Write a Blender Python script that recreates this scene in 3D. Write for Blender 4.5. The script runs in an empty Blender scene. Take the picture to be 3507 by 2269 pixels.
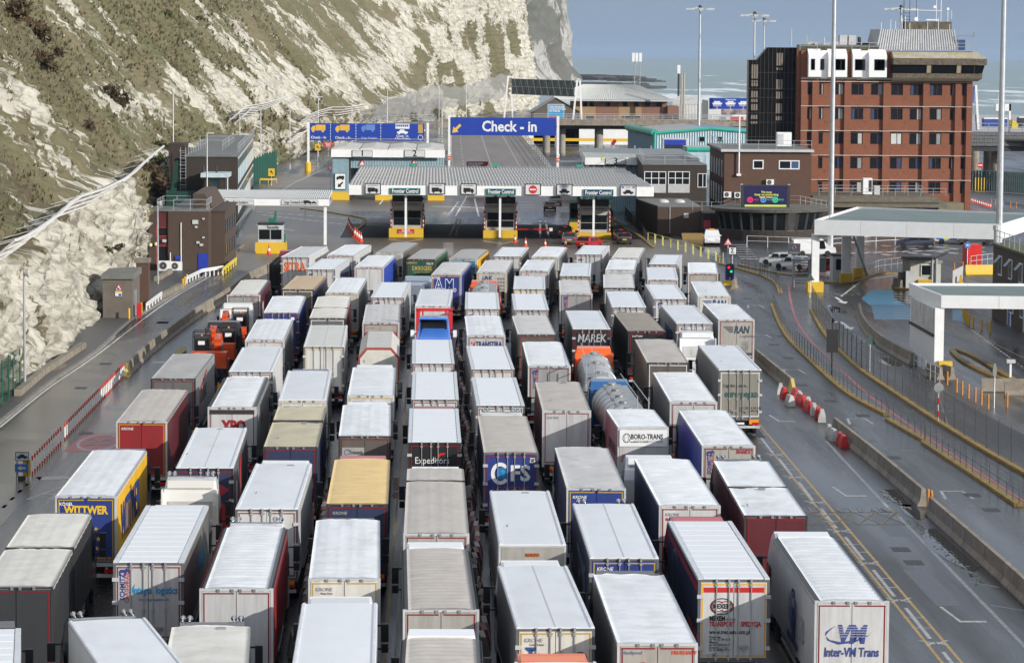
import bpy,math,random
import numpy as np
from mathutils import Vector,Matrix
random.seed(7);rs=np.random.RandomState(11)
SC=bpy.context.scene
COL=SC.collection
R=math.radians
# ---------------------------------------------------------------- camera
FPX,CX,CY,CAMH,VPX,HZY=10400.,1753.5,1134.5,22.5,1480.,185.
pitch=math.atan((CY-HZY)/FPX)
yaw=math.atan((CX-VPX)*math.cos(pitch)/FPX)
roll=R(0.40)
vF=Vector((math.sin(yaw)*math.cos(pitch),math.cos(yaw)*math.cos(pitch),-math.sin(pitch)))
vR0=Vector((math.cos(yaw),-math.sin(yaw),0));vU0=vR0.cross(vF)
vR=vR0*math.cos(roll)+vU0*math.sin(roll);vU=vR.cross(vF)
cd=bpy.data.cameras.new('camera');cam=bpy.data.objects.new('camera',cd);COL.objects.link(cam)
cam.matrix_world=Matrix(((vR.x,vU.x,-vF.x,0),(vR.y,vU.y,-vF.y,0),(vR.z,vU.z,-vF.z,CAMH),(0,0,0,1)))
cd.sensor_width=36;cd.sensor_fit='HORIZONTAL';cd.lens=FPX/3507*36
cd.clip_start=1;cd.clip_end=60000
SC.camera=cam
# ---------------------------------------------------------------- sky and sun
SUN=Vector((.74,-.60,.30)).normalized()          # towards the sun: low, behind the viewer on the right
w=bpy.data.worlds.new('World');SC.world=w;w.use_nodes=True
nt=w.node_tree;nt.nodes.clear()
out=nt.nodes.new('ShaderNodeOutputWorld');bg=nt.nodes.new('ShaderNodeBackground')
sky=nt.nodes.new('ShaderNodeTexSky');sky.sky_type='NISHITA';sky.sun_disc=False
sky.sun_elevation=math.asin(SUN.z);sky.sun_rotation=math.atan2(SUN.x,SUN.y)
sky.air_density=1.0;sky.dust_density=1.0;sky.ozone_density=1.5
bg.inputs['Strength'].default_value=0.12
tc=nt.nodes.new('ShaderNodeTexCoord');sep=nt.nodes.new('ShaderNodeSeparateXYZ')
nt.links.new(tc.outputs['Generated'],sep.inputs[0])
nz=nt.nodes.new('ShaderNodeTexNoise');nz.inputs['Scale'].default_value=4;nz.inputs['Detail'].default_value=5
mp=nt.nodes.new('ShaderNodeMapping');mp.inputs['Scale'].default_value=(1,1,5)
nt.links.new(tc.outputs['Generated'],mp.inputs[0]);nt.links.new(mp.outputs[0],nz.inputs['Vector'])
ad=nt.nodes.new('ShaderNodeMath');ad.operation='MULTIPLY_ADD';ad.inputs[1].default_value=.25;
nt.links.new(nz.outputs['Fac'],ad.inputs[0]);nt.links.new(sep.outputs['Z'],ad.inputs[2])
def ramp(x,stops):
    r=nt.nodes.new('ShaderNodeValToRGB');e=r.color_ramp.elements
    while len(e)< len(stops):e.new(.5)
    for k,(p,c) in enumerate(stops):e[k].position=p;e[k].color=(c,c,c,1) if not isinstance(c,tuple) else c+(1,)
    nt.links.new(x,r.inputs[0]);return r.outputs[0]
# slate-blue shower cloud rings the horizon; above it bright broken cloud with some blue
col=ramp(ad.outputs[0],[(.115,(.305,.40,.52)),(.15,(.295,.375,.525)),(.20,(.30,.37,.50)),(.34,(.56,.60,.67)),(.58,(1.15,1.18,1.24))])
sc_=nt.nodes.new('ShaderNodeVectorMath');sc_.operation='SCALE';sc_.inputs['Scale'].default_value=.84/.12;nt.links.new(col,sc_.inputs[0])
gap=ramp(nz.outputs['Fac'],[(.40,.12),(.62,1.)]);lowf=ramp(sep.outputs['Z'],[(.12,1.),(.35,0.)])
fm=nt.nodes.new('ShaderNodeMath');fm.operation='MAXIMUM';nt.links.new(gap,fm.inputs[0]);nt.links.new(lowf,fm.inputs[1])
mx=nt.nodes.new('ShaderNodeMix');mx.data_type='RGBA'
nt.links.new(fm.outputs[0],mx.inputs['Factor']);nt.links.new(sky.outputs[0],mx.inputs['A']);nt.links.new(sc_.outputs[0],mx.inputs['B'])
nt.links.new(mx.outputs['Result'],bg.inputs['Color']);nt.links.new(bg.outputs[0],out.inputs[0])
sd=bpy.data.lights.new('sun','SUN');sd.energy=4.0;sd.angle=R(.5);sd.color=(1,.95,.87)
so=bpy.data.objects.new('sun',sd);COL.objects.link(so);so.rotation_euler=SUN.to_track_quat('Z','Y').to_euler()
so.location=(0,0,100)
vs=SC.view_settings;vs.view_transform='Standard';vs.look='None';vs.gamma=1;vs.exposure=0.15;vs.use_curve_mapping=False
SC.cycles.max_bounces=8;SC.cycles.diffuse_bounces=3;SC.cycles.glossy_bounces=4;SC.cycles.volume_bounces=0
SC.cycles.use_denoising=True
# ---------------------------------------------------------------- photo-survey helpers
def ray(px,py):return vF*FPX+vR*(px-CX)-vU*(py-CY)
def G(px,py,h=0.):
    d=ray(px,py);t=(h-CAMH)/d.z
    return Vector((d.x*t,d.y*t,h))
def Wp(px,py,Y):
    d=ray(px,py);t=Y/d.y
    return Vector((d.x*t,Y,CAMH+d.z*t))
def rect(l,t,r,b,Y):
    a=Wp(l,(t+b)/2,Y);c=Wp(r,(t+b)/2,Y);m=(l+r)/2
    return a.x,c.x,Wp(m,b,Y).z,Wp(m,t,Y).z
# ---------------------------------------------------------------- materials
_mc={}
def mat(rgb,rough=.55,metal=0.,var=.12,scale=1.5,bump=0.,bscale=8.,stretch=(1,1,1),dirt=0.,dcol=(.12,.11,.10),dscale=.8,spec=.5,coat=0.,rnd=True,emit=0.):
    key=(tuple(rgb),rough,metal,var,scale,bump,bscale,stretch,dirt,dcol,dscale,spec,coat,rnd,emit)
    if key in _mc:return _mc[key]
    m=bpy.data.materials.new('material');m.use_nodes=True;n=m.node_tree;N=n.nodes;L=n.links
    b=N['Principled BSDF'];b.inputs['Roughness'].default_value=rough;b.inputs['Metallic'].default_value=metal
    b.inputs['Specular IOR Level'].default_value=spec;b.inputs['Coat Weight'].default_value=coat
    t=N.new('ShaderNodeTexCoord');vec=t.outputs['Object']
    if rnd:
        oi=N.new('ShaderNodeObjectInfo');mu=N.new('ShaderNodeVectorMath');mu.operation='MULTIPLY_ADD'
        L.new(oi.outputs['Random'],mu.inputs[0]);mu.inputs[1].default_value=(37,91,53);L.new(vec,mu.inputs[2]);vec=mu.outputs[0]
    q=N.new('ShaderNodeMapping');q.inputs['Scale'].default_value=stretch;L.new(vec,q.inputs[0]);vec=q.outputs[0]
    no=N.new('ShaderNodeTexNoise');no.inputs['Scale'].default_value=scale;no.inputs['Detail'].default_value=5;no.inputs['Roughness'].default_value=.6
    L.new(vec,no.inputs['Vector'])
    r1=N.new('ShaderNodeMapRange');r1.inputs['From Min'].default_value=.3;r1.inputs['From Max'].default_value=.7;L.new(no.outputs['Fac'],r1.inputs['Value'])
    mxc=N.new('ShaderNodeMix');mxc.data_type='RGBA';L.new(r1.outputs[0],mxc.inputs['Factor'])
    mxc.inputs['A'].default_value=tuple(c*(1-var) for c in rgb)+(1,);mxc.inputs['B'].default_value=tuple(min(1,c*(1+var*.7)) for c in rgb)+(1,)
    colr=mxc.outputs['Result']
    if dirt> 0:
        n2=N.new('ShaderNodeTexNoise');n2.inputs['Scale'].default_value=dscale;n2.inputs['Detail'].default_value=7;n2.inputs['Roughness'].default_value=.65
        L.new(vec,n2.inputs['Vector']);r2=N.new('ShaderNodeMapRange');r2.inputs['From Min'].default_value=.45;r2.inputs['From Max'].default_value=.78
        r2.inputs['To Max'].default_value=dirt;L.new(n2.outputs['Fac'],r2.inputs['Value'])
        m2=N.new('ShaderNodeMix');m2.data_type='RGBA';L.new(r2.outputs[0],m2.inputs['Factor']);L.new(colr,m2.inputs['A']);m2.inputs['B'].default_value=dcol+(1,)
        colr=m2.outputs['Result']
    L.new(colr,b.inputs['Base Color'])
    if emit:L.new(colr,b.inputs['Emission Color']);b.inputs['Emission Strength'].default_value=emit
    if bump:
        n3=N.new('ShaderNodeTexNoise');n3.inputs['Scale'].default_value=bscale;n3.inputs['Detail'].default_value=4;L.new(vec,n3.inputs['Vector'])
        bp=N.new('ShaderNodeBump');bp.inputs['Strength'].default_value=bump;bp.inputs['Distance'].default_value=.05
        L.new(n3.outputs['Fac'],bp.inputs['Height']);L.new(bp.outputs[0],b.inputs['Normal'])
    _mc[key]=m;return m
def brick(c1,c2,mortar,dirt=.35):
    key=('brick',c1,c2,mortar,dirt)
    if key in _mc:return _mc[key]
    m=bpy.data.materials.new('brickwork');m.use_nodes=True;N=m.node_tree.nodes;L=m.node_tree.links;b=N['Principled BSDF']
    b.inputs['Roughness'].default_value=.85
    t=N.new('ShaderNodeTexCoord');s=N.new('ShaderNodeSeparateXYZ');L.new(t.outputs['Object'],s.inputs[0])
    a=N.new('ShaderNodeMath');a.operation='ADD';L.new(s.outputs['X'],a.inputs[0]);L.new(s.outputs['Y'],a.inputs[1])
    c=N.new('ShaderNodeCombineXYZ');L.new(a.outputs[0],c.inputs['X']);L.new(s.outputs['Z'],c.inputs['Y'])
    br=N.new('ShaderNodeTexBrick');br.inputs['Scale'].default_value=1;br.inputs['Brick Width'].default_value=.23;br.inputs['Row Height'].default_value=.085
    br.inputs['Mortar Size'].default_value=.012;br.inputs['Color1'].default_value=c1+(1,);br.inputs['Color2'].default_value=c2+(1,);br.inputs['Mortar'].default_value=mortar+(1,)
    br.inputs['Bias'].default_value=-.1;L.new(c.outputs[0],br.inputs['Vector'])
    no=N.new('ShaderNodeTexNoise');no.inputs['Scale'].default_value=.7;no.inputs['Detail'].default_value=8;no.inputs['Roughness'].default_value=.7;L.new(t.outputs['Object'],no.inputs['Vector'])
    r2=N.new('ShaderNodeMapRange');r2.inputs['From Min'].default_value=.42;r2.inputs['From Max'].default_value=.75;r2.inputs['To Max'].default_value=dirt;L.new(no.outputs['Fac'],r2.inputs['Value'])
    mx_=N.new('ShaderNodeMix');mx_.data_type='RGBA';L.new(r2.outputs[0],mx_.inputs['Factor']);L.new(br.outputs['Color'],mx_.inputs['A']);mx_.inputs['B'].default_value=(.06,.045,.038,1)
    L.new(mx_.outputs['Result'],b.inputs['Base Color']);_mc[key]=m;return m
def glass(rgb=(.010,.012,.014),rough=.12,spec=.16):
    return mat(rgb,rough,0,.25,.6,spec=spec)
K=dict(
 steel=mat((.42,.43,.44),.4,.7,.15,3),galv=mat((.50,.52,.54),.45,.6,.12,2),black=mat((.02,.02,.021),.5),rubber=mat((.016,.016,.017),.8),
 dark=mat((.028,.028,.03),.6,dirt=.3,dcol=(.06,.056,.05)),white=mat((.78,.79,.80),.4,var=.05,dirt=.25,dcol=(.45,.43,.38)),chrome=mat((.75,.76,.78),.15,1),
 yellow=mat((.72,.46,.03),.5,dirt=.4,dcol=(.25,.17,.05),dscale=1.5),red=mat((.55,.025,.025),.45),orange=mat((.75,.13,.02),.4),
 conc=mat((.27,.235,.185),.85,var=.25,dirt=.75,dcol=(.085,.075,.055),bump=.3,bscale=5,dscale=.7),concd=mat((.22,.20,.17),.9,var=.25,dirt=.6,dcol=(.06,.06,.05),bump=.3,bscale=9),
 glass=glass(),cabglass=glass((.012,.014,.016),.05),pane=glass((.014,.017,.021),.1,.22),green=mat((.01,.12,.07),.5),blue=mat((.02,.05,.33),.45),amber=mat((.8,.28,.02),.4),
 mid=mat((.12,.12,.125),.5,dirt=.3),rail=mat((.15,.155,.16),.45,.5),redlamp=mat((.5,.01,.01),.3),grey=mat((.25,.26,.27),.5,dirt=.3),lgrey=mat((.5,.51,.52),.5,dirt=.25,dcol=(.3,.29,.27)),roofgrey=mat((.16,.165,.16),.7,dirt=.7,dcol=(.07,.075,.05),dscale=.5,bump=.2),
)
# ---------------------------------------------------------------- mesh builder
class MB:
    def __init__(s):s.v=[];s.f=[];s.m=[]
    def add(s,vs,fs,m=0):
        o=len(s.v);s.v += [tuple(p) for p in vs];s.f += [tuple(i+o for i in f) for f in fs];s.m += [m]*len(fs);return s
    def box(s,x0,x1,y0,y1,z0,z1,m=0):
        return s.add([(x0,y0,z0),(x1,y0,z0),(x1,y1,z0),(x0,y1,z0),(x0,y0,z1),(x1,y0,z1),(x1,y1,z1),(x0,y1,z1)],
            [(3,2,1,0),(4,5,6,7),(0,1,5,4),(1,2,6,5),(2,3,7,6),(3,0,4,7)],m)
    def prism(s,poly,z0,z1,m=0):                     # horizontal outline, counter-clockwise, extruded upwards
        n=len(poly);v=[(p[0],p[1],z0) for p in poly]+[(p[0],p[1],z1) for p in poly]
        return s.add(v,[tuple(range(n-1,-1,-1)),tuple(range(n,2*n))]+[(i,(i+1) % n,n+(i+1) % n,n+i) for i in range(n)],m)
    def vprism(s,poly,y0,y1,m=0):                    # outline in x,z extruded along y
        n=len(poly);v=[(p[0],y0,p[1]) for p in poly]+[(p[0],y1,p[1]) for p in poly]
        return s.add(v,[tuple(range(n)),tuple(range(2*n-1,n-1,-1))]+[(n+i,n+(i+1) % n,(i+1) % n,i) for i in range(n)],m)
    def profile(s,pts,m=0):                            # side outline (y, z, half width) mirrored across x
        n=len(pts);v=[(-p[2],p[0],p[1]) for p in pts]+[(p[2],p[0],p[1]) for p in pts]
        return s.add(v,[tuple(range(n)),tuple(range(2*n-1,n-1,-1))]+[(n+i,n+(i+1) % n,(i+1) % n,i) for i in range(n)],m)
    def tube(s,p,q,r,n=6,m=0,r2=None):
        p=Vector(p);q=Vector(q);d=(q-p)
        if d.length< 1e-6:return s
        d.normalize();a=d.orthogonal().normalized();b=d.cross(a);r2=r if r2 is None else r2;v=[]
        for c,rr in ((p,r),(q,r2)):
            for i in range(n):t=2*math.pi*i/n;v.append(c+a*math.cos(t)*rr+b*math.sin(t)*rr)
        return s.add(v,[(i,(i+1) % n,n+(i+1) % n,n+i) for i in range(n)]+[tuple(range(n-1,-1,-1)),tuple(range(n,2*n))],m)
    def bar(s,p,q,wx,wz,m=0):                       # rectangular bar between two points
        p=Vector(p);q=Vector(q);d=(q-p).normalized();up=Vector((0,0,1)) if abs(d.z)< .95 else Vector((0,1,0))
        a=d.cross(up).normalized()*wx/2;b=a.cross(d).normalized()*wz/2
        v=[c+u for c in (p,q) for u in (-a-b,a-b,a+b,-a+b)]
        return s.add(v,[(3,2,1,0),(4,5,6,7),(0,1,5,4),(1,2,6,5),(2,3,7,6),(3,0,4,7)],m)
    def lathe(s,prof,n=12,c=(0,0,0),axis='z',m=0):
        v=[];k=len(prof)
        for i in range(n):
            t=2*math.pi*i/n
            for r,z in prof:
                a=(r*math.cos(t),r*math.sin(t),z)
                if axis == 'x':a=(z,a[0],a[1])
                if axis == 'y':a=(a[0],z,-a[1])
                v.append((a[0]+c[0],a[1]+c[1],a[2]+c[2]))
        f=[(i*k+j,((i+1) % n)*k+j,((i+1) % n)*k+j+1,i*k+j+1) for i in range(n) for j in range(k-1)]
        f += [tuple(i*k for i in range(n-1,-1,-1)),tuple(i*k+k-1 for i in range(n))]
        return s.add(v,f,m)
    def disc(s,x,z,r,y,n=20,m=0,rx=None,t=.01):
        rx=rx or r;return s.vprism([(x+rx*math.cos(2*math.pi*i/n),z+r*math.sin(2*math.pi*i/n)) for i in range(n)],y,y+t,m)
    def ring(s,x,z,r,wd,y,n=28,m=0,rx=None,a0=0.,a1=2*math.pi,t=.01):
        rx=rx or r;v=[];full=a1-a0> 6.28;k=n if full else n+1
        for i in range(k):
            a=a0+(a1-a0)*i/n
            for dr in (0,-wd):v.append((x+(rx+dr)*math.cos(a),y,z+(r+dr)*math.sin(a)))
        return s.add(v,[(2*i,(2*i+2) % (2*k),(2*i+3) % (2*k),2*i+1) for i in range(n)],m)
    def mesh(s,name,mats,off=(0,0,0),smooth=False):
        me=bpy.data.meshes.new(name)
        me.from_pydata([(a-off[0],b-off[1],c-off[2]) for a,b,c in s.v],[],s.f)
        for q in (mats if isinstance(mats,(list,tuple)) else [mats]):me.materials.append(q)
        if len(me.materials)> 1:me.polygons.foreach_set('material_index',s.m)
        if smooth:me.polygons.foreach_set('use_smooth',[True]*len(me.polygons))
        me.update();return me
def tag(o,label=None,cat=None,group=None,kind=None):
    if label:o['label']=label
    if cat:o['category']=cat
    if group:o['group']=group
    if kind:o['kind']=kind
    return o
def link(name,me,parent=None):
    o=bpy.data.objects.new(name,me);COL.objects.link(o)
    if parent:o.parent=parent
    return o
class Thing:
    """An Empty at the base of a thing; world=True parts are given in world metres, else in the thing's own frame."""
    def __init__(s,name,label,cat,loc=(0,0,0),rz=0.,group=None,world=True):
        s.e=bpy.data.objects.new(name,None);COL.objects.link(s.e);s.e.location=loc;s.e.rotation_euler=(0,0,rz)
        s.e.empty_display_size=.3;s.off=tuple(loc) if world else (0,0,0);tag(s.e,label,cat,group)
    def part(s,name,mb,mats,under=None,smooth=False,label=None,kind=None):
        o=link(name,mb.mesh(name,mats,s.off,smooth),under or s.e)
        if label:o['label']=label
        if kind:o['kind']=kind
        return o
    def put(s,name,me,loc=(0,0,0),rz=0.,under=None,rot=None,scale=None):    # shared mesh placed in the thing's frame
        o=link(name,me,under or s.e);o.location=[a-b for a,b in zip(loc,s.off)];o.rotation_euler=rot or (0,0,rz)
        if scale:o.scale=scale
        return o
def single(name,mb,mats,label,cat,group=None,loc=(0,0,0),smooth=False):
    o=link(name,mb.mesh(name,mats,loc,smooth));o.location=loc;return tag(o,label,cat,group)
def struct(name,mb,mats,smooth=False):
    return tag(link(name,mb.mesh(name,mats,(0,0,0),smooth)),kind='structure')
def dup(root,loc,rz=0.,label=None,group=None):
    r=root.copy();COL.objects.link(r);r.location=loc;r.rotation_euler=(0,0,rz)
    if label:r['label']=label
    if group:r['group']=group
    for ch in list(root.children):
        c=ch.copy();COL.objects.link(c);c.parent=r
        for g in ch.children:
            d=g.copy();COL.objects.link(d);d.parent=c
    return r
# ---------------------------------------------------------------- lettering (flat print)
_tc={}
def text_mesh(s,size,bold=0.,align='CENTER',shear=0.,squeeze=1.,ext=.004):
    key=(s,size,bold,align,shear,squeeze)
    if key in _tc:return _tc[key]
    c=bpy.data.curves.new('lettering','FONT');c.body=s;c.size=size*1.38;c.align_x=align;c.align_y='CENTER';c.offset=bold*size;c.shear=shear
    c.resolution_u=2;c.extrude=ext
    o=bpy.data.objects.new('t',c);me=bpy.data.meshes.new_from_object(o);bpy.data.objects.remove(o)
    if squeeze != 1:me.transform(Matrix.Diagonal((squeeze,1,1,1)))
    _tc[key]=me;return me
def letters(t,s,size,loc,col,bold=.02,align='CENTER',shear=0.,squeeze=1.,under=None,face='back',spin=0.,name='lettering',fit=None):
    """print s on a plane: face 'back' looks to -Y, 'right' to +X, 'left' to -X, 'up' lies on the ground and reads from -Y"""
    me=text_mesh(s,size,bold,align,shear,squeeze).copy();me.materials.clear();me.materials.append(col)
    if fit:
        xs=[v.co.x for v in me.vertices];k=fit/max(1e-3,max(xs)-min(xs));me.transform(Matrix.Diagonal((k,1,1,1)))
    m=Matrix.Rotation(spin,4,'Z')
    if face != 'up':m=Matrix.Rotation(R(90),4,'X') @ m
    if face == 'right':m=Matrix.Rotation(R(90),4,'Z') @ m
    if face == 'left':m=Matrix.Rotation(R(-90),4,'Z') @ m
    me.transform(m)
    if isinstance(t,Thing):o=link(name,me,under or t.e);o.location=[a-b for a,b in zip(loc,t.off)]
    else:o=link(name,me,under);o.location=loc
    return o
_pc={}
def flat(rgb,rough=.45):
    return mat(tuple(rgb),rough,0,.08,2.)
# ---------------------------------------------------------------- 2-D noise
def _h(ix,iy,sd):
    n=(ix.astype(np.int64)*374761393+iy.astype(np.int64)*668265263+sd*974711) & 0x7fffffff
    n=((n ^ (n >> 13))*1274126177) & 0x7fffffff
    return ((n ^ (n >> 16)) & 0xffff)/65535.
def vn(x,y,sd=0):
    x=np.asarray(x,float);y=np.asarray(y,float);ix=np.floor(x);iy=np.floor(y);fx=x-ix;fy=y-iy
    fx=fx*fx*fx*(fx*(fx*6-15)+10);fy=fy*fy*fy*(fy*(fy*6-15)+10)
    a=_h(ix,iy,sd);b=_h(ix+1,iy,sd);c=_h(ix,iy+1,sd);d=_h(ix+1,iy+1,sd)
    return (a+(b-a)*fx)*(1-fy)+(c+(d-c)*fx)*fy
def fbm(x,y,sd=0,o=4,g=.5):
    s=0;a=1;t=0
    for i in range(o):s=s+a*vn(x*2 ** i+17.3*i,y*2 ** i+9.1*i,sd+i);t += a;a *= g
    return s/t
def smooth(a,b,x):t=np.clip((x-a)/(b-a),0,1);return t*t*(3-2*t)

# ================================================================ ground, sea, cliffs
def ground_mat():
    m=bpy.data.materials.new('wet_asphalt');m.use_nodes=True;N=m.node_tree.nodes;L=m.node_tree.links;b=N['Principled BSDF']
    t=N.new('ShaderNodeTexCoord')
    def noise(sc,det,st=(1,1,1)):
        q=N.new('ShaderNodeMapping');q.inputs['Scale'].default_value=st;L.new(t.outputs['Object'],q.inputs[0])
        n=N.new('ShaderNodeTexNoise');n.inputs['Scale'].default_value=sc;n.inputs['Detail'].default_value=det;n.inputs['Roughness'].default_value=.6;L.new(q.outputs[0],n.inputs['Vector']);return n.outputs['Fac']
    def rng(f,a,c,x,y):
        r=N.new('ShaderNodeMapRange');r.inputs['From Min'].default_value=a;r.inputs['From Max'].default_value=c;r.inputs['To Min'].default_value=x;r.inputs['To Max'].default_value=y;L.new(f,r.inputs['Value']);return r.outputs[0]
    def mixc(f,A,B):
        x=N.new('ShaderNodeMix');x.data_type='RGBA';L.new(f,x.inputs['Factor'])
        for s,v in (('A',A),('B',B)):
            if isinstance(v,tuple):x.inputs[s].default_value=v+(1,)
            else:L.new(v,x.inputs[s])
        return x.outputs['Result']
    big=noise(.09,4,(1,.10,1));mid=noise(.6,6,(1,.07,1));fine=noise(9,4,(1,.3,1))
    c=mixc(rng(big,.35,.65,0,1),(.019,.020,.022),(.034,.034,.035))
    c=mixc(rng(mid,.45,.75,0,.6),c,(.018,.018,.019))
    trk=noise(1.1,4,(1,.006,1));c=mixc(rng(trk,.5,.68,0,.55),c,(.014,.014,.015));c=mixc(rng(fine,.3,.7,0,.30),c,(.058,.057,.056))
    L.new(c,b.inputs['Base Color'])
    wet=noise(.22,5,(1,.08,1));r=rng(wet,.38,.62,.46,.12);L.new(r,b.inputs['Roughness'])
    bp=N.new('ShaderNodeBump');bp.inputs['Strength'].default_value=.25;bp.inputs['Distance'].default_value=.02
    L.new(rng(fine,.2,.8,0,1),bp.inputs['Height']);L.new(bp.outputs[0],b.inputs['Normal'])
    return m
M_ASPH=ground_mat()
g=MB();g.add([(-75,40,0),(330,40,0),(330,1010,0),(140,1010,0),(60,1240,0),(-75,1240,0)],[(0,1,2,3,4,5)])
struct('ground',g,M_ASPH)
q=MB();q.box(-75,330,1010.1,1010.6,-6,.8);struct('quay_wall',q,K['conc'])
def sea_mat():
    m=bpy.data.materials.new('sea_water');m.use_nodes=True;N=m.node_tree.nodes;L=m.node_tree.links;b=N['Principled BSDF']
    t=N.new('ShaderNodeTexCoord');b.inputs['Roughness'].default_value=.35;b.inputs['IOR'].default_value=1.33
    def noise(sc,det,st):
        q=N.new('ShaderNodeMapping');q.inputs['Scale'].default_value=st;L.new(t.outputs['Object'],q.inputs[0])
        n=N.new('ShaderNodeTexNoise');n.inputs['Scale'].default_value=sc;n.inputs['Detail'].default_value=det;n.inputs['Roughness'].default_value=.65;L.new(q.outputs[0],n.inputs['Vector']);return n.outputs['Fac']
    s=N.new('ShaderNodeSeparateXYZ');L.new(t.outputs['Object'],s.inputs[0])
    # surf builds up towards the shore: less of it further out
    nr=N.new('ShaderNodeMapRange');nr.inputs['From Min'].default_value=1100;nr.inputs['From Max'].default_value=5200;nr.inputs['To Min'].default_value=.47;nr.inputs['To Max'].default_value=.66;L.new(s.outputs['Y'],nr.inputs['Value'])
    f=N.new('ShaderNodeMath');f.operation='SUBTRACT';L.new(noise(.02,8,(1,.12,1)),f.inputs[0]);L.new(nr.outputs[0],f.inputs[1])
    fr=N.new('ShaderNodeMapRange');fr.inputs['From Min'].default_value=0;fr.inputs['From Max'].default_value=.07;L.new(f.outputs[0],fr.inputs['Value'])
    c0=N.new('ShaderNodeMix');c0.data_type='RGBA';L.new(noise(.004,4,(1,.3,1)),c0.inputs['Factor']);c0.inputs['A'].default_value=(.18,.255,.255,1);c0.inputs['B'].default_value=(.25,.325,.315,1)
    c=N.new('ShaderNodeMix');c.data_type='RGBA';L.new(fr.outputs[0],c.inputs['Factor']);L.new(c0.outputs['Result'],c.inputs['A']);c.inputs['B'].default_value=(.8,.82,.82,1)
    L.new(c.outputs['Result'],b.inputs['Base Color'])
    bp=N.new('ShaderNodeBump');bp.inputs['Strength'].default_value=.9;bp.inputs['Distance'].default_value=1.2
    L.new(noise(.05,7,(1,.4,1)),bp.inputs['Height']);L.new(bp.outputs[0],b.inputs['Normal']);return m
se=MB();se.add([(-9000,900,-4),(22000,900,-4),(22000,45000,-4),(-9000,45000,-4)],[(0,1,2,3)]);struct('sea',se,sea_mat())

def cliff_mat(name,chalk1,chalk2,grass,haze=False):
    m=bpy.data.materials.new(name);m.use_nodes=True;N=m.node_tree.nodes;L=m.node_tree.links;b=N['Principled BSDF']
    b.inputs['Roughness'].default_value=.92;b.inputs['Specular IOR Level'].default_value=.15
    uv=N.new('ShaderNodeAttribute');uv.attribute_name='flow'
    at=N.new('ShaderNodeAttribute');at.attribute_name='chalk'
    t=N.new('ShaderNodeTexCoord')
    def noise(sc,det,st=(1,1,1),v=None,ro=.65):
        q=N.new('ShaderNodeMapping');q.inputs['Scale'].default_value=st;L.new(v or uv.outputs['Vector'],q.inputs[0])
        n=N.new('ShaderNodeTexNoise');n.inputs['Scale'].default_value=sc;n.inputs['Detail'].default_value=det;n.inputs['Roughness'].default_value=ro;L.new(q.outputs[0],n.inputs['Vector']);return n.outputs['Fac']
    def rng(f,a,c,x=0.,y=1.):
        r=N.new('ShaderNodeMapRange');r.inputs['From Min'].default_value=a;r.inputs['From Max'].default_value=c;r.inputs['To Min'].default_value=x;r.inputs['To Max'].default_value=y;L.new(f,r.inputs['Value']);return r.outputs[0]
    def mixc(f,A,B):
        x=N.new('ShaderNodeMix');x.data_type='RGBA';L.new(f,x.inputs['Factor'])
        for s,v in (('A',A),('B',B)):
            if isinstance(v,tuple):x.inputs[s].default_value=v+(1,)
            else:L.new(v,x.inputs[s])
        return x.outputs['Result']
    st=(1,.36,1)
    n1=noise(.40,10,st,ro=.76)
    a=N.new('ShaderNodeMath');a.operation='MULTIPLY_ADD';L.new(n1,a.inputs[0]);a.inputs[1].default_value=5.0;L.new(at.outputs['Fac'],a.inputs[2])
    fac=rng(a.outputs[0],2.78,2.92)
    ck=mixc(rng(noise(.35,7,(1,.35,1)),.35,.7),chalk1,chalk2)
    ck=mixc(rng(noise(1.1,8,(1,.3,1),ro=.72),.5,.66,0,.75),ck,(.22,.20,.155)) ;ck=mixc(rng(noise(.13,5,(1,.5,1)),.55,.75,0,.6),ck,(.26,.25,.225))
    g1,g2,g3=grass
    gr=mixc(rng(noise(.09,5,(1,.45,1)),.38,.62),g1,g2)
    gr=mixc(rng(noise(2.2,7,(1,.35,1)),.42,.75,0,.75),gr,g3)
    gr=mixc(rng(noise(.22,6,(1,.3,1)),.6,.74,0,.8),gr,(.075,.045,.03))
    sy=N.new('ShaderNodeSeparateXYZ');L.new(t.outputs['Object'],sy.inputs[0]);br_=N.new('ShaderNodeMath');br_.operation='MULTIPLY';L.new(rng(sy.outputs['Y'],480,250),br_.inputs[0]);L.new(rng(noise(.12,7,(1,.2,1),ro=.7),.46,.60,0,.65),br_.inputs[1]);gr=mixc(br_.outputs[0],gr,(.085,.06,.042));vo=N.new('ShaderNodeTexVoronoi');vo.feature='DISTANCE_TO_EDGE';vo.inputs['Scale'].default_value=.34;wq=N.new('ShaderNodeMapping');wq.inputs['Scale'].default_value=(1,.55,1);wn=N.new('ShaderNodeTexNoise');wn.inputs['Scale'].default_value=.5;wn.inputs['Detail'].default_value=6;L.new(uv.outputs['Vector'],wn.inputs['Vector']);wa=N.new('ShaderNodeVectorMath');wa.operation='MULTIPLY_ADD';wa.inputs[1].default_value=(4,4,0);L.new(wn.outputs['Color'],wa.inputs[0]);L.new(uv.outputs['Vector'],wa.inputs[2]);L.new(wa.outputs[0],wq.inputs[0]);L.new(wq.outputs[0],vo.inputs['Vector']);ck=mixc(rng(vo.outputs['Distance'],.0,.07,.7,0),ck,(.20,.185,.15));c=mixc(fac,gr,ck);L.new(c,b.inputs['Base Color'])
    bp=N.new('ShaderNodeBump');bp.inputs['Strength'].default_value=1.;bp.inputs['Distance'].default_value=.6
    L.new(noise(1.3,8,(1,.5,1)),bp.inputs['Height']);L.new(bp.outputs[0],b.inputs['Normal']);return m
GRASS=((.178,.152,.094),(.112,.118,.06),(.24,.212,.145))
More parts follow.
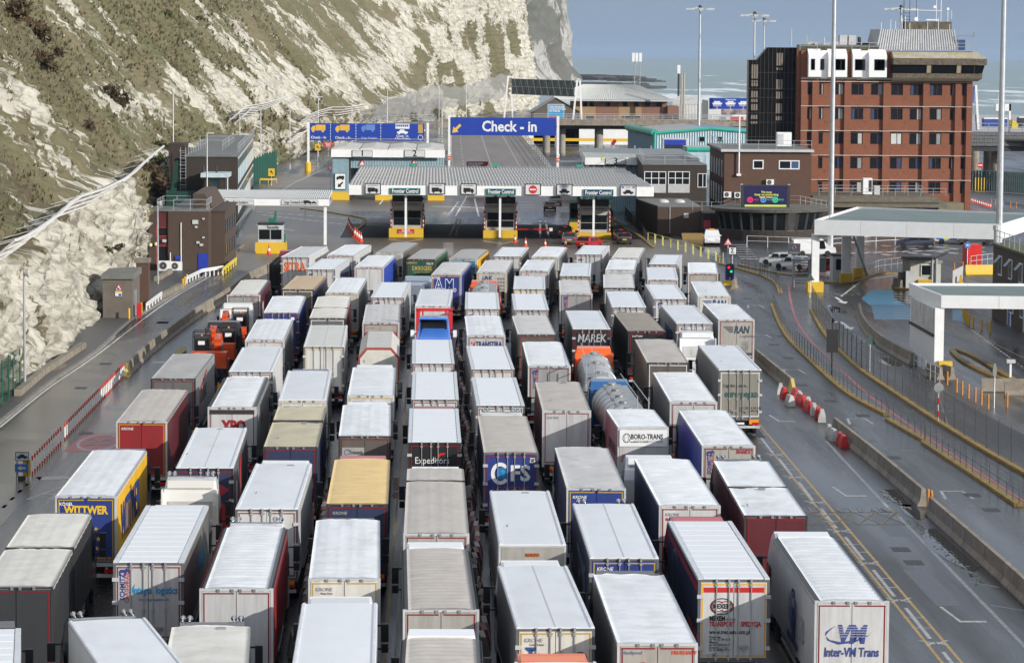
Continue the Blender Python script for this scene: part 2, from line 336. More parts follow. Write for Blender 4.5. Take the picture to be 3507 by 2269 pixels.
M_CL=cliff_mat('chalk_cliff',(.51,.485,.41),(.63,.61,.55),GRASS)
base=np.array([(-29.3,100),(-29,180),(-28.4,216),(-29.3,249),(-30,268),(-29.6,296),(-31.5,322),(-37.5,350),(-41,372),(-41.5,420),(-41,480),(-38,535),(-35,566),(-29,680),(-19.5,796),(-8,930),(2,1044),(22,1160),(37,1237),(43,1262),(40,1290),(0,1310),(-60,1315)],float)
seg=np.hypot(*np.diff(base,axis=0).T);cum=np.concatenate([[0],np.cumsum(seg)])
ss=[0.]
while ss[-1]< cum[-1]:
    Y=np.interp(ss[-1],cum,base[:,1]);ss.append(ss[-1]+max(.35,Y*.0017))
ss=np.array(ss);bx=np.interp(ss,cum,base[:,0]);by=np.interp(ss,cum,base[:,1])
def sm(a,k):
    kk=np.ones(k)/k;return np.convolve(np.pad(a,(k // 2,k // 2),'edge'),kk,'valid')[:len(a)]
bx=sm(bx,9);by=sm(by,9)
tx=np.gradient(bx);ty=np.gradient(by);ln=np.hypot(tx,ty);nx_,ny_=ty/ln,-tx/ln             # outward normal (towards the port)
NV=200
S,V=np.meshgrid(ss,np.linspace(0,1,NV) ** 1.15,indexing='ij')
BY=by[:,None]+0*V
Z=V*(34+.026*BY)                                                  # height up the face
low=np.interp(by,[0,215,262,300,335,362,400,520,600,1000,1150,1300],[9.5,9.5,10,10.5,9,2.5,7,7,6,12,60,80])[:,None]+(fbm(S*.08,0*S,3)-.5)*4
setb=np.where(Z< low,Z*.13,low*.13+(Z-low)*np.interp(BY,[0,400,1000,1150],[.66,.72,.78,.3])+1.0*smooth(0,1.5,Z-low))
rib=(fbm(S*.10+Z*.03,Z*.012,5,4)-.5)*6.5*smooth(0,6,Z)+(fbm(S*.45,Z*.09,8,4)-.5)*2.7*smooth(0,1,Z)+(np.abs(fbm(S*1.5+Z*.4,Z*.26,21,4)-.5)-.12)*-2.4+(((Z*.55+2.2*fbm(S*.12,Z*.1,88,3)) % 1)-.5)*.55+(fbm(S*.05,Z*1.4,23,3)-.5)*.7
band=np.exp(-((Z-low-6-3*fbm(S*.02,0*S,31))/4.5) ** 2)*np.interp(BY,[0,380,480,2000],[0,.15,.8,.8])
ch=(fbm(S*.06+Z*.06,Z*.07,41,4)-.5)*2.4-.10+band*.95+np.interp(BY,[0,240,420,950,1120],[.20,.14,.06,.14,.5])
ch += .9*(1-smooth(-.8,1.0,Z-low))*np.interp(BY,[0,360,380,1400],[1.0,.85,.7,.8])
ch -= .55*smooth(18,40,Z-low)*np.interp(BY,[0,900,1100],[1,.8,0])
ch -= 1.5*smooth(.52,.62,fbm(S*.06,Z*.07,71,4))*smooth(900,1000,BY)*(1-smooth(26,42,Z))
ch -= .9*np.exp(-((BY-365)/14) ** 2)*(1-smooth(6,14,Z))       # the overgrown gully behind the brick house
rib=rib+smooth(.1,.6,ch)*.8+(fbm(S*.9+Z*.2,Z*.22,91,4)-.5)*1.5*smooth(.05,.5,ch)
X=bx[:,None]+nx_[:,None]*(rib-setb);Yg=by[:,None]+ny_[:,None]*(rib-setb)
nS=len(ss)
def grid_obj(name,X,Y,Z,U,Vv,C,m,kind='structure'):
    a,b_=X.shape;me=bpy.data.meshes.new(name)
    co=np.stack([X,Y,Z],-1).reshape(-1,3);idx=np.arange(a*b_).reshape(a,b_)
    fc=np.stack([idx[:-1,:-1],idx[1:,:-1],idx[1:,1:],idx[:-1,1:]],-1).reshape(-1,4)
    me.from_pydata(co.tolist(),[],fc.tolist());me.materials.append(m)
    f=me.attributes.new('flow','FLOAT_VECTOR','POINT');f.data.foreach_set('vector',np.stack([U,Vv,0*U],-1).ravel().astype(np.float32))
    c=me.attributes.new('chalk','FLOAT','POINT');c.data.foreach_set('value',C.ravel().astype(np.float32))
    me.polygons.foreach_set('use_smooth',[True]*len(me.polygons));me.update()
    o=link(name,me);tag(o,kind=kind);return o
grid_obj('chalk_cliff',X,Yg,Z-.3,S+.35*Z,Z*1.2,ch,M_CL)
# tufts of rough grass over the slope: too many to count
chn=ch+(fbm(S*.55,Z*.2,77,5)-.5)*2.0
pi=[]
w8=(smooth(.25,-.05,chn)*(BY< 760)*(Z> 1.5)*(Z< 26+.018*BY+4)).ravel()
ar=(BY*.0017*(34+.026*BY)/NV*1.3).ravel()*np.clip(300/BY.ravel(),.2,1.3)
pr=w8*ar;pr=pr/pr.sum()
sel=rs.choice(len(pr),42000,p=pr)
cx_,cy_,cz_=X.ravel()[sel],Yg.ravel()[sel],Z.ravel()[sel]-.3
vv=np.zeros((len(sel),2,3,3));sz=(.14+.26*rs.rand(len(sel)) ** 1.5)*np.clip(cy_/300,.8,2.0)
for k in range(2):
    ang=rs.rand(len(sel))*6.28
    ca,sa=np.cos(ang),np.sin(ang);jx=(rs.rand(len(sel))-.5)*.4;jy=(rs.rand(len(sel))-.5)*BY.ravel()[sel]*.003
    vv[:,k,0]=np.stack([cx_+jx-ca*sz*.5,cy_+jy-sa*sz*.5,cz_-.1],-1)
    vv[:,k,1]=np.stack([cx_+jx+ca*sz*.5,cy_+jy+sa*sz*.5,cz_-.1],-1)
    vv[:,k,2]=np.stack([cx_+jx+.35*sz+(rs.rand(len(sel))-.5)*sz*.6,cy_+jy+(rs.rand(len(sel))-.5)*sz*.6,cz_+sz*.85],-1)
me=bpy.data.meshes.new('grass_tufts');me.from_pydata(vv.reshape(-1,3).tolist(),[],np.arange(len(sel)*6).reshape(-1,3).tolist())
def tuft_mat(a,b2):
    m=bpy.data.materials.new('dry_grass');m.use_nodes=True;N=m.node_tree.nodes;L=m.node_tree.links;b=N['Principled BSDF'];b.inputs['Roughness'].default_value=.9;b.inputs['Specular IOR Level'].default_value=.1
    ge=N.new('ShaderNodeNewGeometry');mm=N.new('ShaderNodeMix');mm.data_type='RGBA';L.new(ge.outputs['Random Per Island'],mm.inputs['Factor']);mm.inputs['A'].default_value=a+(1,);mm.inputs['B'].default_value=b2+(1,)
    L.new(mm.outputs['Result'],b.inputs['Base Color']);return m
me.materials.append(tuft_mat((.098,.096,.045),(.215,.185,.11)));tag(link('grass_tufts',me),kind='stuff')
# scrub bushes on the slope
def bush_mesh(n,seed,rx,ry,rz):
    r=np.random.RandomState(seed);b=MB()
    for i in range(n):
        d=r.randn(3);d /= np.linalg.norm(d);rad=r.rand() ** .45;c=d*rad*(rx,ry,rz);c[2]=abs(c[2])*.9
        e1=r.randn(3);e1 /= np.linalg.norm(e1);e2=np.cross(e1,r.randn(3));e2 /= np.linalg.norm(e2);s_=.10+.14*r.rand()
        b.add([c-e1*s_,c+e1*s_*.6+e2*s_*.5,c+e1*s_*1.6-e2*s_*.2],[(0,1,2)])
    return b
BM=[tuft_mat((.05,.035,.022),(.13,.09,.055)),tuft_mat((.045,.055,.02),(.11,.115,.04))]
def near_cliff(px,py,lo=180,hi=1240):
    d=ray(px,py).normalized();best=None                            # walk the view ray until it meets the slope
    P0=np.stack([X.ravel(),Yg.ravel(),Z.ravel()-.3],-1);dd=np.array(d);o_=np.array((0,0,CAMH));rel=P0-o_;t=rel @ dd
    dist=np.linalg.norm(rel-t[:,None]*dd,axis=1)/np.maximum(t,1);ok=np.where(dist< .0012)[0]
    if len(ok) == 0:ok=[int(np.argmin(dist))]
    k=min(ok,key=lambda i:t[i]);return P0[k]
bush_spots=[(395,330,2.6,0),(130,110,2.6,0),(60,60,2.4,0),(145,215,1.7,0),(430,360,2.0,0),(690,60,1.2,0),(300,440,.9,0),(415,850,.8,0),(375,868,.55,1),(545,570,1.8,1),(530,610,2.0,0),(555,660,1.8,0),
              (195,180,1.6,0),(575,45,1.5,1),(560,500,1.4,1)]
bl=['brown leafless scrub bush low in the grassy hollow above the brick house','dark brown scrub bush high at the left edge of the slope','brown scrub bush in the top left corner of the slope','small dark bush on the upper left slope','brown scrub bush beside the bare white scar','lone dark bush near the top of the slope','small dark bush on the spur between two chalk gullies','round reddish bush on the cliff above the concrete hut','small round bush on the chalk face above the hut','green bush in the gully beside the flat-roofed brick house','brown bush in the shaded gully behind the flat-roofed house','brown bush lowest in the gully behind the flat-roofed house',
      'low brown bush on the left slope','green bush in the chalk scar at the top of the slope','green bush above the upper end of the rockfall fence']
bmesh_=[bush_mesh(260,4,1,1,.75).mesh('scrub_bush',BM[0]),bush_mesh(260,9,1,1,.75).mesh('scrub_bush',BM[1])]
for (px,py,s_,kd),lb in zip(bush_spots,bl):
    p_=near_cliff(px,py);o=link('scrub_bush',bmesh_[kd]);o.location=p_;o.scale=(s_,)*3;o.rotation_euler=(0,R(35),random.random()*6);tag(o,lb,'bush','bushes on the cliff')
# far headland: cloud shade put into a greyer chalk colour
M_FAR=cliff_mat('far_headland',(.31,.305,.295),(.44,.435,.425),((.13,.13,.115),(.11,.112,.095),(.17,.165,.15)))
hb=np.array([(-200,2500),(60,2560),(120,2650),(128,2760),(100,2850),(-100,3000)],float)
hb=np.array([(-150,2050),(30,2120),(66,2230),(100,2310),(112,2390),(92,2470),(-100,2600)],float)
sg=np.concatenate([[0],np.cumsum(np.hypot(*np.diff(hb,axis=0).T))]);hs=np.linspace(0,sg[-1],170)
hx=sm(np.interp(hs,sg,hb[:,0]),11);hy=sm(np.interp(hs,sg,hb[:,1]),11);htx=np.gradient(hx);hty=np.gradient(hy);hl=np.hypot(htx,hty)
HS,HV=np.meshgrid(hs,np.linspace(0,1,90),indexing='ij');HZ=HV*105
tal=18*fbm(HS*.012,0*HS,12)+6
hset=np.where(HZ< tal,HZ*.7,tal*.7+(HZ-tal)*.07)+(fbm(HS*.03,HZ*.008,19,5)-.5)*20+(fbm(HS*.12,HZ*.03,29,4)-.5)*9+(fbm(HS*.4,HZ*.12,39,3)-.5)*5+(np.abs(fbm(HS*.07,HZ*.025,49,4)-.5)-.12)*26
hn=np.stack([hty/hl,-htx/hl],-1)
HX=hx[:,None]-hn[:,:1]*hset;HY=hy[:,None]-hn[:,1:]*hset
hb_k=1.36
hch=(fbm(HS*.02,HZ*.02,55,4)-.5)*3.6+.5
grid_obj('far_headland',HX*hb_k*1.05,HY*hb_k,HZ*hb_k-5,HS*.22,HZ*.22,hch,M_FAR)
# wave-cut rock platform off the headland
rk=MB()
for i in range(420):
    t_=rs.rand();Y_=2250+1500*rs.rand() ** .7;px_=1975+330*t_*(1.15-(Y_-2250)/2100)
    Xr=(px_-VPX)/FPX*Y_;s_=4+12*rs.rand()
    if vn(Xr*.02,Y_*.008,6)< .45:continue
    h_=.6+2.2*rs.rand();n_=6;a0=rs.rand()*6
    pl=[(Xr+s_*1.5*math.cos(a0+j*1.05)*(.6+.5*rs.rand()),Y_+s_*math.sin(a0+j*1.05)*(.6+.5*rs.rand())) for j in range(n_)]
    rk.prism(pl,-4.4,-4+h_)
tag(link('shore_rocks',rk.mesh('shore_rocks',mat((.055,.055,.055),.8,var=.3))),kind='stuff')
# ================================================================ pavements, kerbs, ramp, markings
def strip(mb,pts,wd,z=.004,m=0):
    pts=[Vector((p[0],p[1],0)) for p in pts]
    L_=[]
    for i,p in enumerate(pts):
        d=(pts[min(i+1,len(pts)-1)]-pts[max(i-1,0)]).normalized();n=Vector((-d.y,d.x,0))*wd/2;L_ += [(p+n).to_tuple()[:2]+(z,),(p-n).to_tuple()[:2]+(z,)]
    return mb.add(L_,[(2*i,2*i+1,2*i+3,2*i+2) for i in range(len(pts)-1)],m)
def dashes(mb,a,b,ln_,gap,wd,z=.004):
    a=Vector(a[:2]);b=Vector(b[:2]);L_=(b-a).length;d=(b-a).normalized();t=0
    while t< L_:strip(mb,[a+d*t,a+d*min(L_,t+ln_)],wd,z);t += ln_+gap
    return mb
def raised(mb,pts,wd,z1,z0=0.,m=0):
    pts=[Vector((p[0],p[1],0)) for p in pts];n_=len(pts);v=[]
    for i,p in enumerate(pts):
        d=(pts[min(i+1,n_-1)]-pts[max(i-1,0)]).normalized();n=Vector((-d.y,d.x,0))*wd/2
        for q_,z in ((p+n,z0),(p-n,z0),(p-n,z1),(p+n,z1)):v.append((q_.x,q_.y,z))
    f=[(3,2,1,0),tuple(4*(n_-1)+k for k in range(4))]
    for i in range(n_-1):
        for k in range(4):f.append((4*i+k,4*i+(k+1) % 4,4*i+4+(k+1) % 4,4*i+4+k))
    return mb.add(v,f,m)
def gp(*pts):return [G(*p).to_2d() for p in pts]
def arc(pts,n=6):                                                        # gently rounded polyline
    P_=[Vector(p[:2]) for p in pts];o=[]
    for i in range(len(P_)-1):
        a,b,c,d=P_[max(i-1,0)],P_[i],P_[i+1],P_[min(i+2,len(P_)-1)]
        for k in range(n):
            t=k/n;o.append(.5*((2*b)+(c-a)*t+(2*a-5*b+4*c-d)*t*t+(3*b-a-3*c+d)*t ** 3))
    return o+[P_[-1]]
M_WL=mat((.38,.38,.375),.5,var=.2,dirt=.75,dcol=(.12,.12,.12),dscale=2.5,rnd=False)
M_YL=mat((.40,.25,.06),.5,var=.2,dirt=.7,dcol=(.12,.11,.09),dscale=2.5,rnd=False)
M_RL=mat((.42,.10,.10),.5,var=.2,dirt=.7,dcol=(.13,.10,.10),dscale=2.5,rnd=False)
M_BL=mat((.07,.24,.37),.4,var=.25,dirt=.7,dcol=(.07,.10,.12),dscale=.9,rnd=False)
M_PAV=mat((.075,.074,.073),.45,var=.3,scale=.8,dirt=.5,dcol=(.03,.03,.032),rnd=False)
M_KERB=mat((.26,.245,.22),.7,var=.3,dirt=.6,dcol=(.07,.07,.06),bump=.2,rnd=False)
M_YK=mat((.33,.215,.05),.65,var=.3,dirt=.85,dcol=(.11,.10,.08),dscale=1.2,bump=.2,rnd=False)
M_BRN=mat((.16,.145,.12),.3,var=.25,scale=.3,dirt=.5,dcol=(.08,.075,.065),rnd=False)
# left: exit road pavement with kerb and low wall
ker=arc([(-26.6,150),G(0,1448),G(168,1315),G(336,1200),G(445,1104),G(560,1032),G(700,945),G(790,880),G(832,840)])
pv=MB();kp=[tuple(p) for p in ker];pv.prism([(p[0],p[1]) for p in kp]+[(-44,kp[-1][1]),(-44,150)],.002,.12);struct('pavement',pv,M_PAV)
kb=MB();raised(kb,ker,.28,.135);struct('kerb',kb,M_KERB)
# concrete surface of the left lanes
lc=MB();lc.add([(-26,120,.004),(-20.2,120,.004),(-21.3,215,.004),(-20,255,.004),(-25.3,232,.004)],[(0,1,2,3,4)]);struct('concrete_road',lc,mat((.105,.098,.085),.26,var=.3,scale=.25,dirt=.5,dcol=(.05,.05,.048),bump=.1,bscale=9,rnd=False))
# ramp up to the bridge
rp=MB();n_=8;a0,a1,b0,b1=Wp(1530,640,505),Wp(1930,640,505),None,None
ctr=[(4.0,505,.0),(5.2,560,1.5),(6.6,610,3.6),(8.2,655,5.6),(9.5,690,6.7)]
def rampx(Y):return np.interp(Y,[505,555,610,690],[(1545-VPX)/FPX*505,(1545-VPX)/FPX*555,(1541-VPX)/FPX*610,(1544-VPX)/FPX*690]),np.interp(Y,[505,555,610,690],[(1915-VPX)/FPX*505,(1872-VPX)/FPX*555,(1818-VPX)/FPX*610,(1748-VPX)/FPX*690])
RY=np.linspace(505,690,12);RZ=np.interp(RY,[505,540,690],[0.02,.9,6.7]);rv=[]
for Y_,z_ in zip(RY,RZ):
    a,b_=rampx(Y_);rv += [(a,Y_,z_),(b_,Y_,z_),(b_,Y_,z_-.9),(a,Y_,z_-.9)]
fs=[]
for i in range(11):
    for k in range(4):fs.append((4*i+k,4*i+(k+1) % 4,4*i+4+(k+1) % 4,4*i+4+k))
rp.add(rv,fs+[(3,2,1,0)]);struct('ramp_road',rp,mat((.19,.165,.145),.6,var=.2,scale=.4,stretch=(1,.2,1),dirt=.5,dcol=(.09,.085,.08),rnd=False))
rm=MB()
for fr,dash in ((.12,1),(.42,0),(.72,0)):
    for i in range(44):
        if dash and i % 2:continue
        Ya,Yb=508+i*4.1,508+i*4.1+4.1
        pa,pb=[],[]
        for Y_ in (Ya,Yb):
            a,b_=rampx(Y_);z_=np.interp(Y_,[505,540,690],[0.02,.9,6.7])+.012;x_=a+(b_-a)*fr;pa += [(x_-.09,Y_,z_),(x_+.09,Y_,z_)]
        rm.add(pa,[(0,1,3,2)])
struct('ramp_marking',rm,M_WL)
# road markings ------------------------------------------------------------
wm=MB();ym=MB();rdm=MB();blm=MB()
strip(ym,[G(2600,1452),G(3295,2269)] ,.13);strip(ym,[G(2600,1491),G(3228,2269)],.13)
for k in range(9):                                                       # broken centre line with arrow heads and ticks
    a,b_=Vector((19.45,187-k*9.2)),Vector((19.38,187-k*9.2-6.6));strip(wm,[a,b_],.16,.005)
    for dy,wd in ((2.2,.9),(4.4,.9)):strip(wm,[(a.x-wd/2,a.y-dy),(a.x+wd/2,a.y-dy)],.14,.006)
    for sx in (-1,1):strip(wm,[(a.x,a.y-7.7),(a.x+sx*.55,a.y-6.9)],.14,.005);strip(wm,[(a.x,a.y-7.2),(a.x+sx*.4,a.y-8.0)],.12,.006)
strip(ym,[(-1.75,100),(-1.75,235)],.12);strip(wm,[(-1.35,100),(-1.35,235)],.1);strip(ym,[(5.45,100),(5.45,235)],.12);strip(ym,[(-8.7,100),(-8.7,235)],.12);strip(wm,[G(2828,1508),G(3042,1738)],.18);strip(wm,[G(3078,1768),G(3540,2243)],.18);strip(ym,[G(3042,1740),G(3078,1768)],.14,.007)
for c in ((2655,1442),(2881,1697),(3268,2127)):                      # L marks
    p_=G(*c);strip(wm,[(p_.x,p_.y+.55*6),(p_.x+.25,p_.y)],.14);strip(wm,[(p_.x+.18,p_.y),(p_.x+1.3,p_.y)],.35,.005)
for c in ((2590,1054),(2610,1157),(2722,1279),(2950,1452),(3285,1708),(2540,952)):
    p_=G(*c);strip(wm,[(p_.x-.7,p_.y),(p_.x-.45,p_.y+3)],.16);strip(wm,[(p_.x-.45,p_.y+2.8),(p_.x+.6,p_.y+2.8)],.26,.005);strip(wm,[(p_.x+.6,p_.y+3),(p_.x+.75,p_.y)],.16,.006)
ym_=ym;ym=MB();yb=[G(2700,1752),G(3072,1752),G(3100,1795),G(2700,1795)]
for i in range(5):
    f0,f1=i/5,(i+1)/5;a,b_=yb[0].lerp(yb[1],f0),yb[3].lerp(yb[2],f1);c,d=yb[0].lerp(yb[1],f1),yb[3].lerp(yb[2],f0)
    strip(ym,[a,b_],.1,.008);strip(ym,[c,d],.1,.009)
strip(ym,[yb[0],yb[1]],.1,.010);strip(ym,[yb[3],yb[2]],.1,.010);struct('yellow_marking',ym,mat((.15,.11,.05),.5,var=.3,dirt=.7,dcol=(.05,.045,.04),dscale=2.5,rnd=False));ym=ym_
for px0,py0,px1,py1 in ((3320,1990,3420,2010),(3390,2070,3507,2090),(3290,1905,3360,1925)):strip(wm,[G(px0,py0),G(px1,py1)],.1)
# left road
dashes(wm,G(10,1738),G(95,1655),1.0,1.6,.18)
strip(wm,[G(370,1398),G(436,1397)],1.2);strip(wm,[G(390,1444),G(400,1444)],.8,.005);strip(wm,[G(128,1638),G(236,1634)],1.2);strip(wm,[G(522,1240),G(566,1240)],1.2)
p_=G(178,1690);strip(wm,[(p_.x-1.0,p_.y-2),(p_.x+.35,p_.y+3)],.18);strip(wm,[(p_.x+.35,p_.y+3),(p_.x+.2,p_.y-2)],.18,.005);strip(wm,[(p_.x-.5,p_.y-.3),(p_.x+.3,p_.y-.3)],.4,.006)
c20=G(340,1514);rdm.prism([(c20.x-1.6,c20.y-4.2),(c20.x+1.6,c20.y-4.2),(c20.x+1.7,c20.y+4.2),(c20.x-1.3,c20.y+4.2)],.002,.0045)
v_=[];nn=36
for i in range(nn):
    a=2*math.pi*i/nn;v_ += [(c20.x+1.25*math.cos(a),c20.y+3.9*math.sin(a),.008),(c20.x+1.08*math.cos(a),c20.y+3.3*math.sin(a),.008)]
wm.add(v_,[(2*i,(2*i+2) % (2*nn),(2*i+3) % (2*nn),2*i+1) for i in range(nn)])
dashes(wm,G(905,880),G(1010,760),.8,1.2,.12)
wm0=wm;wm=MB()                                                      # plaza and frontier markings, freshly painted
for a,b_ in (((880,725),(1190,748)),((900,735),(1190,770)),((880,770),(1010,790))):dashes(wm,G(*a),G(*b_),1.4,1.0,.7,.005)
for x0,y0,x1,y1 in ((1440,770,1575,756),(1300,700,1345,640),(1530,745,1570,690),(1560,740,1600,670),(1640,742,1625,680),(1540,806,1570,745),(1560,806,1580,745),(1850,812,1850,748),(1880,812,1866,748)):strip(wm,[G(x0,y0),G(x1,y1)],.26,.005)
for k in range(11):strip(wm,[G(1518,832+k*4),G(1552,831+k*4)],.45,.005)
for x0 in (1330,1655,1975):
    y0=818+(x0-1330)*.02;strip(wm,[G(x0,y0),G(x0+62,y0+10),G(x0+120,y0)],.4,.005)
for y0 in (690,700,708):dashes(wm,G(1560,y0),G(2000,y0+3),2.2,2.6,.7,.005)
for a,b_,w_ in (((1480,706),(1720,714),.8),((1210,740),(1330,745),.7),((1240,770),(1330,772),.6),((1450,750),(1650,752),.6),((1780,752),(1960,756),.6)):strip(wm,[G(*a),G(*b_)],w_,.005)
strip(wm,arc([G(880,690),G(960,655),G(1010,625),G(1120,575)]),.15,.005);strip(ym,arc([G(880,672),G(950,645),G(1000,618),G(1060,588)]),.12,.005);strip(ym,arc([G(866,672),G(936,645),G(986,618),G(1046,588)]),.12,.005)
strip(ym,arc([G(735,955),G(800,890),G(870,800),G(905,745)]),.12,.005);strip(ym,arc([G(745,957),G(810,892),G(880,800),G(915,745)]),.12,.005)
strip(wm,arc([G(0,1462),G(168,1327),G(336,1212),G(560,1042),G(720,945)]),.12,.005)
# right plaza
for i in range(7):a=G(2500+i*6,838+i*8);strip(wm,[a,(a.x+2.0,a.y)],.5,.005)
for i in range(16):
    x0,y0=3020+(i % 8)*46,840+(i // 8)*20+(i % 3)*5;strip(wm,[G(x0,y0),G(x0+30,y0+3)],.6,.005)
for i in range(8):x0=2900+i*45;strip(wm,[G(x0,868-i*1.5),G(x0+34,866-i*1.5)],.6,.005)
for i in range(10):strip(wm,[G(3060,1005+i*9),G(3135,1012+i*9)],.14,.005)
strip(wm,[G(2880,975+40),G(2950,962)],.2,.005);strip(wm,[G(2980,955),G(3080,940)],.2,.005)
p_=G(2873,1026);strip(wm,[(p_.x,p_.y-3),(p_.x+.1,p_.y+3)],.3,.005);wm.add([(p_.x-.5,p_.y-2.2,.006),(p_.x,p_.y-4.6,.006),(p_.x+.55,p_.y-2.2,.006)],[(0,1,2)])
p_=G(2892,1112);strip(wm,[(p_.x,p_.y-3),(p_.x+.1,p_.y+3)],.3,.005);wm.add([(p_.x-.5,p_.y-2.2,.006),(p_.x,p_.y-4.6,.006),(p_.x+.55,p_.y-2.2,.006)],[(0,1,2)])
bl_=[G(2985,992),G(3060,992),G(3062,1022),G(3115,1050),G(3130,1094),G(2995,1094),G(2985,1050),G(2950,1022)]
blm.add([(p.x,p.y,.004) for p in bl_][::-1],[tuple(range(8))]);blm.add([tuple(G(*p).to_2d())+(.004,) for p in ((3262,1060),(3300,1060),(3300,1100),(3262,1096))],[(3,2,1,0)])
strip(rdm,arc([G(2700,968),G(2708,1030),G(2730,1100),G(2780,1170),G(2850,1235),G(2950,1330),G(3080,1430),G(3330,1600),(30.6,140)]),.2,.005)
dashes(wm,G(3330,1130),G(3507,1260),.8,.8,.16);strip(ym,[G(3330,1140),G(3507,1225)],.1,.005)
for y0 in (1158,1200,1230):
    for k in range(4):strip(ym,[G(3265+(y0-1158)*.6,y0+k*3),G(3360+(y0-1158)*.9,y0+4+k*3)],.06,.005)
struct('white_marking',wm0,M_WL);struct('white_marking',wm,mat((.72,.72,.70),.5,var=.1,dirt=.4,dcol=(.25,.25,.24),dscale=2.,rnd=False));struct('yellow_marking',ym,M_YL);struct('red_marking',rdm,M_RL);struct('blue_road_surface',blm,M_BL)
M_FADE=mat((.20,.20,.20),.5,var=.3,dirt=.8,dcol=(.06,.06,.06),dscale=2.5,rnd=False)
def road_words(s,px,py,size,fit,L_=None):
    p_=G(px,py);o=letters(None,s,size,(p_.x,p_.y,.012),M_FADE,.0,face='up',fit=fit,name='road_lettering');tag(o,kind='structure');return o
road_words('KEEP  CLEAR',2870,1746,1.5,5.0);road_words('EXIT',2905,1008,2.4,2.6);road_words('SLOW',3180,1408,1.6,3.2);road_words('20',338,1515,3.0,1.5)
M_APR=mat((.155,.122,.094),.36,var=.3,scale=.25,stretch=(1,.25,1),dirt=.6,dcol=(.05,.042,.036),dscale=.5,bump=.1,bscale=6,rnd=False)
ap=MB();ap.add([(-22,318,.002),(-9,296,.002),(30,290,.002),(31,371,.002),(-24,371,.002)],[(0,1,2,3,4)]);ap.add([(-26,434,.002),(27,434,.002),(27,506,.002),(-29,560,.002)],[(0,1,2,3)]);ap.add([(-23.5,371,.002),(-11.5,371,.002),(-11.5,434,.002),(-26,434,.002)],[(0,1,2,3)]);struct('plaza_surface',ap,M_APR);dk=MB();dk.add([(-11.4,371,.002),(30,371,.002),(29,402,.002),(-11.4,402,.002)],[(0,1,2,3)]);struct('canopy_shade',dk,mat((.010,.0105,.011),.5,var=.4,scale=.6,spec=.12,rnd=False))  # last sheet: shade under the frontier canopy, painted as near-black ground
pt=MB();pr_=random.Random(8)
for i in range(26):X0=pr_.choice((17,20.8,21.6,25.6,26.6,33,38,-19.5,-23));Y0_=pr_.uniform(118,265);w_,l_=pr_.uniform(.5,1.3),pr_.uniform(2,11);pt.add([(X0,Y0_,.003),(X0+w_,Y0_,.003),(X0+w_+.05,Y0_+l_,.003),(X0-.05,Y0_+l_,.003)],[(0,1,2,3)])
struct('tarmac_patch',pt,mat((.014,.0145,.015),.24,var=.3,scale=3,rnd=False))
# puddles standing in the gutter beside the barriers
pd=MB()
for (px,py,a,b_) in ((3075,1700,.7,3.2),(3270,1880,1.1,6),(3130,1752,.6,2.5),(90,1300,.8,4),(200,1262,.5,3),(2870,1060,.6,4),(3050,1240,.8,3),(620,1205,.4,3)):
    p_=G(px,py);pd.add([(p_.x+a*math.cos(t)*(.8+.3*vn(t*2,px,3)),p_.y+b_*math.sin(t)*(.8+.3*vn(t*2,py,4)),.012 if px> 1000 else .128) for t in np.linspace(0,6.28,30)[:-1]],[tuple(range(29))])
dc=MB()
for px,py in ((362,1245),(277,1328),(294,1483),(2745,1318),(2845,1372),(2955,1422),(3059,1566),(3330,1694),(3395,1745),(2560,1022),(2650,1180),(2700,1225),(3085,1880),(3130,1925),(2680,1150)):p_=G(px,py);dc.box(p_.x-.4,p_.x+.4,p_.y-.6,p_.y+.6,0,.011)
for k in range(9):dc.box(-9+k*3.58-.3,-9+k*3.58+.1,250-k*9,254-k*9,0,.009)
struct('drain_cover',dc,mat((.012,.012,.012),.5,rnd=False))
struct('puddle',pd,mat((.03,.031,.033),.02,spec=.6,var=.2,rnd=False))

# ================================================================ buildings and fixed works
BR_RED=brick((.31,.095,.042),(.21,.066,.034),(.13,.075,.05),.22)
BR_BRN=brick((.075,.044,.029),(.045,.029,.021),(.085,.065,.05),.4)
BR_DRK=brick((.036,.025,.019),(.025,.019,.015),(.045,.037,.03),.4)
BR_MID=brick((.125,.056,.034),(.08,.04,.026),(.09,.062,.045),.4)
BR_TAN=brick((.40,.25,.12),(.33,.20,.10),(.35,.27,.18),.15)
BR_ORG=brick((.26,.11,.07),(.22,.09,.055),(.25,.18,.14),.15)
CORW=mat((.60,.61,.60),.5,var=.08,dirt=.35,dcol=(.30,.29,.26));CORB=mat((.22,.34,.40),.5,var=.1,dirt=.3,dcol=(.15,.2,.22));CORG=mat((.44,.43,.40),.6,var=.12,dirt=.6,dcol=(.22,.21,.18),dscale=.6)
TEALM=mat((.03,.36,.27),.45);BLUEW=mat((.10,.24,.36),.5,var=.1);FASC=mat((.80,.81,.81),.45,var=.04,dirt=.2,dcol=(.42,.41,.38));FELT=mat((.16,.21,.205),.75,var=.15,scale=.4,dirt=.4,dcol=(.11,.14,.13),rnd=False)
SIGNB=mat((.015,.05,.34),.4,var=.05);SIGNW=mat((.72,.74,.74),.45,var=.04);INKM=flat((.012,.012,.014));YEL=K['yellow']
FRAMEW=mat((.68,.69,.68),.5,var=.05)
def hip(y):return y
